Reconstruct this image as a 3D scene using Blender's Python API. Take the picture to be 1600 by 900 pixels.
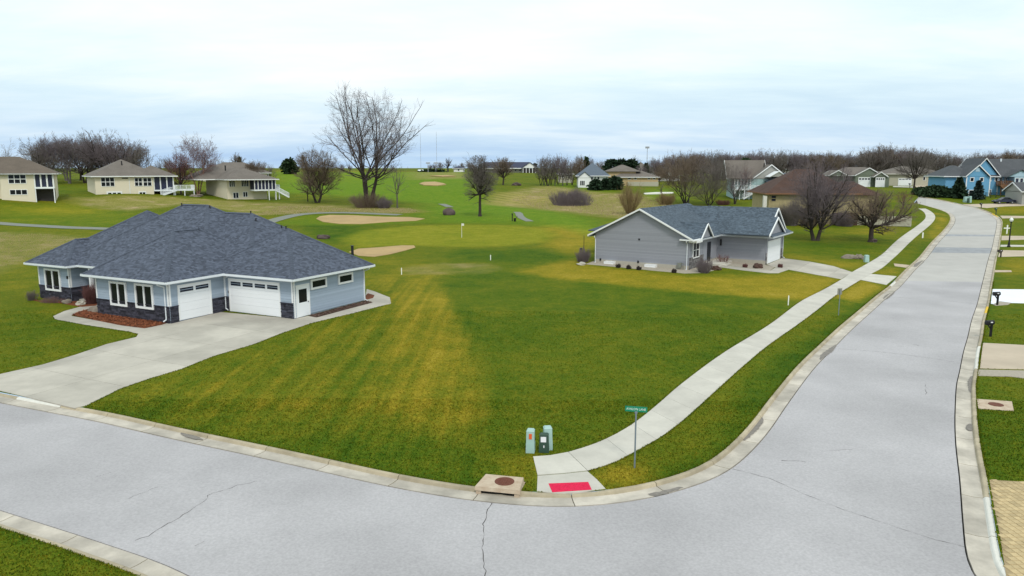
import bpy, bmesh, math, random
import numpy as np
from mathutils import Vector, Matrix
from mathutils.geometry import delaunay_2d_cdt

for _o in list(bpy.data.objects):
    bpy.data.objects.remove(_o)
SC = bpy.context.scene
COL = SC.collection
PI = math.pi

# ------------------------------------------------------------------ camera
F_PX, HOR, CAM_H = 1170.0, 262.0, 11.5          # focal length in px of a 1600 px wide picture
PITCH = math.atan((450 - HOR) / F_PX)
cam_d = bpy.data.cameras.new('camera')
cam = bpy.data.objects.new('camera', cam_d)
COL.objects.link(cam)
cam.location = (0, 0, CAM_H)
cam.rotation_euler = (PI / 2 - PITCH, 0, 0)
cam_d.sensor_width = 36
cam_d.lens = 36 * F_PX / 1600
cam_d.clip_start = 0.5
cam_d.clip_end = 9000
SC.camera = cam

# ------------------------------------------------------------------ view
SC.view_settings.view_transform = 'Standard'
SC.view_settings.look = 'None'
SC.view_settings.exposure = 0.20
SC.view_settings.gamma = 1.0
SC.view_settings.use_curve_mapping = False

# ------------------------------------------------------------------ world: overcast over a Nishita sky
SUN_EL, SUN_AZ = math.radians(48), math.radians(168)   # azimuth clockwise from +Y
w = bpy.data.worlds.new('World')
SC.world = w
w.use_nodes = True
nt = w.node_tree
nt.nodes.clear()
def N(t, nt=None, **kw):
    n = nt.nodes.new(t)
    for k, v in kw.items():
        setattr(n, k, v)
    return n
out = N('ShaderNodeOutputWorld', nt)
bg = N('ShaderNodeBackground', nt)
bg.inputs['Strength'].default_value = 0.1
sky = N('ShaderNodeTexSky', nt)
sky.sky_type = 'NISHITA'
sky.sun_disc = False
sky.sun_elevation = SUN_EL
sky.sun_rotation = SUN_AZ
sky.air_density = 1.0
sky.dust_density = 1.5
tc = N('ShaderNodeTexCoord', nt)
sep = N('ShaderNodeSeparateXYZ', nt)
nt.links.new(tc.outputs['Generated'], sep.inputs[0])
def wm(op, a, b=None, c=None):
    n = N('ShaderNodeMath', nt, operation=op)
    for i, x in enumerate((a, b, c)):
        if x is None: continue
        if hasattr(x, 'links'): nt.links.new(x, n.inputs[i])
        else: n.inputs[i].default_value = x
    return n.outputs[0]
zc = wm('MAXIMUM', sep.outputs['Z'], 0.0)
zd = wm('ADD', zc, 0.13)
px = wm('DIVIDE', sep.outputs['X'], zd)
py = wm('DIVIDE', sep.outputs['Y'], zd)
comb = N('ShaderNodeCombineXYZ', nt)
nt.links.new(px, comb.inputs[0]); nt.links.new(py, comb.inputs[1])
def wnoise(scale, detail, rough, off, stretch=(1, 1, 1)):
    m = N('ShaderNodeMapping', nt)
    m.inputs['Location'].default_value = off
    m.inputs['Scale'].default_value = stretch
    nt.links.new(comb.outputs[0], m.inputs[0])
    n = N('ShaderNodeTexNoise', nt)
    n.inputs['Scale'].default_value = scale
    n.inputs['Detail'].default_value = detail
    n.inputs['Roughness'].default_value = rough
    n.inputs['Distortion'].default_value = 0.3
    nt.links.new(m.outputs[0], n.inputs['Vector'])
    return n.outputs['Fac']
n1 = wnoise(0.55, 7, 0.55, (3.1, 1.7, 0), (0.75, 1.1, 1))
n2 = wnoise(1.9, 6, 0.6, (7.0, 2.0, 0), (0.6, 1.2, 1))
nn = wm('ADD', wm('MULTIPLY', n1, 0.68), wm('MULTIPLY', n2, 0.32))
def wramp(fac, stops):
    r = N('ShaderNodeValToRGB', nt)
    el = r.color_ramp.elements
    while len(el) < len(stops): el.new(0.5)
    for e, (p, c) in zip(el, stops):
        e.position = p; e.color = (*c, 1)
    nt.links.new(fac, r.inputs[0])
    return r.outputs[0]
# cloud brightness (x10 because of the 0.1 background strength)
cl_hi = wramp(nn, [(0.30, (0.66, 0.83, 0.90)), (0.42, (0.77, 0.92, 0.95)), (0.51, (0.86, 0.965, 0.985)), (0.63, (0.96, 1.0, 1.0)), (0.70, (1.0, 1.0, 1.0))])
cl_lo = wramp(nn, [(0.36, (0.36, 0.53, 0.80)), (0.48, (0.45, 0.63, 0.85)), (0.60, (0.62, 0.77, 0.90))])
elev = wramp(wm('MULTIPLY', zc, 4.0), [(0.03, (0, 0, 0)), (0.26, (0.62, 0.62, 0.62)), (0.50, (1, 1, 1))])
mx = N('ShaderNodeMixRGB', nt)
nt.links.new(elev, mx.inputs[0]); nt.links.new(cl_lo, mx.inputs[1]); nt.links.new(cl_hi, mx.inputs[2])
sc10 = N('ShaderNodeVectorMath', nt, operation='SCALE')
nt.links.new(mx.outputs[0], sc10.inputs[0]); sc10.inputs['Scale'].default_value = 9.65
mx2 = N('ShaderNodeMixRGB', nt)
mx2.inputs[0].default_value = 0.95
nt.links.new(sky.outputs[0], mx2.inputs[1]); nt.links.new(sc10.outputs[0], mx2.inputs[2])
nt.links.new(mx2.outputs[0], bg.inputs['Color'])
nt.links.new(bg.outputs[0], out.inputs['Surface'])

# ------------------------------------------------------------------ sun (soft, behind cloud)
sl = bpy.data.lights.new('sun', 'SUN')
sl.energy = 1.5
sl.angle = math.radians(12)
sl.color = (1.0, 0.95, 0.87)
so = bpy.data.objects.new('sun', sl)
COL.objects.link(so)
sd = Vector((math.sin(SUN_AZ) * math.cos(SUN_EL), math.cos(SUN_AZ) * math.cos(SUN_EL), math.sin(SUN_EL)))
so.rotation_euler = (-sd).to_track_quat('-Z', 'Y').to_euler()
so.location = sd * 100

# ------------------------------------------------------------------ picture point -> place in the world
_c, _s = math.cos(PITCH), math.sin(PITCH)
CAMV = np.array([0, 0, CAM_H])
def ray(u, v):
    x = (u - 800) / F_PX; y = -(v - 450) / F_PX
    return np.array([x, _c + y * _s, -_s + y * _c])
def Gz(u, v, z):
    d = ray(u, v)
    return CAMV + d * ((z - CAM_H) / d[2])

# terrain: thin-plate surface through surveyed spots
_PIX = [(400,693,0),(618,740,0),(860,765,0),(1095,730,0),(1200,627,0),(1310,511,0),(1392,445,.1),(1437,401,.3),(1471,362,.9),
 (1484,345,1.5),(1468,328,2.5),(1450,322,3.1),(1543,750,0),(1528,640,0),(1539,500,0),(1554,425,.15),(1563,373,.7),(1566,345,1.5),(1540,328,2.5),
 (1501,319,3.2),(1450,309,4.2),(60,469,.42),(262,504,.36),(460,498,.42),(570,471,.5),(160,480,.42),(130,637,0),(43,622,0),(700,600,.1),
 (900,560,.12),(800,480,.35),(1100,520,.12),(1250,480,.12),(500,600,.2),(930,410,.8),(1075,422,.75),(1195,414,.7),(1222,404,.8),
 (1314,436,.3),(1000,440,.5),(722,371,1.15),(560,385,.8),(850,370,1.1),(615,397,.65),(720,402,.65),(640,425,.5),(600,345,1.8),
 (480,345,1.7),(750,338,2.3),(700,336,2.3),(812,341,2.1),(910,352,1.6),(580,322,3.0),(340,311,4.2),(440,318,3.3),(200,304,5.6),
 (60,305,5.6),(0,312,5.3),(0,352,2.1),(0,420,.8),(150,355,2.1),(80,325,3.7),(250,332,3.2),(650,300,4.7),(650,285,6.4),(650,268,9.2),
 (740,268,9.2),(440,267,9.8),(480,290,6.0),(893,321,2.1),(780,300,4.6),(840,290,5.6),(930,293,5.3),(1010,288,5.5),(800,269,8.9),
 (1000,320,2.4),(1100,322,2.2),(1190,312,3.2),(1200,348,1.7),(1275,375,1.0),(1355,375,.95),(1320,345,1.7),(1420,290,5.5),(1360,290,5.5),
 (1520,306,4.5),(1200,282,6.6),(1500,281,6.6),(1590,330,2.4),(1590,400,.4),(1590,500,.1)]
_W = [(0,-40,0),(-40,-40,0),(40,-40,0),(0,12,0),(15,20,0),(-11,20,0),(32,25,0),(-60,10,.2),(60,10,.1),(60,60,.3),(0,800,9),(-600,800,9.6),
 (600,800,8.6),(0,2500,9),(2500,2500,9),(-2500,2500,9),(1500,300,6),(-1500,300,6),(-300,250,7),(300,250,6),(600,0,1),(-600,0,1),
 (0,-400,0),(400,-400,0),(-400,-400,0),(-110,215,7.2),(-60,330,8.8)]
_C = np.array([Gz(*p) for p in _PIX] + [np.array(p, float) for p in _W])
def _phi(r2): return 0.5 * r2 * np.log(r2 + 1e-12)
_S = 100.0
def _fit():
    X = _C[:, :2] / _S; n = len(X)
    K = _phi(((X[:, None] - X[None]) ** 2).sum(-1)) + np.eye(n) * 2e-4
    P = np.c_[np.ones(n), X]
    A = np.block([[K, P], [P.T, np.zeros((3, 3))]])
    return np.linalg.solve(A, np.r_[_C[:, 2], 0, 0, 0])
_w = _fit()
def TT(xy):
    xy = np.atleast_2d(np.asarray(xy, float)) / _S
    o = np.empty(len(xy)); X = _C[:, :2] / _S
    for i in range(0, len(xy), 20000):
        q = xy[i:i + 20000]
        o[i:i + 20000] = _phi(((q[:, None] - X[None]) ** 2).sum(-1)) @ _w[:-3] + _w[-3] + q @ _w[-2:]
    return np.clip(o, -0.6, 10.0)
def T(x, y): return float(TT([(x, y)])[0])
def G(u, v, dz=0.0):
    """first point of the ground on the line of sight of a picture point"""
    d = ray(u, v)
    ts = np.geomspace(14, 2500, 500)
    p = CAMV + ts[:, None] * d
    below = p[:, 2] < TT(p[:, :2]) + dz
    i = int(np.argmax(below)) if below.any() else len(ts) - 1
    a, b = ts[max(i - 1, 0)], ts[i]
    for _ in range(22):
        m = (a + b) / 2; q = CAMV + m * d
        if q[2] < T(q[0], q[1]) + dz: b = m
        else: a = m
    q = CAMV + b * d
    return np.array([q[0], q[1], T(q[0], q[1]) + dz])
def GL(pts): return [G(*p)[:2] for p in pts]
def proj(X):
    X = np.asarray(X, float) - CAMV
    fw = X[1] * _c - X[2] * _s; up = X[1] * _s + X[2] * _c
    return 800 + F_PX * X[0] / fw, 450 - F_PX * up / fw

# ------------------------------------------------------------------ materials
MATS = {}
def mat(name, col, rough=0.85, var=0.12, scale=3.0, bump=0.0, bscale=None, spec=0.3, metallic=0.0, attr=None, col2=None, scale2=0.25, var2=0.0):
    """principled material; colour broken up by two noises; 'attr' = per-face random attribute"""
    m = bpy.data.materials.new(name); m.use_nodes = True
    nt = m.node_tree; b = nt.nodes['Principled BSDF']
    b.inputs['Roughness'].default_value = rough
    b.inputs['Metallic'].default_value = metallic
    b.inputs['Specular IOR Level'].default_value = spec
    tc = N('ShaderNodeTexCoord', nt)
    nz = N('ShaderNodeTexNoise', nt)
    nz.inputs['Scale'].default_value = scale; nz.inputs['Detail'].default_value = 6; nz.inputs['Roughness'].default_value = 0.65
    nt.links.new(tc.outputs['Object'], nz.inputs['Vector'])
    c2 = col2 or tuple(c * 0.55 for c in col)
    mr = N('ShaderNodeMapRange', nt)
    mr.inputs['From Min'].default_value = 0.3; mr.inputs['From Max'].default_value = 0.7
    mr.inputs['To Max'].default_value = var * 2 if not col2 else min(1.0, var * 4)
    nt.links.new(nz.outputs['Fac'], mr.inputs[0])
    mx = N('ShaderNodeMixRGB', nt)
    mx.inputs[1].default_value = (*col, 1); mx.inputs[2].default_value = (*c2, 1)
    nt.links.new(mr.outputs[0], mx.inputs[0])
    last = mx.outputs[0]
    if var2:
        nb = N('ShaderNodeTexNoise', nt)
        nb.inputs['Scale'].default_value = scale2; nb.inputs['Detail'].default_value = 4
        nt.links.new(tc.outputs['Object'], nb.inputs['Vector'])
        m2 = N('ShaderNodeMapRange', nt)
        m2.inputs['From Min'].default_value = 0.35; m2.inputs['From Max'].default_value = 0.65
        m2.inputs['To Min'].default_value = 1 - var2; m2.inputs['To Max'].default_value = 1 + var2 * 0.4
        nt.links.new(nb.outputs['Fac'], m2.inputs[0])
        vm = N('ShaderNodeVectorMath', nt, operation='SCALE')
        nt.links.new(last, vm.inputs[0]); nt.links.new(m2.outputs[0], vm.inputs['Scale'])
        last = vm.outputs[0]
    if attr:
        at = N('ShaderNodeAttribute', nt); at.attribute_name = 'rnd'
        m2 = N('ShaderNodeMapRange', nt)
        m2.inputs['To Min'].default_value = 1 - attr; m2.inputs['To Max'].default_value = 1 + attr
        nt.links.new(at.outputs['Fac'], m2.inputs[0])
        vm = N('ShaderNodeVectorMath', nt, operation='SCALE')
        nt.links.new(last, vm.inputs[0]); nt.links.new(m2.outputs[0], vm.inputs['Scale'])
        last = vm.outputs[0]
    nt.links.new(last, b.inputs['Base Color'])
    if bump:
        bp = N('ShaderNodeBump', nt)
        bp.inputs['Strength'].default_value = 0.6; bp.inputs['Distance'].default_value = bump
        n3 = N('ShaderNodeTexNoise', nt)
        n3.inputs['Scale'].default_value = bscale or scale * 6; n3.inputs['Detail'].default_value = 4
        nt.links.new(tc.outputs['Object'], n3.inputs['Vector'])
        nt.links.new(n3.outputs['Fac'], bp.inputs['Height'])
        nt.links.new(bp.outputs[0], b.inputs['Normal'])
    MATS[name] = m
    return m
def glass(name, col=(0.012, 0.014, 0.018), rough=0.08):
    m = bpy.data.materials.new(name); m.use_nodes = True
    b = m.node_tree.nodes['Principled BSDF']
    b.inputs['Base Color'].default_value = (*col, 1)
    b.inputs['Roughness'].default_value = rough
    b.inputs['Specular IOR Level'].default_value = 0.25
    MATS[name] = m
    return m

# ------------------------------------------------------------------ mesh building
class MB:
    def __init__(s): s.v = []; s.f = []; s.m = []; s.r = []
    def add(s, vs, fs, mi=0, r=None):
        o = len(s.v); s.v += [tuple(map(float, p)) for p in vs]
        for f in fs:
            s.f.append(tuple(i + o for i in f)); s.m.append(mi); s.r.append(random.random() if r is None else r)
        return s
    def box(s, x0, x1, y0, y1, z0, z1, mi=0, r=None):
        return s.add([(x0,y0,z0),(x1,y0,z0),(x1,y1,z0),(x0,y1,z0),(x0,y0,z1),(x1,y0,z1),(x1,y1,z1),(x0,y1,z1)],
            [(0,3,2,1),(4,5,6,7),(0,1,5,4),(1,2,6,5),(2,3,7,6),(3,0,4,7)], mi, r)
    def prism(s, poly, z0, z1, mi=0, r=None):
        """polygon (x, y[, ztop]) extruded; convex or gently concave (caps as one ngon)"""
        n = len(poly)
        if sum(poly[i][0]*poly[(i+1)%n][1]-poly[(i+1)%n][0]*poly[i][1] for i in range(n)) < 0: poly = poly[::-1]
        return s.add([(p[0],p[1],z0) for p in poly] + [(p[0],p[1],z1) for p in poly],
            [tuple(range(n))[::-1], tuple(range(n,2*n))] + [(i,(i+1)%n,n+(i+1)%n,n+i) for i in range(n)], mi, r)
    def hull8(s, a, b, mi=0, r=None):
        """two quads a (bottom loop) and b (top loop)"""
        return s.add(list(a)+list(b), [(0,3,2,1),(4,5,6,7),(0,1,5,4),(1,2,6,5),(2,3,7,6),(3,0,4,7)], mi, r)
    def tube(s, p0, p1, r0, r1=None, n=8, mi=0, cap=True, r=None):
        r1 = r0 if r1 is None else r1
        p0 = Vector(p0); p1 = Vector(p1); d = (p1 - p0).normalized()
        a = d.orthogonal().normalized(); b = d.cross(a)
        vs = [p0 + (a*math.cos(t)+b*math.sin(t))*r0 for t in (2*PI*i/n for i in range(n))] + \
             [p1 + (a*math.cos(t)+b*math.sin(t))*r1 for t in (2*PI*i/n for i in range(n))]
        fs = [(i,(i+1)%n,n+(i+1)%n,n+i) for i in range(n)]
        if cap: fs += [tuple(range(n))[::-1], tuple(range(n,2*n))]
        return s.add(vs, fs, mi, r)
    def beam(s, p0, p1, w, h, mi=0, up=(0,0,1)):
        p0 = Vector(p0); p1 = Vector(p1); d = (p1-p0).normalized()
        a = d.cross(Vector(up)).normalized()*(w/2); b = a.normalized().cross(d)*(h/2)
        return s.hull8([p0-a-b,p0+a-b,p1+a-b,p1-a-b],[p0-a+b,p0+a+b,p1+a+b,p1-a+b], mi)
    def lathe(s, prof, c=(0,0,0), n=12, mi=0):
        vs = []; fs = []
        for (r, z) in prof:
            vs += [(c[0]+r*math.cos(2*PI*i/n), c[1]+r*math.sin(2*PI*i/n), c[2]+z) for i in range(n)]
        for k in range(len(prof)-1):
            fs += [(k*n+i, k*n+(i+1)%n, (k+1)*n+(i+1)%n, (k+1)*n+i) for i in range(n)]
        fs += [tuple(range(n))[::-1], tuple(range((len(prof)-1)*n, len(prof)*n))]
        return s.add(vs, fs, mi)
    def mesh(s, name, mats, smooth=False):
        me = bpy.data.meshes.new(name)
        me.from_pydata(s.v, [], s.f)
        if not isinstance(mats, (list, tuple)): mats = [mats]
        for m in mats: me.materials.append(MATS[m] if isinstance(m, str) else m)
        if len(mats) > 1: me.polygons.foreach_set('material_index', s.m)
        at = me.attributes.new('rnd', 'FLOAT', 'FACE'); at.data.foreach_set('value', s.r)
        if smooth: me.polygons.foreach_set('use_smooth', [True]*len(s.f))
        me.update()
        return me
    def build(s, name, mats, parent=None, smooth=False, kind=None, loc=None):
        o = bpy.data.objects.new(name, s.mesh(name, mats, smooth))
        COL.objects.link(o)
        if parent is not None: o.parent = parent
        if loc is not None: o.location = loc
        if kind: o['kind'] = kind
        return o
def mobj(name, me, parent=None, loc=None, kind=None):
    o = bpy.data.objects.new(name, me); COL.objects.link(o)
    if parent is not None: o.parent = parent
    if loc is not None: o.location = loc
    if kind: o['kind'] = kind
    return o
def tag(o, label=None, cat=None, group=None, kind=None):
    if label: o['label'] = label
    if cat: o['category'] = cat
    if group: o['group'] = group
    if kind: o['kind'] = kind
    return o
def thing(name, label, cat, loc=(0,0,0), rz=0.0, group=None):
    o = bpy.data.objects.new(name, None); COL.objects.link(o)
    o.empty_display_size = 0.3
    o.location = [float(a) for a in loc]; o.rotation_euler = (0, 0, rz)
    return tag(o, label, cat, group)
KIDS = {}
def copy_tree(root, loc, rz=0.0, sc=(1,1,1), label=None, parts=None):
    r = root.copy(); COL.objects.link(r)
    r.location = [float(a) for a in loc]; r.rotation_euler = (0,0,rz); r.scale = sc
    if label: r['label'] = label
    for ch in parts or []:
        c = ch.copy(); COL.objects.link(c); c.parent = r
    return r

# ------------------------------------------------------------------ flat sheets on the terrain
def catmull(pts, step=1.0, closed=False):
    P = [np.array(p[:2], float) for p in pts]; o = []
    n = len(P)
    rng_ = range(n if closed else n-1)
    for i in rng_:
        if closed: a,b,c,d = P[i-1],P[i],P[(i+1)%n],P[(i+2)%n]
        else: a,b,c,d = P[max(i-1,0)],P[i],P[i+1],P[min(i+2,n-1)]
        k = max(1, int(np.linalg.norm(c-b)/step))
        for j in range(k):
            t = j/k
            o.append(0.5*((2*b)+(-a+c)*t+(2*a-5*b+4*c-d)*t*t+(-a+3*b-3*c+d)*t**3))
    if not closed: o.append(P[-1])
    return np.array(o)
def resample(P, step):
    P = np.asarray(P); d = np.r_[0, np.cumsum(np.linalg.norm(np.diff(P, axis=0), axis=1))]
    n = max(2, int(round(d[-1]/step))+1); s = np.linspace(0, d[-1], n)
    return np.c_[np.interp(s, d, P[:,0]), np.interp(s, d, P[:,1])]
def smoothline(P, it=6):
    P = P.copy()
    for _ in range(it):
        P[1:-1] = 0.25*P[:-2] + 0.5*P[1:-1] + 0.25*P[2:]
    return P
def offset(P, d):
    """offset to the left of travel"""
    t = np.gradient(P, axis=0); t /= np.linalg.norm(t, axis=1)[:,None]
    return P + np.c_[-t[:,1], t[:,0]]*d
def inside(poly, q):
    poly = np.asarray(poly); q = np.atleast_2d(q)
    x, y = q[:,0], q[:,1]; c = np.zeros(len(q), bool)
    a = poly; b = np.roll(poly, -1, axis=0)
    for (x0,y0),(x1,y1) in zip(a, b):
        if y0 == y1: continue
        m = ((y0 > y) != (y1 > y)) & (x < (x1-x0)*(y-y0)/(y1-y0)+x0)
        c ^= m
    return c
def sdist(poly, q):
    """signed distance to a polygon, positive inside"""
    poly = np.asarray(poly); q = np.atleast_2d(q)
    a = poly; b = np.roll(poly, -1, axis=0); best = np.full(len(q), 1e18)
    for p0, p1 in zip(a, b):
        e = p1-p0; L = (e@e)+1e-12
        t = np.clip(((q-p0)@e)/L, 0, 1)
        d = ((q-p0-t[:,None]*e)**2).sum(1)
        best = np.minimum(best, d)
    best = np.sqrt(best)
    return np.where(inside(poly, q), best, -best)
def area(poly):
    p = np.asarray(poly); q = np.roll(p, -1, axis=0)
    return 0.5*float((p[:,0]*q[:,1]-q[:,0]*p[:,1]).sum())
def sheet(name, poly, dz, mats, step=None, parent=None, kind='structure', skirt=0.0, surf=None):
    """polygon draped on the terrain dz above it, with a skirt downwards"""
    poly = np.asarray([p[:2] for p in poly], float)
    if area(poly) < 0: poly = poly[::-1]
    pts = [Vector(p) for p in poly]; n = len(pts)
    if step:
        lo, hi = poly.min(0), poly.max(0)
        gx = np.arange(lo[0]+step/2, hi[0], step); gy = np.arange(lo[1]+step/2, hi[1], step)
        if len(gx) and len(gy):
            g = np.array(np.meshgrid(gx, gy)).reshape(2,-1).T
            g = g[sdist(poly, g) > step*0.3]
            pts += [Vector(p) for p in g]
    v, e, f, ov, oe, of = delaunay_2d_cdt(pts, [(i,(i+1)%n) for i in range(n)], [], 0, 1e-6)
    v = np.array([(p.x, p.y) for p in v]); 
    f = [t for t in f if len(t) == 3]
    cen = np.array([v[list(t)].mean(0) for t in f])
    ok = inside(poly, cen)
    z = (surf(v) if surf else TT(v)) + dz
    mb = MB()
    V = [(a[0], a[1], c) for a, c in zip(v, z)]
    F = []
    for t, o in zip(f, ok):
        if not o: continue
        A = (v[t[1]][0]-v[t[0]][0])*(v[t[2]][1]-v[t[0]][1])-(v[t[2]][0]-v[t[0]][0])*(v[t[1]][1]-v[t[0]][1])
        F.append(tuple(t) if A > 0 else tuple(t)[::-1])
    mb.add(V, F, 0, random.random())
    if skirt:
        zz = (surf(poly) if surf else TT(poly)) + dz
        vs = [(p[0],p[1],c) for p, c in zip(poly, zz)] + [(p[0],p[1],c-skirt) for p, c in zip(poly, zz)]
        mb.add(vs, [(i, n+i, n+(i+1)%n, (i+1)%n) for i in range(n)], 0, random.random())
    return mb.build(name, mats, parent, kind=kind)
def clip_half(poly, p, nrm):
    """keep the side where (q-p).nrm >= 0"""
    o = []; n = len(poly)
    for i in range(n):
        a, b = poly[i], poly[(i+1)%n]
        da, db = float((a-p)@nrm), float((b-p)@nrm)
        if da >= 0: o.append(a)
        if (da >= 0) != (db >= 0): o.append(a+(b-a)*(da/(da-db)))
    return o

# ================================================================== MATERIALS
mat('asphalt', (0.47, 0.45, 0.46), 0.9, 0.26, 11.0, 0.010, 45, var2=0.15, scale2=0.16)
mat('slab_light', (0.455, 0.435, 0.41), 0.9, 0.07, 6.0, 0.003, 60, attr=0.05, var2=0.06, scale2=0.5)
mat('patch_dark', (0.33, 0.34, 0.36), 0.9, 0.15, 8.0, attr=0.06, var2=0.15, scale2=1.2)
mat('joint_dark', (0.05, 0.045, 0.04), 0.95, 0.2)
mat('curb', (0.44, 0.375, 0.265), 0.9, 0.18, 5.0, 0.004, 50, attr=0.08, var2=0.22, scale2=0.9)
mat('gutter_pan', (0.53, 0.48, 0.41), 0.9, 0.16, 5.0, 0.004, 50, attr=0.09, var2=0.25, scale2=0.8)
mat('curb_white', (0.68, 0.66, 0.60), 0.9, 0.1, 5.0, attr=0.05)
mat('walk', (0.55, 0.52, 0.46), 0.9, 0.08, 4.0, 0.003, 60, attr=0.055, var2=0.10, scale2=0.7)
mat('drive', (0.47, 0.435, 0.375), 0.9, 0.12, 2.0, 0.003, 60, attr=0.08, var2=0.16, scale2=0.35)
mat('drive_beige', (0.52, 0.43, 0.33), 0.9, 0.12, 2.0, 0.003, 60, var2=0.1, scale2=0.5)
mat('drive_white', (0.80, 0.83, 0.90), 0.9, 0.05, 2.0, var2=0.05)
mat('paver', (0.52, 0.40, 0.22), 0.9, 0.2, 9.0, 0.003, 70, attr=0.14)
mat('gravel', (0.42, 0.37, 0.30), 0.95, 0.3, 8.0, 0.02, 25)
mat('mulch', (0.27, 0.080, 0.030), 0.95, 0.35, 7.0, 0.05, 22, col2=(0.06, 0.022, 0.012))
mat('mulch_dark', (0.10, 0.055, 0.04), 0.95, 0.35, 9.0, 0.03, 30)
mat('sand', (0.45, 0.31, 0.145), 0.95, 0.12, 1.2, var2=0.12, scale2=0.25)
mat('cart_path', (0.21, 0.22, 0.19), 0.9, 0.1, 3.0)
mat('red_plate', (0.72, 0.011, 0.075), 0.7, 0.28, 9.0)
mat('yellow_paint', (0.78, 0.50, 0.03), 0.7, 0.15, 8.0)
mat('rust', (0.16, 0.052, 0.03), 0.75, 0.35, 9.0, 0.003, 60)
mat('white_trim', (0.80, 0.81, 0.82), 0.55, 0.03, 3.0)
mat('gutter_white', (0.74, 0.78, 0.82), 0.45, 0.03, 3.0)
mat('door_white', (0.83, 0.85, 0.88), 0.5, 0.02, 2.0)
mat('siding_blue', (0.34, 0.41, 0.50), 0.75, 0.06, 3.0, attr=0.08)
mat('siding_grey', (0.285, 0.295, 0.335), 0.75, 0.05, 3.0, attr=0.085)
mat('shingle_blue', (0.092, 0.107, 0.145), 0.9, 0.12, 14.0, 0.004, 60, attr=0.34)
mat('shingle_cap', (0.085, 0.10, 0.135), 0.9, 0.15, 14.0, attr=0.12)
mat('shingle_slate', (0.10, 0.13, 0.165), 0.9, 0.25, 14.0, 0.004, 60, attr=0.33)
mat('stone', (0.052, 0.052, 0.072), 0.85, 0.35, 7.0, 0.01, 30, attr=0.55)
mat('stone_light', (0.20, 0.19, 0.19), 0.9, 0.35, 7.0, attr=0.5)
mat('dark_metal', (0.02, 0.02, 0.022), 0.45, 0.1)
mat('foundation', (0.42, 0.39, 0.33), 0.9, 0.1, 3.0)
mat('soffit', (0.62, 0.66, 0.70), 0.7, 0.03)
glass('pane_dark'); glass('pane_blue', (0.015, 0.02, 0.035), 0.2); mat('gutter_grey', (0.50, 0.53, 0.57), 0.5, 0.03)
mat('pane_screen', (0.030, 0.036, 0.075), 0.4, 0.2, 2.0)

# ------------------------------------------------------------------ the corner street: back-of-kerb lines
IN_PIX = [(43,621),(130,637),(187,647.5),(253,662.5),(328,678.5),(400,693),(508,716),(618,740),(725,758.5),(780,765),(860,771),(905,770.5),(948,766),
 (1003,758),(1053,743.5),(1095,729.5),(1133,702),(1170,665),(1200,626),(1245,572),(1277.5,541),(1310,511),(1340,486),(1370,461),
 (1392,444),(1417,418.5),(1437,400),(1453,380.5),(1471,362.5),(1482,349),(1484.5,340),(1480,333),(1468,327.5),(1450,322.5),(1428,317)]
OUT_PIX = [(1570,900),(1563,867),(1553,813),(1543,750),(1533,703),(1528,667),(1526,640),(1524.5,600),(1527,587),(1531,550),(1536,525),
 (1539.5,500),(1546,475),(1550,450),(1554,425),(1557.5,404),(1562,386),(1564,370),(1566,355),(1566,345),(1561,339),(1552,334),(1540,328.5),
 (1525,324),(1501,319),(1472.5,312.5),(1450,309),(1436,306.5)]
LL_PIX = [(0,824),(87,853),(177.5,885),(219,899)]
_i = GL(IN_PIX)
_dir = np.array(_i[0]) - np.array(_i[1]); _dir /= np.linalg.norm(_dir)
_i = [np.array(_i[0]) + _dir*60, np.array(_i[0]) + _dir*30] + [np.array(p) for p in _i]
INL = smoothline(resample(catmull(_i, 0.5), 0.5), 8)
_l = [np.array(p) for p in GL(LL_PIX)]
_ld = _l[0]-_l[1]; _ld /= np.linalg.norm(_ld)
_o = [np.array(p) for p in GL(OUT_PIX)]
_outer = [_l[0]+_ld*70, _l[0]+_ld*35] + _l + [np.array((-4.6, 15.9)), np.array((2.5, 13.6)), np.array((9.0, 14.0)), np.array((13.4, 16.6))] + _o
OUTL = smoothline(resample(catmull(_outer, 0.5), 0.5), 8)
CORR = np.vstack([INL, OUTL[::-1]])

def nearest_i(L, p): return int(np.argmin(((L-np.asarray(p)[:2])**2).sum(1)))
def bary_proj(L, P):
    return np.array([nearest_i(L, p) for p in P])

# ------------------------------------------------------------------ terrain sheet with the street cut out
def zone_pts():
    pts = []
    def grid(y0, y1, st, xa, xb):
        for y in np.arange(y0, y1, st):
            lo, hi = xa(y), xb(y)
            xs = np.arange(math.floor(lo/st)*st, hi, st)
            pts.append(np.c_[xs + (0.13*st if int(round(y/st)) % 2 else 0), np.full(len(xs), y)])
    fx = lambda y, k=0.72, m=12: k*y+m
    grid(12.3, 72, 0.8, lambda y: -fx(y), lambda y: fx(y))
    grid(72.5, 150, 1.6, lambda y: -fx(y), lambda y: fx(y))
    grid(152, 330, 4.0, lambda y: -fx(y, .75, 20), lambda y: fx(y, .75, 20))
    grid(335, 700, 14.0, lambda y: -fx(y, .8, 60), lambda y: fx(y, .8, 60))
    g = []
    for y in np.arange(-400, 4001, 60):
        for x in np.arange(-3600, 3601, 60 if abs(y) < 900 else 240):
            if y > 12 and y < 700 and abs(x) < 0.8*y+60: continue
            g.append((x, y))
    pts.append(np.array(g, float))
    return np.vstack(pts)
gp = zone_pts()
near = sdist(CORR, gp)
near_b = np.abs(near)
gp = gp[(near < 0) & (near_b > 0.28)]
V2 = [Vector(p) for p in CORR] + [Vector(p) for p in gp]
nC = len(CORR)
v, e, f, ov, oe, of = delaunay_2d_cdt(V2, [(i,(i+1)%nC) for i in range(nC)], [], 0, 1e-6)
gv = np.array([(p.x, p.y) for p in v])
tri = np.array([t for t in f if len(t) == 3])
cen = gv[tri].mean(1)
bb = (cen[:,1] < 220)
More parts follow.
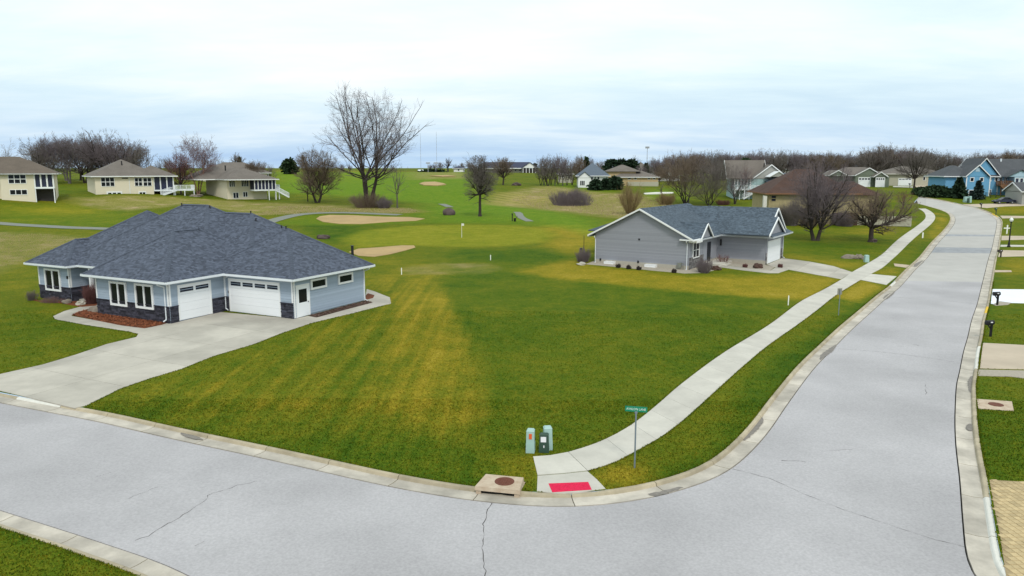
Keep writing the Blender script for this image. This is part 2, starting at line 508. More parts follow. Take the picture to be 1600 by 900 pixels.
ins = np.zeros(len(tri), bool); ins[bb] = inside(CORR, cen[bb])
tri = tri[~ins]
A_ = (gv[tri[:,1]]-gv[tri[:,0]]); B_ = (gv[tri[:,2]]-gv[tri[:,0]])
fl = (A_[:,0]*B_[:,1]-A_[:,1]*B_[:,0]) < 0
tri[fl] = tri[fl][:, ::-1]
gz = TT(gv)
me = bpy.data.meshes.new('ground')
me.from_pydata([(a[0],a[1],z) for a, z in zip(gv, gz)], [], [tuple(map(int,t)) for t in tri])
me.polygons.foreach_set('use_smooth', [True]*len(tri))

def reg(pix, soft=1.0):
    """soft membership 0..1 of every ground vertex in a region marked out in the picture"""
    P = np.array(GL(pix)); d = np.full(len(gv), -1e9)
    lo, hi = P.min(0)-3*soft, P.max(0)+3*soft
    m = (gv[:,0]>lo[0])&(gv[:,0]<hi[0])&(gv[:,1]>lo[1])&(gv[:,1]<hi[1])
    d[m] = sdist(P, gv[m])
    return np.clip(0.5 + d/(2*soft), 0, 1)
dry = np.full(len(gv), 0.30); tan = np.zeros(len(gv)); lush = np.zeros(len(gv)); mow = np.zeros(len(gv))
def setv(a, r, val): a[:] = a*(1-r) + val*r
# big lot: olive left part, bright strip, darker right part
setv(dry, reg([(590,425),(684,428),(705,480),(742,560),(770,645),(740,700),(560,690),(150,632),(400,545),(600,470)], 2.2), 0.38)
setv(dry, reg([(620,428),(686,429),(712,480),(748,560),(768,640),(690,672),(600,640),(610,520)], 0.45), 0.54)
setv(dry, reg([(682,430),(800,425),(1000,452),(1230,470),(1190,520),(1060,600),(980,665),(860,715),(780,720),(770,640),(735,530)], 0.45), 0.21)
setv(dry, reg([(800,560),(900,520),(1010,560),(960,640),(850,670),(790,640)], 4), 0.30)
setv(dry, reg([(810,425),(900,402),(932,416),(1075,432),(1200,430),(1232,423),(1316,437),(1275,470),(1210,466),(1060,455),(960,444),(870,436)], 0.9), 0.62)
setv(dry, reg([(1345,438),(1386,446),(1345,474),(1302,464)], 0.6), 0.68)
setv(dry, reg([(1356,428),(1402,432),(1420,418),(1382,417)], 0.6), 0.55)
setv(dry, reg([(1215,401),(1265,407),(1334,424),(1360,405),(1330,398),(1240,396)], 0.9), 0.55)
setv(dry, reg([(1447,326),(1475,335),(1480,346),(1462,372),(1450,372),(1462,346),(1462,336)], 0.8), 0.72)
setv(dry, reg([(1300,502),(1370,458),(1340,486),(1200,624),(1130,700),(1060,738),(1100,690),(1170,590)], 0.5), 0.10)
setv(dry, reg([(960,735),(1050,690),(1120,630),(1160,610),(1120,680),(1040,742),(960,762)], 1.0), 0.36)
setv(dry, reg([(150,634),(400,690),(620,738),(740,752),(760,700),(690,690),(500,672),(300,630)], 1.8), 0.2)
setv(dry, reg([(948,764),(925,738),(960,728),(1000,722),(1010,757)], 0.5), 0.62)
setv(dry, reg([(820,762),(832,716),(820,700),(790,745)], 0.5), 0.55)
setv(dry, reg([(0,580),(210,525),(80,495),(40,470),(0,470)], 2.0), 0.26)
setv(dry, reg([(590,470),(612,465),(700,440),(690,415),(590,405)], 1.2), 0.45)
# rough between lot and green
setv(tan, reg([(622,417),(690,410),(770,412),(790,420),(760,428),(630,430)], 0.8), 0.35)
# green and its banks
green = reg([(535,372),(570,360),(640,353),(720,351),(800,352),(852,357),(868,366),(850,378),(800,384),(720,386),(640,383),(560,386)], 1.2)
setv(dry, green, 0.62); setv(lush, green, 0.45)
setv(dry, reg([(850,352),(900,350),(960,366),(925,385),(905,398),(840,398),(860,372)], 2.0), 0.62)
setv(dry, reg([(700,392),(850,388),(900,402),(820,416),(720,405)], 2.0), 0.12)
setv(dry, reg([(470,350),(560,353),(560,362),(530,372),(520,380),(480,365)], 1.5), 0.10)
setv(lush, reg([(420,350),(470,335),(640,334),(700,335),(860,345),(1000,362),(925,372),(880,356),(700,348),(500,352)], 1.5), 0.4)
# fairways
setv(lush, reg([(425,268),(740,269),(745,300),(770,318),(860,328),(935,345),(930,362),(830,346),(700,347),(650,328),(660,318),(520,305),(430,300)], 4.0), 0.85)
setv(dry, reg([(425,266),(640,268),(640,276),(560,283),(430,285)], 8.0), 0.5)
setv(tan, reg([(640,268),(735,270),(735,279),(640,281)], 6.0), 0.55)
# left: far rough, tee mound, dry slopes
setv(tan, reg([(100,309),(340,312),(470,318),(560,322),(650,326),(662,331),(640,333),(520,331),(440,335),(400,336),(300,320),(200,330),(120,318)], 2.0), 0.66)
setv(lush, reg([(0,318),(130,318),(190,330),(240,343),(160,356),(0,348)], 3.0), 0.25)
setv(dry, reg([(20,322),(110,320),(165,328),(120,336),(30,334)], 4.0), 0.62)
setv(dry, reg([(0,308),(300,310),(340,316),(120,318),(0,318)], 3.0), 0.45)
setv(tan, reg([(0,362),(60,364),(150,372),(110,385),(40,408),(0,425),(-60,440),(-60,360)], 2.5), 0.52)
setv(dry, reg([(0,351),(170,360),(150,372),(0,364)], 1.5), 0.35)
setv(dry, reg([(0,425),(40,410),(60,440),(60,465),(0,450)], 1.5), 0.45)
# meadow right of the middle tree
prairie = reg([(760,318),(790,303),(850,290),(930,300),(1000,303),(1060,322),(1010,345),(930,337),(830,326)], 4.0)
setv(tan, prairie, 0.72)
setv(lush, reg([(845,288),(900,286),(960,292),(960,300),(890,298)], 3.0), 0.5)
setv(lush, reg([(1000,296),(1060,294),(1060,312),(1000,312)], 3.0), 0.55)
setv(tan, reg([(930,336),(990,318),(1090,322),(1090,332),(1000,332)], 3.0), 0.65)
# right lawns
setv(dry, reg([(1215,378),(1380,378),(1420,345),(1450,330),(1440,352),(1340,410),(1240,398)], 3.0), 0.22)
setv(dry, reg([(1330,357),(1420,346),(1400,366),(1330,366)], 2.0), 0.5)
setv(lush, reg([(1190,312),(1262,312),(1262,330),(1190,330)], 4.0), 0.5)
setv(dry, reg([(1545,680),(1640,680),(1640,745),(1545,745)], 1.2), 0.2)
setv(dry, reg([(1560,402),(1640,402),(1640,430),(1560,430)], 2.0), 0.5)
setv(dry, reg([(1540,320),(1640,320),(1640,335),(1560,335)], 3.0), 0.5)
# mowing stripes: lot only
lot = reg([(560,440),(690,430),(770,645),(745,750),(400,690),(150,632),(430,540)], 2.0)
mow[:] = lot
# thin brown line where the turf meets concrete
edge = np.zeros(len(gv)); mm = gv[:,1] < 110
edge[mm] = np.clip(1 - np.abs(sdist(CORR, gv[mm]))/0.7, 0, 1)
mow2 = reg([(770,300),(800,300),(870,312),(815,322),(760,322)], 2.0)
ca = me.color_attributes.new('cover', 'FLOAT_COLOR', 'POINT')
ca.data.foreach_set('color', np.c_[dry, tan, lush, mow].astype(np.float32).ravel())
ea = me.attributes.new('edge', 'FLOAT', 'POINT'); ea.data.foreach_set('value', edge.astype(np.float32))
m2 = me.attributes.new('mow2', 'FLOAT', 'POINT'); m2.data.foreach_set('value', mow2.astype(np.float32))

def grass_material():
    m = bpy.data.materials.new('grass'); m.use_nodes = True
    nt = m.node_tree; b = nt.nodes['Principled BSDF']
    b.inputs['Roughness'].default_value = 0.95; b.inputs['Specular IOR Level'].default_value = 0.05
    geo = N('ShaderNodeNewGeometry', nt)
    L = nt.links.new
    def noise(sc, det=4, rough=0.6, stretch=None, rot=0.0):
        n = N('ShaderNodeTexNoise', nt); n.inputs['Scale'].default_value = sc; n.inputs['Detail'].default_value = det; n.inputs['Roughness'].default_value = rough
        if stretch:
            mp = N('ShaderNodeMapping', nt); mp.inputs['Scale'].default_value = stretch; mp.inputs['Rotation'].default_value = (0,0,rot)
            L(geo.outputs['Position'], mp.inputs[0]); L(mp.outputs[0], n.inputs['Vector'])
        else: L(geo.outputs['Position'], n.inputs['Vector'])
        return n.outputs['Fac']
    def M(op, a, b_=None, c=None):
        n = N('ShaderNodeMath', nt, operation=op)
        for i, x in enumerate((a, b_, c)):
            if x is None: continue
            if hasattr(x, 'links'): L(x, n.inputs[i])
            else: n.inputs[i].default_value = x
        return n.outputs[0]
    def MR(x, a, b_, c=0, d=1):
        n = N('ShaderNodeMapRange', nt)
        for i, q in zip(('From Min','From Max','To Min','To Max'), (a,b_,c,d)): n.inputs[i].default_value = q
        L(x, n.inputs[0]); return n.outputs[0]
    def mix(f, a, b_):
        n = N('ShaderNodeMixRGB', nt)
        for i, x in enumerate((f, a, b_)):
            if hasattr(x, 'links'): L(x, n.inputs[i])
            elif isinstance(x, tuple): n.inputs[i].default_value = (*x, 1)
            else: n.inputs[i].default_value = x
        return n.outputs[0]
    at = N('ShaderNodeAttribute', nt); at.attribute_name = 'cover'
    sp = N('ShaderNodeSeparateColor', nt); L(at.outputs['Color'], sp.inputs[0])
    ae = N('ShaderNodeAttribute', nt); ae.attribute_name = 'edge'
    am = N('ShaderNodeAttribute', nt); am.attribute_name = 'mow2'
    big, mid, small, fine = noise(0.11, 3), noise(0.55, 5, 0.65), noise(2.6, 5, 0.7), noise(17, 3, 0.7)
    tuft = noise(7.0, 4, 0.75)
    # dryness with patches of three sizes
    d = M('ADD', sp.outputs[0], M('MULTIPLY', M('SUBTRACT', big, 0.5), 0.42))
    d = M('ADD', d, M('MULTIPLY', M('SUBTRACT', mid, 0.5), 0.52))
    d = M('ADD', d, M('MULTIPLY', M('SUBTRACT', small, 0.5), 0.46))
    d = M('ADD', d, M('MULTIPLY', M('SUBTRACT', tuft, 0.5), 0.4))
    # mowing stripes: long streaks that run away from the street
    st = noise(0.9, 2, 0.5, (1.6, 0.05, 1), math.radians(4))
    d = M('ADD', d, M('MULTIPLY', M('MULTIPLY', MR(st, 0.35, 0.65, -1, 1), at.outputs['Alpha']), 0.11))
    w2 = N('ShaderNodeTexWave', nt); w2.wave_type = 'BANDS'; w2.bands_direction = 'X'
    mp2 = N('ShaderNodeMapping', nt); mp2.inputs['Rotation'].default_value = (0,0,math.radians(38))
    L(geo.outputs['Position'], mp2.inputs[0]); L(mp2.outputs[0], w2.inputs['Vector'])
    w2.inputs['Scale'].default_value = 0.12; w2.inputs['Distortion'].default_value = 0.8
    d = M('ADD', d, M('MULTIPLY', ae.outputs['Fac'], -0.12))
    d = MR(d, 0.0, 1.0)
    rp = N('ShaderNodeValToRGB', nt); el = rp.color_ramp.elements
    stops = [(0.0,(0.036,0.084,0.005)),(0.18,(0.070,0.112,0.006)),(0.40,(0.132,0.142,0.009)),(0.66,(0.245,0.195,0.015)),(1.0,(0.38,0.29,0.05))]
    while len(el) < len(stops): el.new(0.5)
    for e_, (p, c) in zip(el, stops): e_.position = p; e_.color = (*c, 1)
    L(d, rp.inputs[0])
    lushc = mix(MR(mid, 0.3, 0.7), (0.082,0.185,0.008), (0.150,0.235,0.014))
    col = mix(M('MULTIPLY', sp.outputs[2], 0.85), rp.outputs[0], lushc)
    tanc = mix(MR(small, 0.3, 0.7), (0.30,0.255,0.085), (0.145,0.15,0.022))
    tanc = mix(MR(noise(0.22, 4), 0.5, 0.68), tanc, (0.36,0.27,0.15))
    tf = MR(M('ADD', sp.outputs[1], M('MULTIPLY', M('SUBTRACT', mid, 0.5), M('MULTIPLY', sp.outputs[1], 1.6))), 0.12, 0.75)
    col = mix(tf, col, tanc)
    col = mix(M('MULTIPLY', am.outputs['Fac'], MR(w2.outputs['Fac'], 0.35, 0.75, 0, 0.75)), col, (0.33,0.27,0.08))
    # blade-scale light and dark of the turf itself
    streak = noise(9, 3, 0.8, (1, 2.6, 1))
    g = M('MULTIPLY', MR(fine, 0.28, 0.72, 0.70, 1.32), MR(streak, 0.3, 0.7, 0.75, 1.27))
    g2 = MR(tuft, 0.3, 0.7, 0.80, 1.20)
    vm = N('ShaderNodeVectorMath', nt, operation='SCALE'); L(col, vm.inputs[0]); L(M('MULTIPLY', g, g2), vm.inputs['Scale'])
    L(vm.outputs[0], b.inputs['Base Color'])
    bp = N('ShaderNodeBump', nt); bp.inputs['Strength'].default_value = 0.7; bp.inputs['Distance'].default_value = 0.05
    L(M('ADD', M('MULTIPLY', fine, 0.6), tuft), bp.inputs['Height']); L(bp.outputs[0], b.inputs['Normal'])
    MATS['grass'] = m
grass_material()
me.materials.append(MATS['grass'])
ground = mobj('ground', me, kind='structure')

# ------------------------------------------------------------------ street surface, kerbs
ROAD_DZ, CW, GW = -0.115, 0.19, 0.86
road = sheet('road', CORR, -0.24, ['joint_dark'], step=2.5)
IN_E = offset(INL, -GW - 0.05); OUT_E = offset(OUTL, GW + 0.05)
# direction: INL runs left->right->up, its right side is the street; OUTL runs left->right->up, its left side is the street
Y_SPLIT = G(1440, 435)[1]
ia = nearest_i(IN_E, G(1408, 437)[:2]); oa = nearest_i(OUT_E, G(1548, 440)[:2])
near_poly = np.vstack([IN_E[:ia+1], OUT_E[:oa+1][::-1]])
near_poly = near_poly[::1]
tag(sheet('asphalt_surface', near_poly, ROAD_DZ, ['asphalt'], step=3.0, parent=road, kind=None, skirt=0.05), kind='structure')
# concrete bays further up the street
si = IN_E[ia:]; so_ = OUT_E[oa:]
li = np.r_[0, np.cumsum(np.linalg.norm(np.diff(si,axis=0),axis=1))]
lo_ = np.r_[0, np.cumsum(np.linalg.norm(np.diff(so_,axis=0),axis=1))]
NB = 26
def at_len(P, l, s): return np.array([np.interp(s, l, P[:,0]), np.interp(s, l, P[:,1])])
pv = [proj((*at_len(so_, lo_, lo_[-1]*k/NB), T(*at_len(so_, lo_, lo_[-1]*k/NB)))) for k in range(NB+1)]
def frac_at_v(L, l, vv):
    ks = np.linspace(0, 1, 400); best = None
    for k in ks:
        p = at_len(L, l, l[-1]*k)
        if proj((p[0], p[1], T(*p)))[1] <= vv: return k
    return 1.0
pa = [(frac_at_v(si, li, a), frac_at_v(so_, lo_, b)) for a, b in ((393.5, 394.5), (385, 386.5), (368, 368.5), (365, 366))]
def lerp_k(t):
    """matching stations on both edges; t = 0..1 outer"""
    xs = [0] + [b for a, b in pa] + [1]; ys = [0] + [a for a, b in pa] + [1]
    return float(np.interp(t, xs, ys))
sheet('bay_bed', np.vstack([si, so_[::-1]]), ROAD_DZ-0.035, ['slab_light'], step=2.5, parent=road, kind=None)
stn = sorted(set([0] + [b for a, b in pa] + list(np.linspace(pa[0][1]/4, pa[0][1]*3/4, 3)) + [ (pa[1][1]+pa[2][1])/2 ] + list(np.linspace(pa[3][1], 1, 16))))
for k in range(len(stn)-1):
    a, b = stn[k], stn[k+1]
    if b-a < 1e-4: continue
    g = 0.012/lo_[-1]
    oo = [at_len(so_, lo_, lo_[-1]*t) for t in np.linspace(a+g, b-g, 9)]
    ii = [at_len(si, li, li[-1]*lerp_k(t)) for t in np.linspace(a+g, b-g, 9)]
    dark = any(abs(a-q) < 1e-6 for q in (pa[0][1], pa[2][1]))
    sheet('patched_bay' if dark else 'concrete_bay', np.array(ii + oo[::-1]), ROAD_DZ, ['patch_dark' if dark else 'slab_light'], step=2.5, parent=road, kind=None, skirt=0.05)

def low_at(p, lows):
    return max([0.0] + [min(1.0, max(0.0, (r - math.dist(p, c))/0.9)) for c, r in lows])
def curb(name, L, side, lows, paint, dip_skip=None, seg=3.3):
    """kerb and gutter: one object per cast length"""
    d = np.r_[0, np.cumsum(np.linalg.norm(np.diff(L, axis=0), axis=1))]
    root = mobj(name, bpy.data.meshes.new(name), kind='structure')
    s = 0.0
    nseg = int(d[-1]/seg)
    for k in range(nseg):
        s0, s1 = k*seg+0.015, (k+1)*seg-0.015
        q = np.linspace(s0, s1, 5)
        P = np.c_[np.interp(q, d, L[:,0]), np.interp(q, d, L[:,1])]
        P2 = np.c_[np.interp(q+0.05, d, L[:,0]), np.interp(q+0.05, d, L[:,1])]
        t = P2-P; t /= np.linalg.norm(t, axis=1)[:,None]+1e-9
        nrm = np.c_[-t[:,1], t[:,0]]*side
        mid = P[2]
        zb = TT(P)
        mb = MB(); rings = []
        for i in range(5):
            lw = 0.45*low_at(P[i], lows)
            top = 0.012 - 0.10*lw
            prof = [(0,-0.3),(0.0,top-0.01),(0.02,top),(0.13,top),(0.165,top-0.02),(0.21,-0.115+0.02*lw),(0.5,-0.13),(GW,-0.105),(GW,-0.3)]
            rings.append([(P[i][0]+nrm[i][0]*a, P[i][1]+nrm[i][1]*a, zb[i]+z) for a, z in prof])
        n = len(rings[0]); V = [p for r in rings for p in r]
        F = []; 
        for i in range(4):
            for j in range(n-1):
                a, b = i*n+j, (i+1)*n+j
                F.append((a, b, b+1, a+1) if side < 0 else (a, a+1, b+1, b))
        F.append(tuple(range(n)) if side > 0 else tuple(range(n))[::-1])
        F.append(tuple(range(4*n, 5*n))[::-1] if side > 0 else tuple(range(4*n, 5*n)))
        mb.add(V, F, 0, random.random())
        hit = [m for c, r, m in paint if math.dist(mid, c) < r]
        mats = ['curb', 'gutter_pan', hit[0] if hit else 'curb']
        for fi in range(4*(n-1)):
            if fi % (n-1) in (5,6,7): mb.m[fi] = 1
        if hit:
            for fi in range(len(mb.f)):
                if any((fi % (n-1)) == j for j in (1,2,3,4)) and fi < 4*(n-1): mb.m[fi] = 2
        mb.build('kerb_section', mats, root)
    return root
g2 = lambda u, v: tuple(G(u, v)[:2])
in_low = [(g2(60,625), 3.2), (g2(20,616), 4.0), (g2(895,770), 1.5), (g2(1393,440), 1.6)]
out_low = [(g2(1531,556), 2.6), (g2(1549,463), 2.2), (g2(1560,396), 2.2), (g2(1564,372), 3), (g2(1512,321), 6), (g2(1562,339), 3), (g2(1558,840), 2.6), (g2(1548,780), 1.8)]
random.seed(5)
curb('kerb', INL, -1, in_low, [(g2(80,630), 2.0, 'curb_white'), (g2(1393,440), 1.8, 'curb_white')])
curb('kerb', OUTL, 1, out_low, [(g2(1543,487), 1.9, 'yellow_paint'), (g2(1556,337), 4.0, 'yellow_paint'), (g2(1531,556), 2.4, 'curb_white'), (g2(1555,820), 3.0, 'curb_white')])

# cracks and open joints in the asphalt: narrow strips on the surface
def crack(pix, wd=0.025, seed=1, amp=0.07):
    rn = random.Random(seed)
    P = resample(catmull([np.array(G(u, v, ROAD_DZ)[:2]) for u, v in pix], 0.5), 0.22)
    P = P + np.array([[rn.gauss(0, amp*0.45), rn.gauss(0, amp*0.45)] for _ in P])
    a = offset(P, wd/2); b = offset(P, -wd/2)
    w_ = np.array([max(0.15, rn.random()) for _ in P])[:, None]
    a = P+(a-P)*w_; b = P+(b-P)*w_
    z = TT(P)+ROAD_DZ+0.004
    mb = MB(); n = len(P)
    mb.add([(p[0],p[1],c) for p, c in zip(a, z)]+[(p[0],p[1],c) for p, c in zip(b, z)], [(i, n+i, n+i+1, i+1) for i in range(n-1)])
    mb.build('road_crack', 'joint_dark', road)
crack([(767,787),(757,815),(754,850),(756,885),(757,905)], 0.035, 1)
crack([(208,844),(230,838),(260,820),(315,787),(334,770),(400,752)], 0.028, 2)
crack([(200,780),(222,770),(245,761)], 0.022, 3)
crack([(1145,733),(1200,747),(1255,771),(1320,797),(1390,820),(1450,840),(1512,856)], 0.026, 4, 0.04)
crack([(1222,719),(1240,719),(1258,722)], 0.05, 5)
crack([(1310,545),(1355,548),(1420,555),(1500,567)], 0.035, 6, 0.02)
crack([(1385,464),(1440,467),(1500,472),(1530,475)], 0.045, 7, 0.02)
crack([(302,855),(318,846)], 0.02, 8); crack([(152,745),(172,738)], 0.018, 9)
crack([(1447,617),(1446,600)], 0.025, 10); crack([(1425,538),(1437,540)], 0.08, 11)
crack([(1405,541),(1425,541)], 0.03, 12); crack([(1280,705),(1330,702)], 0.018, 13)

# ------------------------------------------------------------------ pavement of concrete slabs
WL = [(833,714),(860,712),(888,707),(933,693),(983,667),(1027,633),(1065,600),(1130,552),(1200,509),(1250,472),(1287.5,452.5),(1316,436),(1332,425),
 (1350,415),(1375,400),(1399,378),(1420,362),(1438,349),(1445.5,341.5),(1446,335.5),(1442,330),(1435,326)]
WR = [(868,770),(905,748),(918,736),(957,725),(997,703),(1033,683),(1073,652),(1128,602),(1165,569),(1200,540),(1237,514),(1275,486),(1307,461),
 (1345,437.5),(1362,427.5),(1380,417.5),(1400,400),(1423,377.5),(1441,362),(1456,349),(1461,341.5),(1460,335.5),(1454,330),(1446,326)]
wl = resample(catmull(GL(WL[2:]), 0.4), 0.4); wr = resample(catmull(GL(WR[2:]), 0.4), 0.4)
wl = smoothline(wl, 5); wr = smoothline(wr, 5)
def slab_obj(name, quadpts, dz, m, parent, skirt=0.06, step=None):
    return sheet(name, quadpts, dz, [m], step=step, parent=parent, kind=None, skirt=skirt)
walk = sheet('pavement_bed', np.vstack([offset(wl, -0.03), offset(wr, 0.03)[::-1]]), 0.006, ['joint_dark'], step=2.0)
walk.name = 'pavement'
ll = np.r_[0, np.cumsum(np.linalg.norm(np.diff(wl,axis=0),axis=1))]; lr = np.r_[0, np.cumsum(np.linalg.norm(np.diff(wr,axis=0),axis=1))]
# matching stations by nearest point
nsl = int(ll[-1]/2.3)
prev = None
for k in range(nsl):
    t0, t1 = k/nsl, (k+1)/nsl
    gl_, gr_ = 0.008/ll[-1], 0.008/lr[-1]
    A4 = [at_len(wl, ll, ll[-1]*t) for t in np.linspace(t0+gl_, t1-gl_, 4)]
    def rr(t):  # station on the right edge abreast of the left one
        p = at_len(wl, ll, ll[-1]*t); return p
    B4 = []
    for t in np.linspace(t0+gr_, t1-gr_, 4): B4.append(at_len(wr, lr, lr[-1]*t))
    slab_obj('concrete_slab', np.array(A4 + B4[::-1]), 0.028, 'walk', walk)
# the ramp at the corner: two slabs and the red plate
rampw = lambda pts: np.array(GL(pts))
slab_obj('concrete_slab', rampw([(833,714),(860,712),(887.5,707),(917.5,736),(880,740),(840,743)]), 0.026, 'walk', walk)
slab_obj('concrete_slab', rampw([(840,744),(880,741),(918,737),(933,750),(946,764),(905,769.5),(870,770.5),(839,768)]), 0.018, 'walk', walk)
tp = sheet('tactile_plate', rampw([(857,756.5),(919,754),(924.5,766),(863,770)]), 0.030, ['red_plate'], skirt=0.012, kind=None)
# domes on the plate
mb = MB(); q4 = [np.array(p) for p in GL([(857,756.5),(919,754),(924.5,766),(863,770)])]
for i in range(1, 25):
    for j in range(1, 9):
        a, b = i/25, j/9
        p = (q4[0]*(1-a)+q4[1]*a)*(1-b) + (q4[3]*(1-a)+q4[2]*a)*b
        z = T(*p)+0.030
        mb.lathe([(0.022, 0), (0.013, 0.014)], (p[0], p[1], z), 6)
mb.build('dome', 'red_plate', tp, kind='stuff')
tag(tp, 'red tactile warning plate at the foot of the kerb ramp', 'tactile plate')
# little marks on the pavement up the street

# grass blades: real tufts over the near lawns and a ragged fringe along every paved edge
from mathutils.kdtree import KDTree
kd = KDTree(len(gv))
_nearm = np.where((gv[:,1] < 75) & (gv[:,1] > 5))[0]
kd = KDTree(len(_nearm))
for i in _nearm: kd.insert((gv[i,0], gv[i,1], 0), int(i))
kd.balance()
def blades(name, pts, h, wd, lean, seed, label):
    rg = np.random.default_rng(seed); n = len(pts); z = TT(pts)
    idx = np.array([kd.find((p[0], p[1], 0))[1] for p in pts])
    a = rg.random(n)*2*PI; dx = np.c_[np.cos(a), np.sin(a)]*(wd*rg.uniform(.6, 1.4, n))[:,None]/2
    b = rg.random(n)*2*PI; ln = np.c_[np.cos(b), np.sin(b)]*(lean*rg.random(n))[:,None]; hh = h*rg.uniform(.4, 1.15, n)
    V = np.stack([np.c_[pts-dx, z-.01], np.c_[pts+dx, z-.01], np.c_[pts+dx*.5+ln, z+hh*.9], np.c_[pts-dx*.5+ln*1.2, z+hh]], 1).reshape(-1,3)
    me_ = bpy.data.meshes.new(name); me_.vertices.add(4*n); me_.vertices.foreach_set('co', V.astype(np.float32).ravel())
    F = np.arange(4*n, dtype=np.int32); me_.loops.add(4*n); me_.loops.foreach_set('vertex_index', F)
    me_.polygons.add(n); me_.polygons.foreach_set('loop_start', np.arange(0, 4*n, 4, dtype=np.int32)); me_.polygons.foreach_set('loop_total', np.full(n, 4, np.int32))
    cov = np.c_[dry, tan, lush, mow][idx]; cov[:,0] = np.clip(cov[:,0]+rg.normal(0.02, .10, n), 0, 1); cov = np.repeat(cov, 4, 0)
    ca_ = me_.color_attributes.new('cover', 'FLOAT_COLOR', 'POINT'); ca_.data.foreach_set('color', cov.astype(np.float32).ravel())
    me_.materials.append(MATS['grass']); me_.update(calc_edges=True)
    o = mobj(name, me_, kind='stuff'); o['label'] = label; o['category'] = 'grass'; return o
rg0 = np.random.default_rng(9)
avoid = [np.vstack([wl, wr[::-1]]), rampw([(833,714),(860,712),(887.5,707),(917.5,736),(933,750),(946,764),(905,769.5),(870,770.5),(839,768)])]
def scatter(n, y0, y1):
    y = rg0.uniform(y0, y1, n); x = rg0.uniform(-1, 1, n)*(0.70*y+4); return np.c_[x, y]
NEARPAVE = [P for P in avoid]
def lawn_only(q, polys):
    q = q[~inside(CORR, q)]
    for P in polys: q = q[~inside(P, q)]
    return q

# ================================================================== BUILDINGS
def ray_plane(O, n, u, v):
    d = ray(u, v); t = float((np.array(O)-CAMV)@n)/float(d@n)
    return CAMV + d*t
class Wall:
    def __init__(s, b, p0, p1):
        s.b = b; s.p0 = np.array(p0, float); s.L = float(np.linalg.norm(np.array(p1, float)-s.p0))
        s.d = (np.array(p1, float)-s.p0)/s.L; s.n = np.array([s.d[1], -s.d[0]])
    def pt(s, a, z, o=0.0):
        q = s.p0+s.d*a+s.n*o; return (q[0], q[1], z)
    def px(s, u, v):
        O = s.b.l2w((s.p0[0], s.p0[1], 0)); c, k = math.cos(s.b.th), math.sin(s.b.th)
        n = np.array([s.n[0]*c-s.n[1]*k, s.n[0]*k+s.n[1]*c, 0])
        q = s.b.w2l(ray_plane(O, n, u, v))
        return float((q[:2]-s.p0)@s.d), float(q[2])
    def rect(s, u0, v0, u1, v1):
        uc, vc = (u0+u1)/2, (v0+v1)/2
        a0 = s.px(u0, vc)[0]; a1 = s.px(u1, vc)[0]; z1 = s.px(uc, v0)[1]; z0 = s.px(uc, v1)[1]
        return min(a0,a1), max(a0,a1), min(z0,z1), max(z0,z1)
    def box(s, mb, a0, a1, z0, z1, o0, o1, mi=0, r=None):
        return mb.hull8([s.pt(a0,z0,o1), s.pt(a1,z0,o1), s.pt(a1,z0,o0), s.pt(a0,z0,o0)],
                        [s.pt(a0,z1,o1), s.pt(a1,z1,o1), s.pt(a1,z1,o0), s.pt(a0,z1,o0)], mi, r)
class Bld:
    def __init__(s, name, label, cat, O, th, group=None):
        s.O = np.array(O, float); s.th = th
        s.root = thing(name, label, cat, O, th, group)
    def l2w(s, p):
        c, k = math.cos(s.th), math.sin(s.th)
        return s.O + np.array([p[0]*c-p[1]*k, p[0]*k+p[1]*c, p[2]])
    def w2l(s, p):
        c, k = math.cos(s.th), math.sin(s.th); q = np.array(p)-s.O
        return np.array([q[0]*c+q[1]*k, -q[0]*k+q[1]*c, q[2]])
    def wall(s, p0, p1): return Wall(s, p0, p1)
    def add(s, name, mb, mats, **kw): return mb.build(name, mats, s.root, **kw)
def window(wl_, rect, nx=2, ny=1, fr=0.16, mull=0.14, pane='pane_dark', mat_='white_trim', deep=0.14, sill=False, many=True):
    a0, a1, z0, z1 = rect
    mb = MB()
    wl_.box(mb, a0, a0+fr, z0, z1, 0, deep); wl_.box(mb, a1-fr, a1, z0, z1, 0, deep)
    wl_.box(mb, a0+fr, a1-fr, z0, z0+fr, 0, deep-0.003); wl_.box(mb, a0+fr, a1-fr, z1-fr, z1, 0, deep-0.003)
    if sill: wl_.box(mb, a0-0.04, a1+0.04, z0-0.07, z0-0.002, 0, deep+0.04)
    ia, ib, ja, jb = a0+fr, a1-fr, z0+fr, z1-fr
    cw = (ib-ia-(nx-1)*mull)/nx; ch = (jb-ja-(ny-1)*mull)/ny
    for i in range(1, nx): wl_.box(mb, ia+i*cw+(i-1)*mull, ia+i*(cw+mull), ja, jb, 0, deep-0.008)
    for j in range(1, ny): wl_.box(mb, ia, ib, ja+j*ch+(j-1)*mull, ja+j*(ch+mull), 0, deep-0.014)
    f = mb.build('window', mat_, wl_.b.root)
    if many:
        for i in range(nx):
            for j in range(ny):
                p = MB(); x0 = ia+i*(cw+mull); y0 = ja+j*(ch+mull)
                wl_.box(p, x0-0.002, x0+cw+0.002, y0-0.002, y0+ch+0.002, 0.001, deep-0.07); p.build('pane', pane, f)
    else:
        p = MB(); wl_.box(p, ia, ib, ja, jb, 0.001, deep-0.07); p.build('pane', pane, f)
    return f
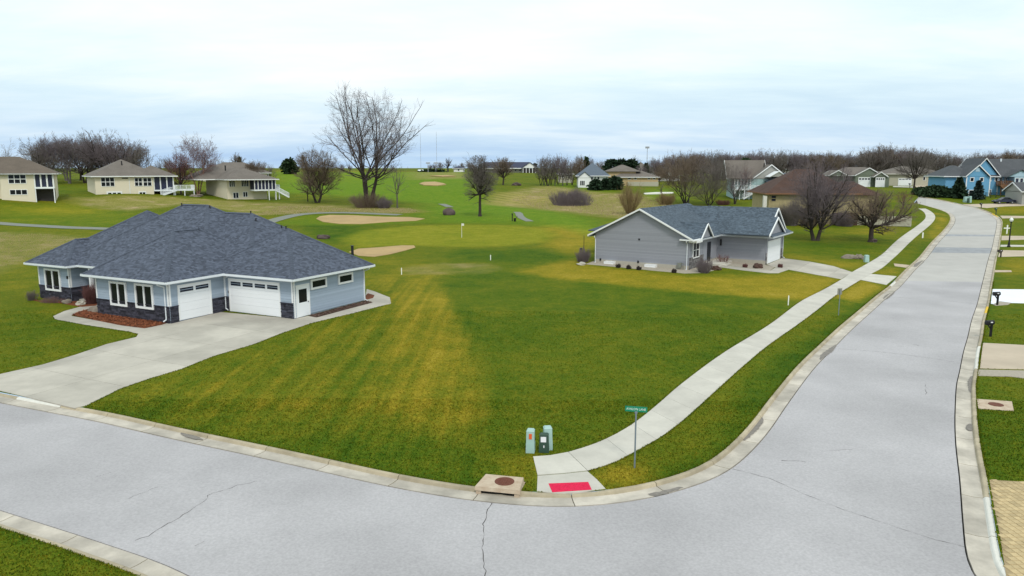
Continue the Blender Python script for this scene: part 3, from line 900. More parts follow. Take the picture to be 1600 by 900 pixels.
def hip_planes(x0, x1, y0, y1, ze, sl):
    """list of planes; each = [eave start, eave end, ... up], counter-clockwise seen from above"""
    w, d = x1-x0, y1-y0; h = min(w, d)/2; zr = ze+h*sl
    if w >= d: r0, r1 = (x0+h, (y0+y1)/2, zr), (x1-h, (y0+y1)/2, zr)
    else: r0, r1 = ((x0+x1)/2, y0+h, zr), ((x0+x1)/2, y1-h, zr)
    a, b, c, d_ = (x0,y0,ze), (x1,y0,ze), (x1,y1,ze), (x0,y1,ze)
    if w >= d: return [[a,b,r1,r0],[b,c,r1],[c,d_,r0,r1],[d_,a,r0]], (r0, r1)
    return [[a,b,r0],[b,c,r1,r0],[c,d_,r1],[d_,a,r0,r1]], (r0, r1)
def gable_planes(x0, x1, y0, y1, ze, sl, axis='x'):
    """ridge along axis"""
    if axis == 'x':
        ym = (y0+y1)/2; zr = ze+(y1-y0)/2*sl
        return [[(x0,y0,ze),(x1,y0,ze),(x1,ym,zr),(x0,ym,zr)],[(x1,y1,ze),(x0,y1,ze),(x0,ym,zr),(x1,ym,zr)]], ((x0,ym,zr),(x1,ym,zr))
    xm = (x0+x1)/2; zr = ze+(x1-x0)/2*sl
    return [[(x1,y0,ze),(x1,y1,ze),(xm,y1,zr),(xm,y0,zr)],[(x0,y1,ze),(x0,y0,ze),(xm,y0,zr),(xm,y1,zr)]], ((xm,y0,zr),(xm,y1,zr))
def solid_roof(mb, planes, th=0.16, mi=0):
    """each plane as a slab with thickness (closed, rests on its own eave)"""
    for P in planes:
        n = len(P)
        mb.add([(p[0],p[1],p[2]) for p in P]+[(p[0],p[1],p[2]-th) for p in P],
               [tuple(range(n)), tuple(range(n,2*n))[::-1]]+[(i, n+i, n+(i+1)%n, (i+1)%n) for i in range(n)], mi)
def shingle(planes, others, expo=0.145, tab=0.25, seed=0, lift=0.018):
    """overlapping tabs course by course; 'others' = height functions of the roofs that may cover a spot"""
    rn = random.Random(seed); V = []; F = []; R = []
    for P in planes:
        P = [np.array(p, float) for p in P]
        e = P[1]-P[0]; L = np.linalg.norm(e); e /= L
        nrm = np.cross(e, P[2]-P[0]); nrm /= np.linalg.norm(nrm); s = np.cross(nrm, e)
        uv = [(float((p-P[0])@e), float((p-P[0])@s)) for p in P]
        H_ = max(q[1] for q in uv); k = 0
        while k*expo < H_-0.03:
            a, b = k*expo, min((k+1)*expo, H_)
            m = (a+b)/2; xs = []
            for (p, q) in zip(uv, uv[1:]+uv[:1]):
                if (p[1] > m) != (q[1] > m): xs.append(p[0]+(m-p[1])*(q[0]-p[0])/(q[1]-p[1]))
            if len(xs) >= 2:
                xa, xb = min(xs), max(xs); x = xa
                x1 = xa+tab*rn.random()
                while x < xb-1e-3:
                    x1 = min(x1, xb)
                    c = P[0]+e*((x+x1)/2)+s*m
                    if not any(o(c[0], c[1]) > c[2]+0.03 for o in others):
                        l0 = lift*(0.6+0.7*rn.random())
                        q0 = P[0]+e*(x+0.004)+s*a; q1 = P[0]+e*(x1-0.004)+s*a
                        q2 = P[0]+e*(x1-0.004)+s*(b+0.02); q3 = P[0]+e*(x+0.004)+s*(b+0.02)
                        o = len(V)
                        V += [q0+nrm*l0, q1+nrm*l0, q2+nrm*0.003, q3+nrm*0.003, q0, q1]
                        F += [(o,o+1,o+2,o+3),(o+4,o+5,o+1,o)]; r = rn.random(); R += [r, r]
                    x = x1; x1 = x+tab*rn.choice((0.5,0.75,1,1,1.3))
            k += 1
    mb = MB(); mb.v = [tuple(p) for p in V]; mb.f = F; mb.m = [0]*len(F); mb.r = R
    return mb
def hipf(x0, x1, y0, y1, ze, sl):
    return lambda x, y: (ze+sl*min(x-x0, x1-x, y-y0, y1-y)) if (x0 < x < x1 and y0 < y < y1) else -99
def cap_line(b, p0, p1, m='shingle_cap', w=0.32, name='ridge_cap'):
    p0, p1 = Vector(p0), Vector(p1); L = (p1-p0).length; n = max(1, int(L/0.3)); d = (p1-p0)/n
    a = (p1-p0).normalized().cross(Vector((0,0,1))).normalized()
    mb = MB(); rn = random.Random(int(L*100))
    for i in range(n):
        q0 = p0+d*i; q1 = p0+d*(i+1.15); u = Vector((0,0,1))
        c = [q0+a*w/2-u*0.055+u*0.02, q0+u*0.055, q0-a*w/2-u*0.035, q1+a*w/2-u*0.055, q1+u*0.032, q1-a*w/2-u*0.055]
        mb.add(c, [(0,1,4,3),(1,2,5,4),(0,2,1)], 0, rn.random())
    return b.add(name, mb, m)
def siding(b, wl_, z0, z1, mat_, expo=0.19, name='siding_board', gap=0.0, each=True, top=None, t=0.048):
    """lapped boards; 'top(a0,a1,z)->range' trims them under a gable"""
    k = 0; mb_all = MB(); me = None
    z = z0
    while z < z1-0.02:
        zt = min(z+expo, z1); a0, a1 = 0.0, wl_.L
        if top:
            r = top((z+zt)/2)
            if r is None: break
            a0, a1 = r
        mb = MB() if each else mb_all
        wl_.box(mb, a0, a1, z, z+0.012, 0, t)
        mb.add([wl_.pt(a0,z+0.012,t), wl_.pt(a1,z+0.012,t), wl_.pt(a1,zt,t*0.35), wl_.pt(a0,zt,t*0.35)], [(0,1,2,3)], 0, random.random())
        mb.add([wl_.pt(a0,z,0), wl_.pt(a0,z,t), wl_.pt(a0,zt,t*0.35), wl_.pt(a0,zt,0)], [(0,1,2,3)])
        mb.add([wl_.pt(a1,z,0), wl_.pt(a1,z,t), wl_.pt(a1,zt,t*0.35), wl_.pt(a1,zt,0)], [(3,2,1,0)])
        if each: mb.build(name, mat_, b.root)
        z = zt
    if not each: mb_all.build('siding', mat_, b.root, kind='stuff')
def ledge(b, wl_, a0, a1, z0, z1, seed=1):
    rn = random.Random(seed); mb = MB(); z = z0
    while z < z1-0.02:
        h = min(rn.choice((0.07,0.09,0.12,0.15)), z1-z); a = a0-rn.random()*0.2
        while a < a1:
            w_ = rn.uniform(0.18, 0.55); s0, s1 = max(a, a0), min(a+w_, a1)
            if s1-s0 > 0.03: wl_.box(mb, s0+0.006, s1-0.006, z+0.005, z+h-0.005, 0, 0.05+rn.random()*0.05, 0, rn.random())
            a += w_
        z += h
    return mb.build('stone_veneer', 'stone', b.root, kind='stuff')
def gutter(b, p0, p1, ze, m='gutter_white', size=0.13):
    w_ = b.wall(p0, p1); mb = MB()
    w_.box(mb, 0, w_.L, ze-0.20, ze+0.01, -0.03, 0.0)            # fascia
    w_.box(mb, 0, w_.L, ze-0.14, ze-0.12, 0.0, size); w_.box(mb, 0, w_.L, ze-0.12, ze+0.02, size-0.02, size)
    w_.box(mb, 0, 0.015, ze-0.12, ze+0.0, 0.0, size-0.02); w_.box(mb, w_.L-0.015, w_.L, ze-0.12, ze+0.0, 0.0, size-0.02)
    return b.add('gutter', mb, m)
def garage_door(b, wl_, rect, nwin, rows=4, m='door_white', frame=0.12, windows=True):
    a0, a1, z0, z1 = rect
    mb = MB()
    wl_.box(mb, a0-frame, a0, z0, z1+frame, 0, 0.085); wl_.box(mb, a1, a1+frame, z0, z1+frame, 0, 0.085)
    wl_.box(mb, a0, a1, z1, z1+frame, 0, 0.082)
    d = mb.build('garage_door', 'white_trim', b.root)
    h = (z1-z0)/rows
    for r in range(rows):
        p = MB(); zb = z0+r*h
        if r == rows-1 and windows:
            pw = (a1-a0)/nwin; fx = 0.10
            wl_.box(p, a0, a1, zb+0.006, zb+h*0.30, 0, 0.058); wl_.box(p, a0, a1, zb+h*0.80, zb+h-0.004, 0, 0.058)
            for i in range(nwin+1):
                x = a0+i*pw; wl_.box(p, max(a0, x-fx), min(a1, x+fx), zb+h*0.30, zb+h*0.80, 0, 0.058)
            o = p.build('door_panel', m, d)
            for i in range(nwin):
                g_ = MB(); wl_.box(g_, a0+i*pw+fx, a0+(i+1)*pw-fx, zb+h*0.30, zb+h*0.80, 0, 0.043)
                g_.build('pane', 'pane_blue', d)
        else:
            wl_.box(p, a0, a1, zb+0.006, zb+h/2-0.006, 0, 0.058); wl_.box(p, a0, a1, zb+h/2+0.004, zb+h-0.004, 0, 0.058)
            wl_.box(p, a0, a1, zb+h/2-0.006, zb+h/2+0.004, 0, 0.048)
            p.build('door_panel', m, d)
    return d

# ------------------------------------------------------------------ the blue-grey house on the left
B1 = Bld('ranch_house', 'blue grey house with dark hipped roof, dark stone skirting and two white garage doors', 'house', Gz(460,498,.45), math.radians(-27))
ZE = 3.05
foot = [(-26,-2.9),(-21.8,-2.9),(-21.8,-1.0),(-15.1,-1.0),(-15.1,-5.1),(-7.0,-5.1),(-7.0,0),(0,0),(0,8.2),(-3,11.4),(-26,11.4)]
mb = MB()
for x0,x1,y0,y1 in ((-26,-21.8,-2.9,9.6),(-21.85,-15.0,-1.0,11.4),(-15.1,-7.0,-5.1,3),(-15.2,-4.0,0.5,11.3),(-7.1,0,0,8.3)):
    mb.box(x0,x1,y0,y1,-0.6,ZE-0.1+0.001*x0)
B1.add('wall', mb, 'siding_blue')
L_ = (-26.8,-21.2,-3.5,4.5,ZE,.667); M3 = (-27.0,-14.5,-2.2,10.4,ZE,.667); M1 = (-23.9,-6.48,-2.5,11.9,ZE,.667)
M2 = (-22.0,-3.4,-0.55,11.9,ZE,.667); G2 = (-15.75,-6.4,-5.75,6.0,ZE,.667); G1 = (-9.0,0.62,-0.62,8.9,ZE,.667)
boxes = [L_, M3, M1, M2, G2, G1]
rb = MB(); 
for i, q in enumerate(boxes):
    pl_, rd = hip_planes(*q); solid_roof(rb, pl_, 0.05+0.004*i)
    rb.box(q[0]+0.02, q[1]-0.02, q[2]+0.02, q[3]-0.02, ZE-0.16-0.004*i, ZE-0.13, 1)
roof1 = B1.add('roof', rb, ['shingle_blue', 'soffit'])
for i, q in enumerate(boxes):
    pl_, rd = hip_planes(*q)
    oth = [hipf(*o) for j, o in enumerate(boxes) if j != i]
    if i in (1,2,3): oth_use = oth
    sh = shingle(pl_, oth, seed=i)
    if sh.f:
        o = sh.build('shingles', 'shingle_blue', roof1, kind='stuff')
def caps_for(b, boxes, i, m='shingle_cap'):
    q = boxes[i]; pl_, (r0, r1) = hip_planes(*q)
    oth = [hipf(*o) for j, o in enumerate(boxes) if j != i]
    lines = [(r0, r1)]
    x0,x1,y0,y1,ze,sl = q; w_, d = x1-x0, y1-y0
    if w_ >= d: lines += [((x0,y0,ze), r0), ((x0,y1,ze), r0), ((x1,y0,ze), r1), ((x1,y1,ze), r1)]
    else: lines += [((x0,y0,ze), r0), ((x1,y0,ze), r0), ((x0,y1,ze), r1), ((x1,y1,ze), r1)]
    for a, c in lines:
        a, c = np.array(a), np.array(c); n = 40; run = []
        if np.linalg.norm(c-a) < 0.3: continue
        for k in range(n+1):
            p = a+(c-a)*k/n
            vis = not any(o(p[0], p[1]) > p[2]+0.02 for o in oth)
            if vis: run.append(p)
            if (not vis or k == n) and len(run) > 1:
                cap_line(b, run[0]+np.array([0,0,.012]), run[-1]+np.array([0,0,.012]), m)
                run = []
            if not vis: run = []
for i in range(len(boxes)): caps_for(B1, boxes, i)
for a, c in (((-26.8,-3.5),(-21.2,-3.5)), ((-21.2,-3.5),(-21.2,-2.5)), ((-21.2,-2.5),(-15.75,-2.5)), ((-15.75,-2.5),(-15.75,-5.75)), ((-15.75,-5.75),(-6.4,-5.75)),
             ((-6.4,-5.75),(-6.4,-0.62)), ((-6.4,-0.62),(0.62,-0.62)), ((0.62,-0.62),(0.62,8.9)), ((0.62,8.9),(-3.4,8.9)), ((-26.8,4.5),(-26.8,-3.5)), ((-27.0,10.4),(-27.0,-2.2))):
    gutter(B1, a, c, ZE)
w_wing = B1.wall((-26,-2.9),(-21.8,-2.9)); w_wside = B1.wall((-21.8,-2.9),(-21.8,-1.0)); w_rec = B1.wall((-21.8,-1.0),(-15.1,-1.0))
w_gl = B1.wall((-15.1,-1.0),(-15.1,-5.1)); w_gf = B1.wall((-15.1,-5.1),(-7.0,-5.1)); w_gs = B1.wall((-7.0,-5.1),(-7.0,0)); w_d = B1.wall((-7.0,0),(0,0))
w_r = B1.wall((0,0),(0,8.3)); w_left = B1.wall((-26,9.6),(-26,-2.9)); w_back = B1.wall((0,8.3),(-4,8.3))
STZ = 1.12
for wl_, stone in ((w_wing,1),(w_wside,1),(w_rec,1),(w_left,1),(w_gl,1),(w_gf,1),(w_gs,0),(w_d,0),(w_r,0),(w_back,0)):
    z0_ = STZ if stone else 0.12
    if stone: ledge(B1, wl_, 0, wl_.L, -0.1, STZ, int(wl_.L*77)); 
    siding(B1, wl_, z0_, ZE-0.12, 'siding_blue', 0.19, each=wl_ not in (w_left, w_back, w_gl))
    if stone:
        mb = MB(); wl_.box(mb, 0, wl_.L, STZ-0.005, STZ+0.045, 0.03, 0.13); B1.add('stone_sill', mb, 'stone')
# garage walls: stone only beside the doors
sd_rect = w_gs.rect(279.5, 441, 328, 495); dd_rect = w_d.rect(361, 437.5, 437, 492)
sd_rect = (sd_rect[0], sd_rect[1], 0.02, 2.5); dd_rect = (dd_rect[0], dd_rect[1], 0.02, 2.5)
garage_door(B1, w_gs, sd_rect, 2, 4); garage_door(B1, w_d, dd_rect, 4, 4)
for wl_, r in ((w_gs, sd_rect), (w_d, dd_rect)):
    for a, c in ((0, r[0]-0.13), (r[1]+0.13, wl_.L)):
        if c-a > 0.1:
            ledge(B1, wl_, a, c, -0.1, STZ, int(c*99))
            mb = MB(); wl_.box(mb, a, c, STZ-0.005, STZ+0.045, 0.03, 0.13); B1.add('stone_sill', mb, 'stone')
# corner boards
def corner_board(b, wl_, a, z0, z1, w_=0.13, m='white_trim', o=0.06):
    mb = MB(); wl_.box(mb, a, a+w_, z0, z1, 0, o); return b.add('corner_board', mb, m)
for wl_, at_end in ((w_wing,0),(w_wing,1),(w_wside,0),(w_wside,1),(w_gl,0),(w_gl,1),(w_gf,0),(w_gf,1),(w_gs,0),(w_gs,1),(w_d,0),(w_d,1),(w_r,0),(w_r,1),(w_left,1)):
    z0_ = STZ+0.05 if wl_ not in (w_r,) else 0.05
    corner_board(B1, wl_, (wl_.L-0.13) if at_end else 0.0, z0_, ZE-0.15)
# frieze boards
for wl_ in (w_wing, w_wside, w_rec, w_gf, w_gs, w_d, w_r):
    mb = MB(); wl_.box(mb, 0.131, wl_.L-0.131, ZE-0.28, ZE-0.14, 0, 0.045); B1.add('frieze_board', mb, 'siding_blue')
# windows
window(w_wing, w_wing.rect(72, 420, 96, 454), 2, 1)
window(w_gf, w_gf.rect(173.5, 440, 199.5, 477.5), 2, 1)
window(w_gf, w_gf.rect(213, 443.5, 241, 482), 2, 1)
window(w_rec, w_rec.rect(148, 431, 168, 455), 2, 1)
window(w_r, w_r.rect(484, 434.5, 509, 450.5), 1, 1, 0.15)
window(w_r, w_r.rect(527, 427, 550, 442.5), 1, 1, 0.15)
# side door
r = w_r.rect(463.5, 447.5, 482, 498)
a0, a1 = 0.32, r[1]; z1_ = 2.35
mb = MB(); w_r.box(mb, a0-0.11, a0, 0.02, z1_+0.11, 0, 0.08); w_r.box(mb, a1, a1+0.11, 0.02, z1_+0.11, 0, 0.08); w_r.box(mb, a0, a1, z1_, z1_+0.11, 0, 0.077)
dr = B1.add('door', mb, 'white_trim')
mb = MB(); w_r.box(mb, a0, a1, 0.03, z1_, 0, 0.05); mb.build('door_leaf', 'door_white', dr)
mb = MB(); w_r.box(mb, a0+0.2, a1-0.2, 1.1, 2.1, 0.05, 0.056); mb.build('pane', 'pane_dark', dr)
mb = MB(); q = w_r.pt(a1-0.09, 1.08, 0.05); q2 = w_r.pt(a1-0.09, 1.08, 0.11); mb.tube(q, q2, 0.028, 0.035, 8); mb.build('handle', 'dark_metal', dr)
# downspouts
def downspout(b, wl_, a, ze, over=0.6, m='gutter_white', boot=0.7, r=0.045, zb=0.12):
    mb = MB()
    p = [wl_.pt(a, ze-0.13, over+0.05), wl_.pt(a, ze-0.25, over+0.05), wl_.pt(a, ze-0.48, 0.09), wl_.pt(a, zb+0.08, 0.09), wl_.pt(a, zb-0.04, 0.35)]
    for q0, q1 in zip(p, p[1:]): mb.tube(q0, q1, r, r, 6)
    return b.add('downspout', mb, m)
downspout(B1, w_gf, w_gf.L-0.32, ZE); downspout(B1, w_r, w_r.L-0.08, ZE); downspout(B1, w_gs, w_gs.L-0.10, ZE, 0.5)
# porch post in the entry corner
mb = MB(); mb.box(-20.1,-19.9,-2.35,-2.15,0.1,ZE-0.16); mb.box(-20.2,-19.8,-2.45,-2.05,0,0.95); B1.add('porch_post', mb, 'white_trim')
mb = MB(); mb.box(-21.8,-15.1,-2.3,-1.0,-0.2,0.10); B1.add('porch_floor', mb, 'walk')
# vents, stack, light
for (u, v, q) in ((284,320.5,0),(328,324.5,0),(392,333,0),(400,345,0),(440,356,0),(447,357,0)):
    best = None
    for t in np.linspace(30, 110, 800):
        p = B1.w2l(CAMV+ray(u, v+1.5)*t)
        zz = max(hipf(*o)(p[0], p[1]) for o in boxes)
        if zz > p[2]: best = (p[0], p[1], zz); break
    if best is not None:
        mb = MB(); mb.lathe([(0.05,-0.1),(0.05,0.22),(0.075,0.22),(0.075,0.26)], best, 8); mb.build('roof_vent', 'dark_metal', roof1)
mb = MB(); q = B1.w2l(ray_plane(B1.l2w((0,8.4,0)), np.array([-math.sin(B1.th), math.cos(B1.th), 0]), 551, 394))
pf = (-1.2, 8.75, 0)
st = B1.l2w((-0.6, 8.95, 0)); stt = thing('flue_pipe', 'black upright flue pipe standing behind the back eave of the blue grey house', 'pipe', (st[0], st[1], T(st[0], st[1])))
# place it on the line of sight of the photographed pipe
_t = ray(551, 403); _k = (np.linalg.norm(st[:2]))/np.linalg.norm(_t[:2]); _p = CAMV+_t*(_k*1.0)
stt.location = (_p[0], _p[1], T(_p[0], _p[1])); hgt = (CAMV+ray(551, 384)*_k)[2]-T(_p[0], _p[1])
mb = MB(); mb.tube((0,0,0),(0,0,hgt),0.11,0.11,12); mb.build('pipe', 'dark_metal', stt)
mb = MB(); mb.tube((0,0,hgt),(0,0,hgt+0.05),0.15,0.12,12); mb.build('cap', 'dark_metal', stt)
mb = MB(); w_wing.box(mb, 4.0,4.12,1.9,2.15,0.05,0.15); B1.add('wall_lamp', mb, 'dark_metal')
mb = MB(); w_d.box(mb, 0.35, 0.43, 1.45, 1.62, 0.04, 0.07); B1.add('keypad', mb, 'dark_metal')

# ------------------------------------------------------------------ the grey house in the middle
B2 = Bld('gabled_house', 'single storey grey sided house with broad gable end, slate grey roof and white rake boards', 'house', Gz(1075,422,.75), math.radians(-33.7))
E2 = 3.25
mb = MB()
mb.box(-11.06,0,0,15.2,0.45,E2-0.1); mb.box(-3,5.55,9.14,16.4,0.45,E2-0.12)
wl2 = B2.add('wall', mb, 'siding_grey')
mb = MB(); mb.box(-11.10,0.04,-0.04,15.24,-1.0,0.449); mb.box(-3,5.59,9.10,16.44,-1.0,0.447); B2.add('foundation', mb, 'foundation')
main_p, mr = gable_planes(-11.75, 0.62, -0.4, 14.6, E2-0.03, 0.505, 'y')
gar_p, gr = gable_planes(-5.5, 5.75, 8.55, 17.0, E2, 0.69, 'x')
end_p, er = hip_planes(-11.75, 0.62, 8.0, 20.4, E2-0.03, 0.505)   # hipped far end
porch_p, pr_ = gable_planes(-4.6, 0.75, 1.6, 5.4, E2+0.02, 0.80, 'x')
small_p, sr = gable_planes(1.2, 6.25, 7.6, 14.2, E2+0.18, 0.55, 'x')
rb = MB(); solid_roof(rb, main_p, 0.14); solid_roof(rb, gar_p, 0.15); solid_roof(rb, end_p, 0.06); solid_roof(rb, small_p, 0.10)
solid_roof(rb, porch_p, 0.10)
# pent roof under the front gables, rear bay
rb.hull8([(5.4,8.55,E2-0.02),(6.45,8.4,E2-0.10),(6.45,17.1,E2-0.10),(5.4,17.0,E2-0.02)],[(5.4,8.55,E2+0.45),(6.45,8.4,E2-0.04),(6.45,17.1,E2-0.04),(5.4,17.0,E2+0.45)],0)
rb.box(-11.2,0.55,0.0,15.0,E2-0.14,E2-0.11,1); rb.box(-2.9,6.3,8.7,16.9,E2-0.16,E2-0.13,1)
solid_roof(rb, hip_planes(-15.2,-9.5,6.0,13.5,E2-0.1,0.42)[0], 0.1)
roof2 = B2.add('roof', rb, ['shingle_slate', 'soffit'])
def gabf(x0,x1,y0,y1,ze,sl,axis):
    if axis == 'x': return lambda x,y: ze+sl*min(y-y0,y1-y) if (x0<x<x1 and y0<y<y1) else -99
    return lambda x,y: ze+sl*min(x-x0,x1-x) if (x0<x<x1 and y0<y<y1) else -99
fm = gabf(-11.75,0.62,-0.4,14.6,E2-0.03,.505,'y'); fg = gabf(-5.5,5.75,8.55,17.0,E2,.69,'x'); fp = gabf(-4.6,.75,1.6,5.4,E2+.02,.8,'x'); fs = gabf(1.2,6.25,7.6,14.2,E2+.18,.55,'x')
for k, (p_, o_) in enumerate(((main_p,[fg,fp]),(gar_p,[fm,fs]),(porch_p,[fm]),(small_p,[fg]))):
    sh = shingle(p_, o_, 0.145, 0.25, 40+k)
    if sh.f: sh.build('shingles', 'shingle_slate', roof2, kind='stuff')
for a, c in (((-5.56,-0.4,E2-0.03+0.505*6.185),(-5.56,14.4,E2-0.03+0.505*6.185)), ((-2.5,12.775,gr[0][2]),(5.75,12.775,gr[0][2])), ((-2.8,3.5,porch_p[0][2][2]),(0.75,3.5,porch_p[0][2][2]))):
    cap_line(B2, a, c, 'shingle_slate', 0.26)
W_g = B2.wall((-11.06,0),(0,0)); W_b = B2.wall((0,0),(0,4.35)); W_s = B2.wall((-0.5,9.14),(5.55,9.14)); W_f = B2.wall((5.55,9.14),(5.55,16.4)); W_l = B2.wall((-11.06,15.2),(-11.06,0))
# gable triangle
mb = MB(); zr = E2-0.03+0.505*6.185-0.14
mb.add([(-11.06,0,E2-0.11),(0,0,E2-0.11),(-5.56,0,zr-0.02),(-11.06,0.2,E2-0.11),(0,0.2,E2-0.11),(-5.56,0.2,zr-0.02)],[(0,1,2),(5,4,3),(0,3,4,1),(1,4,5,2),(2,5,3,0)])
B2.add('gable_wall', mb, 'siding_grey')
siding(B2, W_g, 0.45, 6.2, 'siding_grey', 0.165, each=False, top=lambda z: (0, W_g.L) if z < E2-0.1 else ((max(0,(z-E2+0.14)/0.505-0.62+0.0), W_g.L-max(0,(z-E2+0.14)/0.505-0.62)) if (z-E2+0.14)/0.505-0.62 < W_g.L/2-0.1 else None), t=0.032)
for wl_ in (W_b, W_s, W_f, W_l): siding(B2, wl_, 0.45, E2-0.12, 'siding_grey', 0.165, each=False, t=0.032)
def rake(b, p0, p1, w_=0.19, th=0.05, m='white_trim'):
    mb = MB(); p0, p1 = np.array(p0, float), np.array(p1, float)
    d = p1-p0; h = np.array([d[0], d[1], 0]); h /= np.linalg.norm(h); n = np.array([h[1], -h[0], 0])*th
    z = np.array([0,0,w_])
    mb.hull8([p0-z-n, p1-z-n, p1-z+n, p0-z+n], [p0-n, p1-n, p1+n, p0+n])
    return b.add('rake_board', mb, m)
yo = -0.43; zt = E2-0.03+0.505*6.185+0.03
rake(B2, (-11.85,yo,E2-0.02),(-5.56,yo,zt)); rake(B2, (-5.56,yo,zt),(0.72,yo,E2-0.02))
xo = 5.80; zt = gr[0][2]+0.03
rake(B2, (xo,12.775,zt),(xo,8.6,E2+0.12),0.2); rake(B2, (xo,12.775,zt),(xo,17.0,E2+0.05),0.2)
xo = 6.30; zt = sr[0][2]+0.03
rake(B2, (xo,10.9,zt),(xo,7.6,E2+0.2),0.2); rake(B2, (xo,10.9,zt),(xo,14.2,E2+0.2),0.2)
xo = 0.79; zt = porch_p[0][2][2]+0.03
rake(B2, (xo,3.5,zt),(xo,1.55,E2+0.0),0.17); rake(B2, (xo,3.5,zt),(xo,5.45,E2+0.0),0.17)
for nm, xw, y0, y1, ze_, zt_ in (('gable_wall',5.55,9.14,16.4,E2-0.1,gr[0][2]-0.2),('gable_wall',6.05,7.9,13.9,E2+0.18,sr[0][2]-0.15),('gable_wall',0.55,1.8,5.2,E2-0.1,porch_p[0][2][2]-0.15)):
    mb = MB(); ym = (y0+y1)/2
    mb.add([(xw,y0,ze_),(xw,y1,ze_),(xw,ym,zt_),(xw-0.25,y0,ze_),(xw-0.25,y1,ze_),(xw-0.25,ym,zt_)],[(0,1,2),(5,4,3),(0,3,4,1),(1,4,5,2),(2,5,3,0)])
    B2.add(nm, mb, 'siding_grey')
for a, c in (((0.62,0.0),(0.62,8.55)),((0.62,8.55),(6.4,8.55)),((6.45,8.4),(6.45,17.1)),((-11.75,14.6),(-11.75,-0.4))): gutter(B2, a, c, E2-0.06, 'gutter_grey', size=0.10)
mb = MB(); mb.box(-0.9,0.9,-0.45,1.6,E2-0.12,E2+0.02); mb.box(0.0,0.95,-0.1,1.5,E2-0.32,E2-0.13); B2.add('gable_return', mb, 'white_trim')
window(W_b, W_b.rect(1081.5, 378, 1091.5, 402.5), 2, 2, 0.10, 0.06)
ledge_m = MATS['stone']
mb = MB(); rn = random.Random(8)
z = 0.0
while z < 1.15:
    a = 0.0
    while a < 4.4:
        l = rn.uniform(0.2,0.5); W_b.box(mb, a+.01, min(4.4,a+l)-.01, z+.01, z+.15, 0, 0.06+rn.random()*0.06, 0, rn.random()); a += l
    z += 0.16
mb.build('stone_veneer', 'stone_light', B2.root, kind='stuff')
for a0, a1 in ((0.0,0.35),(6.5,7.26)):
    mb = MB(); z = 0.0
    while z < 1.25:
        W_f.box(mb, a0, a1, z+.01, z+.15, 0, 0.06+rn.random()*0.06, 0, rn.random()); z += 0.16
    mb.build('stone_veneer', 'stone_light', B2.root, kind='stuff')
r = W_f.rect(1199.5, 378, 1217, 409); r = (0.75, 5.9, 0.03, 2.45)
garage_door(B2, W_f, r, 4, 4, windows=False)
for wl_, a in ((W_s, W_s.L-0.13),(W_b,0.0),(W_b,W_b.L-0.13),(W_f,0.0),(W_f,W_f.L-0.13)): corner_board(B2, wl_, a, 0.46, E2-0.15, m='siding_grey')
downspout(B2, W_f, W_f.L-0.06, E2, 0.75); downspout(B2, W_g, 0.05, E2, 0.35, zb=0.0); downspout(B2, W_g, W_g.L-0.15, E2, 0.35, zb=0.0)
# porch recess: dark door, steps, lantern
W_p = B2.wall((0.0,9.13),(0.0,4.35))
mb = MB(); mb.box(-1.6,0.0,4.35,9.14,E2-0.2,E2-0.12); B2.add('porch_ceiling', mb, 'soffit')
mb = MB(); mb.box(0.0,1.9,4.5,8.9,-0.4,0.28); mb.box(1.9,2.3,5.2,7.4,-0.4,0.14); B2.add('porch_step', mb, 'walk')
mb = MB(); q = B2.wall((0,4.35),(0,9.14)); q.box(mb, 1.4,2.5,0.3,2.5,0.0,0.05); B2.add('door', mb, 'pane_dark')
mb = MB(); W_s.box(mb, 0.9,1.05,1.9,2.6,0.05,0.2); B2.add('wall_lamp', mb, 'dark_metal')
for (u, v) in ((999,374),):
    a, z = W_g.px(u, v); mb = MB(); W_g.box(mb, a-0.09, a+0.09, z-0.09, z+0.09, 0, 0.07); B2.add('wall_vent', mb, 'dark_metal')
for (u, v) in ((938.5,405.5),(997.5,409)):
    a, z = W_g.px(u, v); mb = MB(); W_g.box(mb, a-0.08, a+0.08, z-0.12, z+0.14, 0, 0.12); B2.add('meter', mb, 'dark_metal')
# gas meter and pipes near the right corner
a, z = W_g.px(1064, 414); mb = MB(); W_g.box(mb, a-0.2, a+0.15, 0.25, 0.75, 0.15, 0.42); mb.tube(W_g.pt(a-0.35,0.05,0.25), W_g.pt(a-0.35,0.7,0.25), 0.03, n=6); mb.tube(W_g.pt(a-0.35,0.7,0.25), W_g.pt(a+0.4,0.7,0.25), 0.03, n=6); mb.tube(W_g.pt(a+0.4,0.7,0.25), W_g.pt(a+0.4,0.0,0.25), 0.03, n=6); B2.add('gas_meter', mb, 'cart_path')
for (u0, u1, v) in ((947,962,414.5),(1010,1027,418.5)):
    a0 = W_g.px(u0, v)[0]; a1 = W_g.px(u1, v)[0]; mb = MB()
    W_g.box(mb, a0, a1, -0.1, 0.30, 0.55, 0.60); W_g.box(mb, a0, a0+0.05, -0.1, 0.30, 0, 0.56); W_g.box(mb, a1-0.05, a1, -0.1, 0.30, 0, 0.56); W_g.box(mb, a0, a1, 0.30, 0.34, 0, 0.62)
    B2.add('window_well', mb, 'white_trim')
mb = MB(); mb.tube((-5.5,14.2,6.3),(-5.5,14.2,6.9),0.06,n=8); B2.add('roof_vent', mb, 'dark_metal')

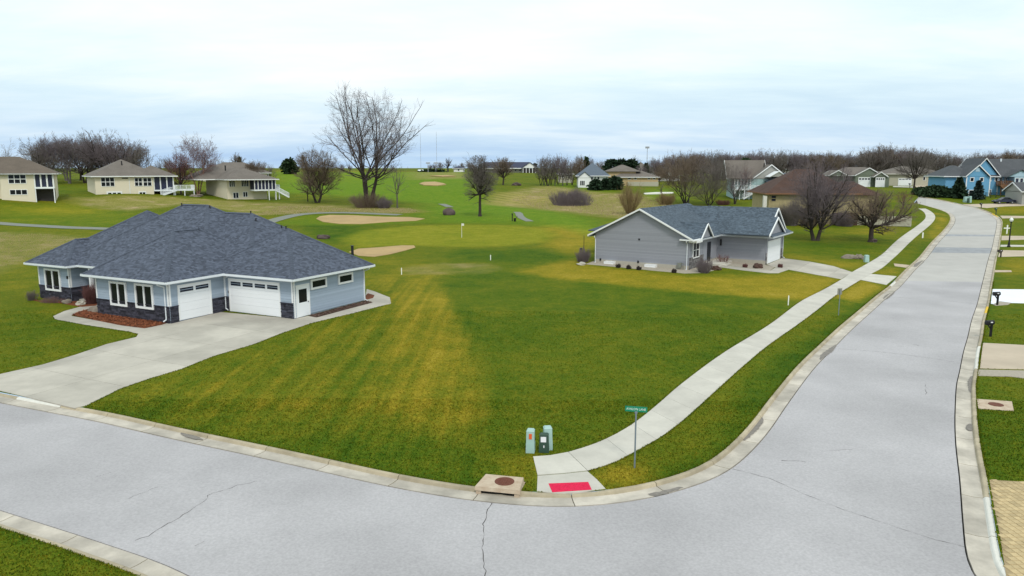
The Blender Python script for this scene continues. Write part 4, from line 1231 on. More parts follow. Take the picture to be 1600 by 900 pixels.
# ================================================================== PAVED AND PLANTED GROUND
def P_(pix): return np.array(GL(pix))
def cut_slabs(poly, dirs, sizes, origin, m, parent, dz=0.02, gap=0.012, name='concrete_slab', skirt=0.05, step=None):
    """cut a polygon into slabs along two directions; every slab is its own piece"""
    d1 = np.array(dirs[0], float); d1 /= np.linalg.norm(d1); d2 = np.array([-d1[1], d1[0]]) if len(dirs) < 2 else np.array(dirs[1])/np.linalg.norm(dirs[1])
    o = np.array(origin, float); q = poly-o
    a, b = q@d1, q@d2
    for i in range(int(math.floor(a.min()/sizes[0])), int(math.ceil(a.max()/sizes[0]))):
        s1 = [np.array(p) for p in poly]
        s1 = clip_half(s1, o+d1*(i*sizes[0]+gap), d1); 
        if len(s1) < 3: continue
        s1 = clip_half(s1, o+d1*((i+1)*sizes[0]-gap), -d1)
        if len(s1) < 3: continue
        for j in range(int(math.floor(b.min()/sizes[1])), int(math.ceil(b.max()/sizes[1]))):
            s2 = clip_half(s1, o+d2*(j*sizes[1]+gap), d2)
            if len(s2) < 3: continue
            s2 = clip_half(s2, o+d2*((j+1)*sizes[1]-gap), -d2)
            if len(s2) < 3 or abs(area(s2)) < 0.05: continue
            try: sheet(name, np.array(s2), dz, [m], parent=parent, kind=None, skirt=skirt, step=step)
            except Exception as ex: print('slab', ex)
# driveway of the blue-grey house
drv = P_([(-80,600),(0,611),(43,621),(117,638),(135,634),(187,608),(233,592),(283,577),(333,557),(400,537),(437,522),(487,505),(550,490),(611,474.5),(609,465),(596,460),(585,455.5),(573,452),
          (571,463),(571.5,470),(582,473),(495,496.5),(482,494),(460,498.5),(400,493),(345,488),(333,489.5),(300,498),(262,505),(255,507),(227,513),(150,501),(112,494),(123,488),(158,479.5),(150,470),(133,477.5),(100,486.5),(83,494.5),(86,499),(133,508),
          (200,518),(216,522),(213,527),(167,538),(117,555),(67,570),(0,585),(-80,606)])
drv = drv[1:-1] if False else drv
bed = sheet('driveway', drv, 0.004, ['joint_dark'], step=3.0)
da = np.array(G(400,493)[:2])-np.array(G(90,630)[:2])
cut_slabs(drv, [(math.cos(B1.th), math.sin(B1.th))], (4.4, 4.1), B1.O[:2]+np.array([0.4, -0.2]), 'drive', bed, 0.024)
# driveway and front walk of the grey house
gd = P_([(1198,414),(1222,403.5),(1265,409),(1302,416),(1331.6,425.5),(1314,436.3),(1273,429),(1232,421.5),(1216,427),(1200,427),(1160,422.5),(1128,418),(1104,414),(1108,411.5),(1135,415),(1165,419),(1204,423),(1212,418)])
gb = sheet('driveway', gd, 0.006, ['joint_dark'], step=3.0)
cut_slabs(gd, [(math.cos(B2.th), math.sin(B2.th))], (3.6, 3.3), B2.l2w((5.6,9.2,0))[:2], 'drive', gb, 0.026)
ga = sheet('driveway_apron', P_([(1361,428.3),(1401,432),(1385,445.3),(1345,437.5)]), 0.026, ['walk'], skirt=0.05, step=3)
# other drives along the street
def drive(pix, m, dz=0.022, name='driveway', step=3.0, sk=0.05): return sheet(name, P_(pix), dz, [m], skirt=sk, step=step)
drive([(1536,536),(1600,539.5),(1720,545),(1720,588),(1600,577.5),(1531,576)], 'drive_beige')
drive([(1550.5,452),(1600,452.5),(1720,453),(1720,476),(1600,474),(1580,473.5),(1573,475),(1548,475)], 'drive_white')
drive([(1562,391),(1600,391.7),(1700,393),(1700,402),(1600,400.5),(1559.5,401.5)], 'drive_beige')
drive([(1563.5,382.7),(1600,383),(1650,383.3),(1650,385.8),(1600,385.6),(1563,385.6)], 'walk')
drive([(1565,368.6),(1600,368.8),(1700,370),(1700,376),(1600,374.5),(1564.5,375.5)], 'drive_beige')
drive([(1562.5,337.3),(1600,337.8),(1700,338.5),(1700,341.5),(1600,340.8),(1566,341.3)], 'drive_beige', 0.04)
drive([(1503,319.6),(1553,318.5),(1594,317.3),(1680,316.5),(1680,322),(1600,321.8),(1570,322.6),(1541,325.2),(1524,323.6)], 'drive_beige', 0.05)
drive([(1441,306.5),(1480,307.5),(1520,308.5),(1520,307),(1478,305.8),(1441,304.8)], 'walk', 0.05)
drive([(1395,292.5),(1428,293.5),(1428,291.8),(1396,290.8)], 'walk', 0.08); drive([(1428,289.5),(1468,290.5),(1472,293.5),(1432,293)], 'drive_beige', 0.08)
sheet('gravel_verge', P_([(1529,578),(1600,579.5),(1720,590),(1720,603),(1600,591.5),(1580,589),(1527.5,587.5)]), 0.03, ['gravel'], skirt=0.04)
sheet('gravel_verge', P_([(1551,476),(1562,471),(1580,473.5),(1575,476.5),(1556,478)]), 0.03, ['gravel'], skirt=0.04)
# planting beds
sheet('mulch_bed', P_([(112,493),(124,487.5),(160,479),(163,488),(262,504.5),(253,508),(226,513.5),(190,509),(150,501)]), 0.05, ['mulch'], step=1.0, skirt=0.06)
sheet('mulch_bed', P_([(45,464),(60,470),(112,471),(158,470),(150,478),(128,480),(95,474),(60,471),(44,468)]), 0.03, ['mulch'], step=1.0, skirt=0.06)
sheet('mulch_bed', P_([(482,494),(495,496.5),(582,473.2),(571,470.5)]), 0.05, ['mulch_dark'], step=1.0, skirt=0.06)
sheet('mulch_bed', P_([(571,463),(575,459),(585,462),(583,466),(572,469)]), 0.05, ['mulch'], step=1.0, skirt=0.06)
sheet('gravel_bed', P_([(915,413),(928,408),(935,409),(1075,421),(1097,415),(1104,414.5),(1128,419),(1120,421.5),(1100,426.5),(1070,427.5),(1020,423),(960,417)]), 0.03, ['gravel'], step=1.5, skirt=0.05)
sheet('gravel_bed', P_([(1108,411),(1120,404),(1196,414.5),(1211,417.5),(1203,423),(1165,418.8)]), 0.035, ['gravel'], step=1.5, skirt=0.05)
# golf course: sand and paths
sd = dict(kind='structure', step=3.0, skirt=0.25)
sheet('sand_bunker', P_([(494,342),(500,338.2),(515,336.2),(545,336.5),(600,339),(640,339.5),(664,342),(650,345.2),(610,346.8),(565,350.3),(530,350),(505,347)]), 0.06, ['sand'], **sd)
sheet('sand_bunker', P_([(545,394),(560,389),(590,387),(628,383.8),(647,384),(649,387),(632,392),(610,397.5),(585,401.5),(560,400)]), 0.05, ['sand'], **sd)
sheet('sand_bunker', P_([(655,287.5),(663,285.2),(680,284.8),(692,287),(697,289),(684,290.6),(662,289.8)]), 0.25, ['sand'], **sd)
sheet('sand_bunker', P_([(1005,302.6),(1024,301.2),(1052,301),(1052,302.6),(1030,303.6),(1008,304)]), 0.2, ['curb_white'], **sd)
sheet('sand_bunker', P_([(672,275.4),(700,274.9),(712,276.1),(690,276.6)]), 0.35, ['sand'], **sd)
def ribbon(name, pix, wd, m, dz=0.06):
    P = catmull(GL(pix), 2.0); return sheet(name, np.vstack([offset(P, wd/2), offset(P, -wd/2)[::-1]]), dz, [m], skirt=0.02, step=1.0)
ribbon('cart_path', [(-60,345),(0,349.3),(60,353.3),(110,356),(170,358)], 2.4, 'cart_path')
ribbon('cart_path', [(405,353),(425,345.5),(445,340),(468,335.5),(500,333),(540,332.6),(580,334),(625,336)], 2.4, 'cart_path')
ribbon('cart_path', [(690,319),(697,321.5),(703,324)], 1.8, 'cart_path', 0.08)
ribbon('cart_path', [(807,331.5),(811,334),(812,337),(817,341.5),(828,346)], 1.5, 'cart_path', 0.05)
# paver drive at the lower right: separate bricks near the street
pvp = P_([(1546,750),(1600,753),(1720,765),(1720,960),(1572,960),(1572,900),(1563,840),(1553,790)])
mat('paver_bed', (0.40, 0.30, 0.17), 0.95, 0.3, 12.0)
pb = sheet('paver_drive', pvp, 0.010, ['paver_bed'], step=2.0)
d1 = np.array(G(1600,900)[:2])-np.array(G(1546,750)[:2]); 
c0 = np.array(G(1546,752)[:2]); ux = np.array([1.0, 0.06]); ux /= np.linalg.norm(ux); uy = np.array([-ux[1], ux[0]])
cand = []
rows_far = MB(); rn = random.Random(3)
def brick_mesh():
    mb = MB(); s = 0.105
    mb.add([(-s,-s,-0.04),(s,-s,-0.04),(s,s,-0.04),(-s,s,-0.04),(-s,-s,0.018),(s,-s,0.018),(s,s,0.018),(-s,s,0.018),(-s+.012,-s+.012,0.024),(s-.012,-s+.012,0.024),(s-.012,s-.012,0.024),(-s+.012,s-.012,0.024)],
      [(0,1,5,4),(1,2,6,5),(2,3,7,6),(3,0,4,7),(4,5,9,8),(5,6,10,9),(6,7,11,10),(7,4,8,11),(8,9,10,11)])
    return mb
bms = []
for k in range(7):
    b_ = brick_mesh(); b_.r = [k/6.0]*len(b_.r); bms.append(b_.mesh('brick', 'paver'))
for i in range(-40, 60):
    for j in range(-80, 4):
        p = c0+ux*(i*0.226)+uy*(j*0.226)
        if sdist(pvp, [p])[0] < 0.06: continue
        cand.append(p)
cand.sort(key=lambda p: (abs(proj((p[0],p[1],0))[0]-1575) + (0 if proj((p[0],p[1],0))[1] < 905 else 500)))
for n_, p in enumerate(cand):
    z = T(*p)+0.002+rn.uniform(-.002,.004)
    if n_ < 290:
        o = mobj('brick', rn.choice(bms), pb, (p[0], p[1], z)); o.rotation_euler = (rn.gauss(0,.006), rn.gauss(0,.006), math.atan2(ux[1],ux[0])+rn.gauss(0,.01))
    else:
        s = 0.105; c = [p+ux*a+uy*b for a, b in ((-s,-s),(s,-s),(s,s),(-s,s))]
        rows_far.add([(q[0],q[1],z+0.022) for q in c]+[(q[0],q[1],z-0.03) for q in c], [(0,1,2,3),(0,4,5,1),(1,5,6,2),(2,6,7,3),(3,7,4,0)], 0, rn.random())
if rows_far.f: rows_far.build('brick_rows', 'paver', pb, kind='stuff')

# ================================================================== HOUSES FURTHER OFF
mat('cream', (0.73, 0.66, 0.52), 0.85, 0.05, 2.0); mat('tan_brick', (0.44, 0.37, 0.20), 0.9, 0.25, 6.0, var2=0.12, scale2=1.5)
mat('roof_brown', (0.155, 0.125, 0.10), 0.95, 0.3, 5.0, 0.02, 8, var2=0.12, scale2=0.5); mat('roof_taupe', (0.19, 0.165, 0.145), 0.95, 0.3, 5.0, 0.02, 8, var2=0.12, scale2=0.5)
mat('roof_red', (0.098, 0.056, 0.044), 0.95, 0.35, 4.0, 0.02, 8, var2=0.2, scale2=0.5); mat('roof_dark', (0.10, 0.105, 0.115), 0.95, 0.3, 5.0, 0.02, 8, var2=0.12, scale2=0.5)
mat('roof_bluegrey', (0.13, 0.16, 0.20), 0.95, 0.3, 5.0, 0.02, 8); mat('sky_blue_siding', (0.15, 0.37, 0.58), 0.8, 0.08, 2.0); mat('pale_blue_siding', (0.42, 0.58, 0.70), 0.8, 0.08, 2.0)
mat('green_siding', (0.17, 0.20, 0.155), 0.85, 0.08, 2.0); mat('grey_siding_far', (0.36, 0.36, 0.34), 0.85, 0.08, 2.0); mat('teal_wall', (0.34, 0.47, 0.47), 0.85, 0.08)
mat('tan_wall', (0.50, 0.38, 0.21), 0.9, 0.12, 2.0); mat('khaki_wall', (0.44, 0.42, 0.33), 0.85, 0.1, 2.0); mat('wood_brown', (0.25, 0.13, 0.07), 0.85, 0.2); mat('roof_navy', (0.04, 0.045, 0.085), 0.7, 0.2)
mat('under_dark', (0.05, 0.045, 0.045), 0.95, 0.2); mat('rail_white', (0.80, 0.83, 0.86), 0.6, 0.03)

class Far(Bld):
    def __init__(s, name, label, u, v, th, dz=0.0, group=None, O=None):
        O = G(u, v) if O is None else O
        super().__init__(name, label, 'house', (O[0], O[1], O[2]+dz), math.radians(th), group)
    def fx(s, u, v, y=0.0):
        """local x, z seen at a picture point on the plane y"""
        O = s.l2w((0, y, 0)); n = np.array([-math.sin(s.th), math.cos(s.th), 0]); q = s.w2l(ray_plane(O, n, u, v)); return float(q[0]), float(q[2])
    def fy(s, u, v, x=0.0):
        O = s.l2w((x, 0, 0)); n = np.array([math.cos(s.th), math.sin(s.th), 0]); q = s.w2l(ray_plane(O, n, u, v)); return float(q[1]), float(q[2])
    def body(s, boxes, m, name='wall'):
        mb = MB()
        for k, b_ in enumerate(boxes): mb.box(*b_)
        return s.add(name, mb, m)
    def roof(s, hips=(), gables=(), m='roof_taupe', trim='white_trim', fascia=True):
        rb = MB(); fb = MB()
        for i, q in enumerate(hips):
            solid_roof(rb, hip_planes(*q)[0], 0.12+0.003*i)
            x0,x1,y0,y1,ze,sl = q; e = 0.06
            for (a,b,c,d) in ((x0-e,x1+e,y0-e,y0),(x0-e,x1+e,y1,y1+e),(x0-e,x0,y0,y1),(x1,x1+e,y0,y1)): fb.box(a,b,c,d,ze-0.20-0.003*i,ze+0.02-0.003*i)
        for i, q in enumerate(gables):
            pl_, rd = gable_planes(*q); solid_roof(rb, pl_, 0.14+0.003*i)
            for P in pl_:
                for (a, b) in ((P[1], P[2]), (P[0], P[3])):
                    a, b = np.array(a), np.array(b); out_ = np.array(P[1], float)-np.array(P[0], float); out_ /= np.linalg.norm(out_)
                    if a is P[0]: pass
                    sg = 1 if np.allclose(a, P[1]) else -1
                    o1 = out_*0.06*sg
                    fb.hull8([a-[0,0,.24], b-[0,0,.24], b-[0,0,.24]+o1, a-[0,0,.24]+o1], [a+[0,0,.05], b+[0,0,.05], b+[0,0,.05]+o1, a+[0,0,.05]+o1])
                a, b = np.array(P[0], float), np.array(P[1], float)
                c = (np.array(P[3], float)-a); c[2] = 0; c /= np.linalg.norm(c)
                fb.hull8([a-[0,0,.2]-c*.06, b-[0,0,.2]-c*.06, b-[0,0,.2], a-[0,0,.2]], [a-c*.06, b-c*.06, b, a])
        r = s.add('roof', rb, m)
        if fascia: fb.build('fascia', trim, r)
        return r
    def gable_tri(s, q, m, inset=0.35, y=None):
        """wall under a gable roof, both ends"""
        x0,x1,y0,y1,ze,sl,ax = q; mb = MB()
        if ax == 'y':
            for yy in (y0+inset, y1-inset-0.2):
                mb = MB(); a, b, xm = x0+inset, x1-inset, (x0+x1)/2; h = (b-a)/2*sl
                zb = ze-0.02
                mb.add([(a,yy,zb),(b,yy,zb),(xm,yy,zb+h),(a,yy+.2,zb),(b,yy+.2,zb),(xm,yy+.2,zb+h)],[(0,1,2),(5,4,3),(0,3,4,1),(1,4,5,2),(2,5,3,0)]); s.add('gable_wall', mb, m)
        else:
            for xx in (x0+inset, x1-inset-0.2):
                mb = MB(); a, b, ym = y0+inset, y1-inset, (y0+y1)/2; h = (b-a)/2*sl
                zb = ze-0.02
                mb.add([(xx,a,zb),(xx,b,zb),(xx,ym,zb+h),(xx+.2,a,zb),(xx+.2,b,zb),(xx+.2,ym,zb+h)],[(2,1,0),(3,4,5),(1,4,3,0),(2,5,4,1),(0,3,5,2)]); s.add('gable_wall', mb, m)
    def win(s, u0, v0, u1, v1, nx=1, ny=1, y=0.0, fr=0.10, mull=0.12, pane='pane_dark', m='white_trim', x=None):
        wl_ = s.wall((-60, y), (60, y)) if x is None else s.wall((x, -60), (x, 60))
        return window(wl_, wl_.rect(u0, v0, u1, v1), nx, ny, fr, mull, pane, m, 0.08, many=True)
    def deck(s, x0, x1, y0, y1, z, posts=3, rail=True, zg=-1.0, m='rail_white', sides=('f','l','r')):
        mb = MB(); mb.box(x0,x1,y0,y1,z-0.28,z); d = s.add('deck', mb, m)
        for i in range(posts):
            x = x0+0.12+(x1-x0-0.24)*i/max(1,posts-1); mb = MB(); mb.box(x-.09,x+.09,y0+.02,y0+.2,zg,z-0.281); mb.build('deck_post', m, d)
        if rail:
            mb = MB()
            for sd_ in sides:
                a, b = {'f':((x0,y0),(x1,y0)),'l':((x0,y1),(x0,y0)),'r':((x1,y0),(x1,y1))}[sd_]
                n = max(2, int(math.dist(a,b)/0.16))
                mb.beam((*a,z+1.0),(*b,z+1.0),0.09,0.07); mb.beam((*a,z+0.12),(*b,z+0.12),0.05,0.05)
                for k in range(n+1):
                    p = (a[0]+(b[0]-a[0])*k/n, a[1]+(b[1]-a[1])*k/n); r_ = 0.022 if k % 8 else 0.05
                    mb.box(p[0]-r_,p[0]+r_,p[1]-r_,p[1]+r_,z,z+1.0)
            mb.build('railing', m, d)
        return d
    def stairs(s, p_top, p_bot, wd, n=9, m='rail_white', rail=True):
        p0, p1 = np.array(p_top, float), np.array(p_bot, float); d = p1-p0; h = np.array([d[0], d[1], 0]); h /= np.linalg.norm(h); sd_ = np.array([-h[1], h[0], 0])*wd/2
        mb = MB()
        for k in (-1, 1): mb.beam(p0+sd_*k-[0,0,.1], p1+sd_*k-[0,0,.1], 0.07, 0.3)
        st = s.add('stairs', mb, m)
        mb = MB()
        for i in range(n):
            c = p0+d*(i+0.5)/n; a, b = c-sd_*0.95, c+sd_*0.95
            q = h*0.13
            mb.hull8([a-q-[0,0,.04], a+q-[0,0,.04], b+q-[0,0,.04], b-q-[0,0,.04]], [a-q, a+q, b+q, b-q])
        mb.build('treads', m, st, kind='stuff')
        if rail:
            mb = MB()
            for k in (-1, 1):
                mb.beam(p0+sd_*k+[0,0,.95], p1+sd_*k+[0,0,.95], 0.07, 0.07)
                for i in range(n*2+1):
                    c = p0+d*i/(n*2)+sd_*k; mb.box(c[0]-.02,c[0]+.02,c[1]-.02,c[1]+.02,c[2],c[2]+.95)
            mb.build('railing', m, st)
        return st
    def chimney(s, x, y, z0, z1, r=0.12, m='dark_metal'):
        mb = MB(); mb.box(x-r,x+r,y-r,y+r,z0,z1); mb.box(x-r-.04,x+r+.04,y-r-.04,y+r+.04,z1,z1+.06); return s.add('roof_vent', mb, m)

# --- H1: cream house at the left edge
h = Far('cream_house', 'cream house with brown hipped roof cut by the left edge of the view', 3, 312, 28)
xr = h.fx(86, 304)[0]; ze = h.fx(45, 271)[1]; xs = h.fx(53.5, 290)[0]
h.body([(0,xs,0,12,-2,ze-.1),(xs-0.01,xr,2.4,12,-2,ze-.12),(-9,0.01,1.5,12,-3,ze-.11)], 'cream')
mb = MB(); mb.box(xs,xr,0,2.4,h.fx(60,293)[1]-0.25,h.fx(60,293)[1]+0.1); h.add('porch_floor', mb, 'rail_white')
mb = MB(); mb.box(xs+.1,xr-.1,0.25,2.3,h.fx(60,293)[1]+0.1,ze-0.15); h.add('screen', mb, 'pane_screen')
zf = h.fx(60,293)[1]
for k in range(4):
    mb = MB(); x = xs+0.1+(xr-xs-0.2)*k/3; mb.box(x-.14,x+.14,0.02,0.24,zf+.1,ze-.14); h.add('porch_post', mb, 'white_trim')
mb = MB(); mb.box(xr-.2,xr-.02,0.05,0.22,-1.5,zf-.25); mb.box(xs+.02,xs+.2,0.05,0.22,-1.5,zf-.25); h.add('deck_post', mb, 'white_trim')
mb = MB(); mb.box(xs,xr-0.01,1.9,2.39,-1.5,zf-.26); h.add('under_deck_shade', mb, 'under_dark')  # dark block stands in for the shade beneath the porch floor
hf = (xr+1.8)/2
h.roof([(-9.5,xr+0.8,-0.7,12.7,ze,0.50),(-0.8,xr+0.8,-0.7,9.0,ze,0.55)], m='roof_brown')
h.win(12.5,272.5,41,287,3,2); h.win(15,296,43,304.5,3,1)
# --- H2: cream house with the white deck
h = Far('cream_house', 'cream house with white deck and steps at its right corner, left of the slender birch', 150, 304, 36)
xr = h.fx(241, 303)[0]; ze = h.fx(190, 275)[1]; x2 = h.fx(272, 303, 1.0)[0]; xm = h.fx(203, 303)[0]
h.body([(0,xr,0,13,-2,ze-.1),(xr-.01,x2,3.5,13,-2,ze-.12)], 'cream')
zf = h.fx(255, 296.5, 0.2)[1]
mb = MB(); mb.box(xr,x2,0.2,3.5,zf-.3,zf); h.add('porch_floor', mb, 'rail_white')
mb = MB(); mb.box(xr+.1,x2-.1,0.45,3.4,zf+.02,ze-.15); h.add('screen', mb, 'pane_screen')
mb = MB(); mb.box(xr+.1,x2-.1,2.9,3.49,-1,zf-.31); h.add('under_deck_shade', mb, 'under_dark')  # shade under the porch, put in as a near-black block
for k in range(4):
    mb = MB(); x = xr+.15+(x2-xr-.3)*k/3; mb.box(x-.12,x+.12,0.22,0.44,-1.2 if k in (1,3) else zf,ze-.14); h.add('porch_post', mb, 'white_trim')
h.roof([(-0.8,x2-2.5,-0.7,13.7,ze,0.52),(xr-4,x2+0.7,-0.5,9.0,ze-.02,0.52),(-0.6,9,3,15,ze,0.5)], m='roof_taupe')
h.chimney(*h.w2l(h.l2w((h.fx(190,255,4.0)[0],4.0,0)))[:2], ze+2.0, ze+3.3)
h.win(157.5,277,179,291.5,3,2); h.win(210,277.5,222.5,291,2,2); h.win(223.5,277.5,237,291,2,2)
h.win(166.5,299,191,305.5,3,1,fr=.3,mull=.25); h.win(216.5,299,228.5,304.5,2,1,fr=.2); h.win(190,277.5,200,279.5,1,1,pane='pane_dark',m='cream',fr=.03)
xd = h.fx(303.5, 290, 0.2)[0]
h.deck(x2+.02, xd, 0.2, 3.6, zf, 3, zg=-1.2)
h.stairs((x2+.4,0.2,zf),(x2-3.0,-0.6,h.fx(263,304,-.6)[1]),1.1,9)
mb = MB(); a = h.fx(202.5,290)[0]; mb.box(a-.05,a+.05,-.08,0,0,ze-.2); h.add('downspout', mb, 'gutter_white')
# --- H3: cream house behind the birch
h = Far('cream_house', 'cream two level house with screened porch on tall posts and white steps', 356, 311.5, 42)
xr = h.fx(391, 311)[0]; x2 = h.fx(418, 311)[0]; ze = h.fx(375, 280)[1]; yl = 13.5
h.body([(0,x2,0.0,1.0,-2,ze-.1),(0.01,x2-0.01,0.9,yl,-2,ze-.12)], 'cream')
zf = h.fx(402, 296, -1.8)[1]
mb = MB(); mb.box(xr,x2+1.2,-2.8,0,zf-.35,zf); h.add('porch_floor', mb, 'rail_white')
mb = MB(); mb.box(xr+.12,x2+1.1,-2.6,-.05,zf+.01,ze-.2); h.add('screen', mb, 'pane_screen')
for k in range(7):
    mb = MB(); x = xr+.1+(x2+1.1-xr-.2)*k/6; mb.box(x-.08,x+.08,-2.8,-2.61,-1.5 if k in (4,6) else zf,ze-.14); h.add('porch_post', mb, 'white_trim')
h.roof([(-0.8,x2+1.7,-3.3,10,ze,0.42),(-0.8,x2,-0.7,yl+.7,ze+.02,0.48),(-5,8,5,yl+5,ze,0.5)], m='roof_taupe')
h.win(358,281,367,292,3,1,fr=.06); h.win(377,281,388,291.5,4,1,fr=.06); h.win(364,300.5,373,310,2,1,pane='pane_blue'); h.win(379.5,299.5,387,308,2,1)
h.stairs((x2+1.2,-1.5,zf),(x2+4.4,-2.6,h.fx(433,308,-2.6)[1]),1.2,10)
h.deck(x2+1.21, x2+2.4, -1.9, 0.5, zf, 2, zg=-2)
h.chimney(h.fx(352,262,5)[0],5,ze+2,ze+3.2)
# --- H4: roof beyond
h = Far('cream_house', 'cream house mostly hidden behind the house with tall porch posts', 398, 285, 36)
x2 = h.fx(420.5,280)[0]; ze = h.fx(408,270)[1]
h.body([(-14,x2,0,12,-4,ze-.1)], 'cream'); h.roof([(-14.5,x2+.7,-.7,12.7,ze,.5),(-6,x2+.7,-.7,8,ze+.02,.5)], m='roof_taupe')
h.win(417,272,420,278,1,2)
# --- H5: brown brick house with red-brown roof behind the two bare trees
h = Far('brick_house', 'tan brick house with large red brown hipped roof behind the two lawn trees', 1199.5, 349, -4)
xr = h.fx(1334, 346)[0]; ze = h.fx(1265, 302)[1]
h.body([(0,xr,0,12,-2,ze-.1)], 'tan_brick')
h.roof([(-0.8,xr+.8,-.8,12.8,ze,.62)], m='roof_red', trim='wood_brown')
h.body([(xr-2,xr+7,8,15,-2,ze-.6)], 'tan_brick', 'wing_wall'); h.add('wing_roof', (lambda m_: (solid_roof(m_, hip_planes(xr-2.6,xr+7.6,7.4,15.6,ze-.5,.6)[0], .12), m_)[1])(MB()), 'roof_red')
h.win(1204.5,305,1213,315,1,2,pane='pane_blue',m='tan_brick'); h.win(1250,326,1262,338,2,1,m='wood_brown'); h.win(1282,327,1293,338,2,1,m='wood_brown')
mb = MB(); mb.box(-1.1,-.5,-.6,0,-1.5,h.fx(1196,303)[1]-.3); h.add('downspout_pier', mb, 'curb_white')
mb = MB(); mb.box(h.fx(1300,335)[0],xr+.3,-0.9,-.1,-1,1.9); 
h.add('brick_planter', mb, 'roof_red')
# low retaining wall
h = Far('garden_wall', 'long low stone garden wall below the brick house', 1318, 351, -6); h.root['category'] = 'wall'
x2 = h.fx(1424,348)[0]; mb = MB(); rn = random.Random(4)
mb2 = MB(); mb2.box(0,x2,0.02,.35,-.6,1.45); h.add('core', mb2, 'khaki_wall')
z = -.2
while z < 1.5:
    x = 0
    while x < x2:
        l = rn.uniform(.6,1.6); mb.box(x+.02,min(x2,x+l)-.02,-.08-.08*rn.random(),.02,z+.015,z+.23,0,rn.random()); x += l
    z += .25
mb.build('stone_course', 'khaki_wall', h.root, kind='stuff')
# --- H6: house with the white staircase
h = Far('house_with_deck', 'grey gabled house with white deck staircase between bare trees', 1172, 311, -4)
ze = h.fx(1175, 279)[1]; x2 = h.fx(1229, 300)[0]; xg = h.fx(1206, 300)[0]; zr = h.fx(1206, 257)[1]
h.body([(-4,x2,0.5,11,-1.5,ze-.1)], 'teal_wall')
hw = (h.fx(1232, 279)[0]-h.fx(1174,279)[0])/2; xc = h.fx(1206,257)[0]; sl = (zr-ze)/hw
h.roof([], [(xc-hw,xc+hw,0,11.5,ze,sl,'y'),(xc-hw-6,xc,3.5,11.5,ze,sl*1.6,'x')], m='roof_taupe'); h.gable_tri((xc-hw,xc+hw,0,11.5,ze,sl,'y'), 'grey_siding_far')
h.body([(xc-1.0,x2+4,-4.5,0.5,-1.5,h.fx(1205,286)[1])], 'grey_siding_far', 'garage_wall')
zz = h.fx(1205,284,-4.5)[1]; a = h.fx(1217,269,-4.5)
h.add('garage_roof', (lambda m_: (solid_roof(m_, hip_planes(xc-1.6,x2+4.6,-5.1,3,zz,.55)[0], .12), m_)[1])(MB()), 'roof_bluegrey')
g_ = (a[0]-2.3,a[0]+2.3,-4.8,0,h.fx(1217,276,-4.5)[1],.6,'y'); 
h.add('dormer_roof', (lambda m_: (solid_roof(m_, gable_planes(*g_)[0], .14), m_)[1])(MB()), 'white_trim'); h.gable_tri(g_, 'grey_siding_far', .3)
h.win(1195,288,1207,297,3,1,y=-4.5,m='white_trim'); h.win(1209,288,1219,293,2,1,y=-4.5)
zf = h.fx(1170,295.5,-1.5)[1]; xl = h.fx(1148,295,-1.5)[0]
h.deck(xl, h.fx(1187,295,-1.5)[0], -1.5, .5, zf, 6, zg=-1.2)
h.stairs((h.fx(1186,295,-2)[0],-2,zf),(h.fx(1160,310,-2)[0],-2.3,h.fx(1160,310,-2)[1]),1.4,11)
mb = MB(); mb.box(xl,h.fx(1176,290)[0],.6,3,zf+.1,ze-.2); h.add('screen', mb, 'pane_screen')
for k in range(6): 
    x = xl+.1+k*(h.fx(1176,290)[0]-xl)/6; mb = MB(); mb.box(x-.1,x+.1,-.6,-.4,zf,ze-.1); h.add('porch_post', mb, 'white_trim')
mb = MB(); mb.box(xl-.3,h.fx(1176,290)[0],-.8,6,ze-.12,ze+.06); h.add('porch_roof', mb, 'roof_taupe')
h.chimney(h.fx(1194,256,4)[0],4,ze+2,zr+.3)
# --- H7: green gabled house
h = Far('green_house', 'dark green gabled house with two pale garage doors', 1335, 292, -4)
xc, zr = h.fx(1359,262); xl, ze = h.fx(1336,274); hw = xc-xl; sl = (zr-ze)/hw; x2 = h.fx(1386,285)[0]
h.body([(.3-0,2*hw-.5,.4,11,-1.5,ze-.05),(2*hw-.6,x2,-1.5,10,-1.5,ze-.3)], 'green_siding')
g1 = (xc-hw,xc+hw,0,11.5,ze,sl,'y'); xs_ = h.fx(1377,271,-2)[0]; g2_ = (xs_-2.3,xs_+2.3,-2,4,h.fx(1377,276,-2)[1],.65,'y')
h.roof([(-6,x2+.6,1.5,12,ze,.5)], [g1, g2_, (-8,-2,1,9,ze,.55,'y')], m='roof_taupe'); h.gable_tri(g1, 'green_siding'); h.gable_tri(g2_, 'green_siding', .3); h.gable_tri((-8,-2,1,9,ze,.55,'y'), 'green_siding', .3)
h.body([(-8,.5,3,11,-1.5,ze-.1)], 'green_siding', 'wing_wall')
for (u0,u1,yy) in ((1341.5,1359.5,.4),(1368.5,1382,-1.5)):
    w_ = h.wall((-60,yy),(60,yy)); r = w_.rect(u0,277.5,u1,288); garage_door(h, w_, (r[0],r[1],0,r[3]), 4, 3)
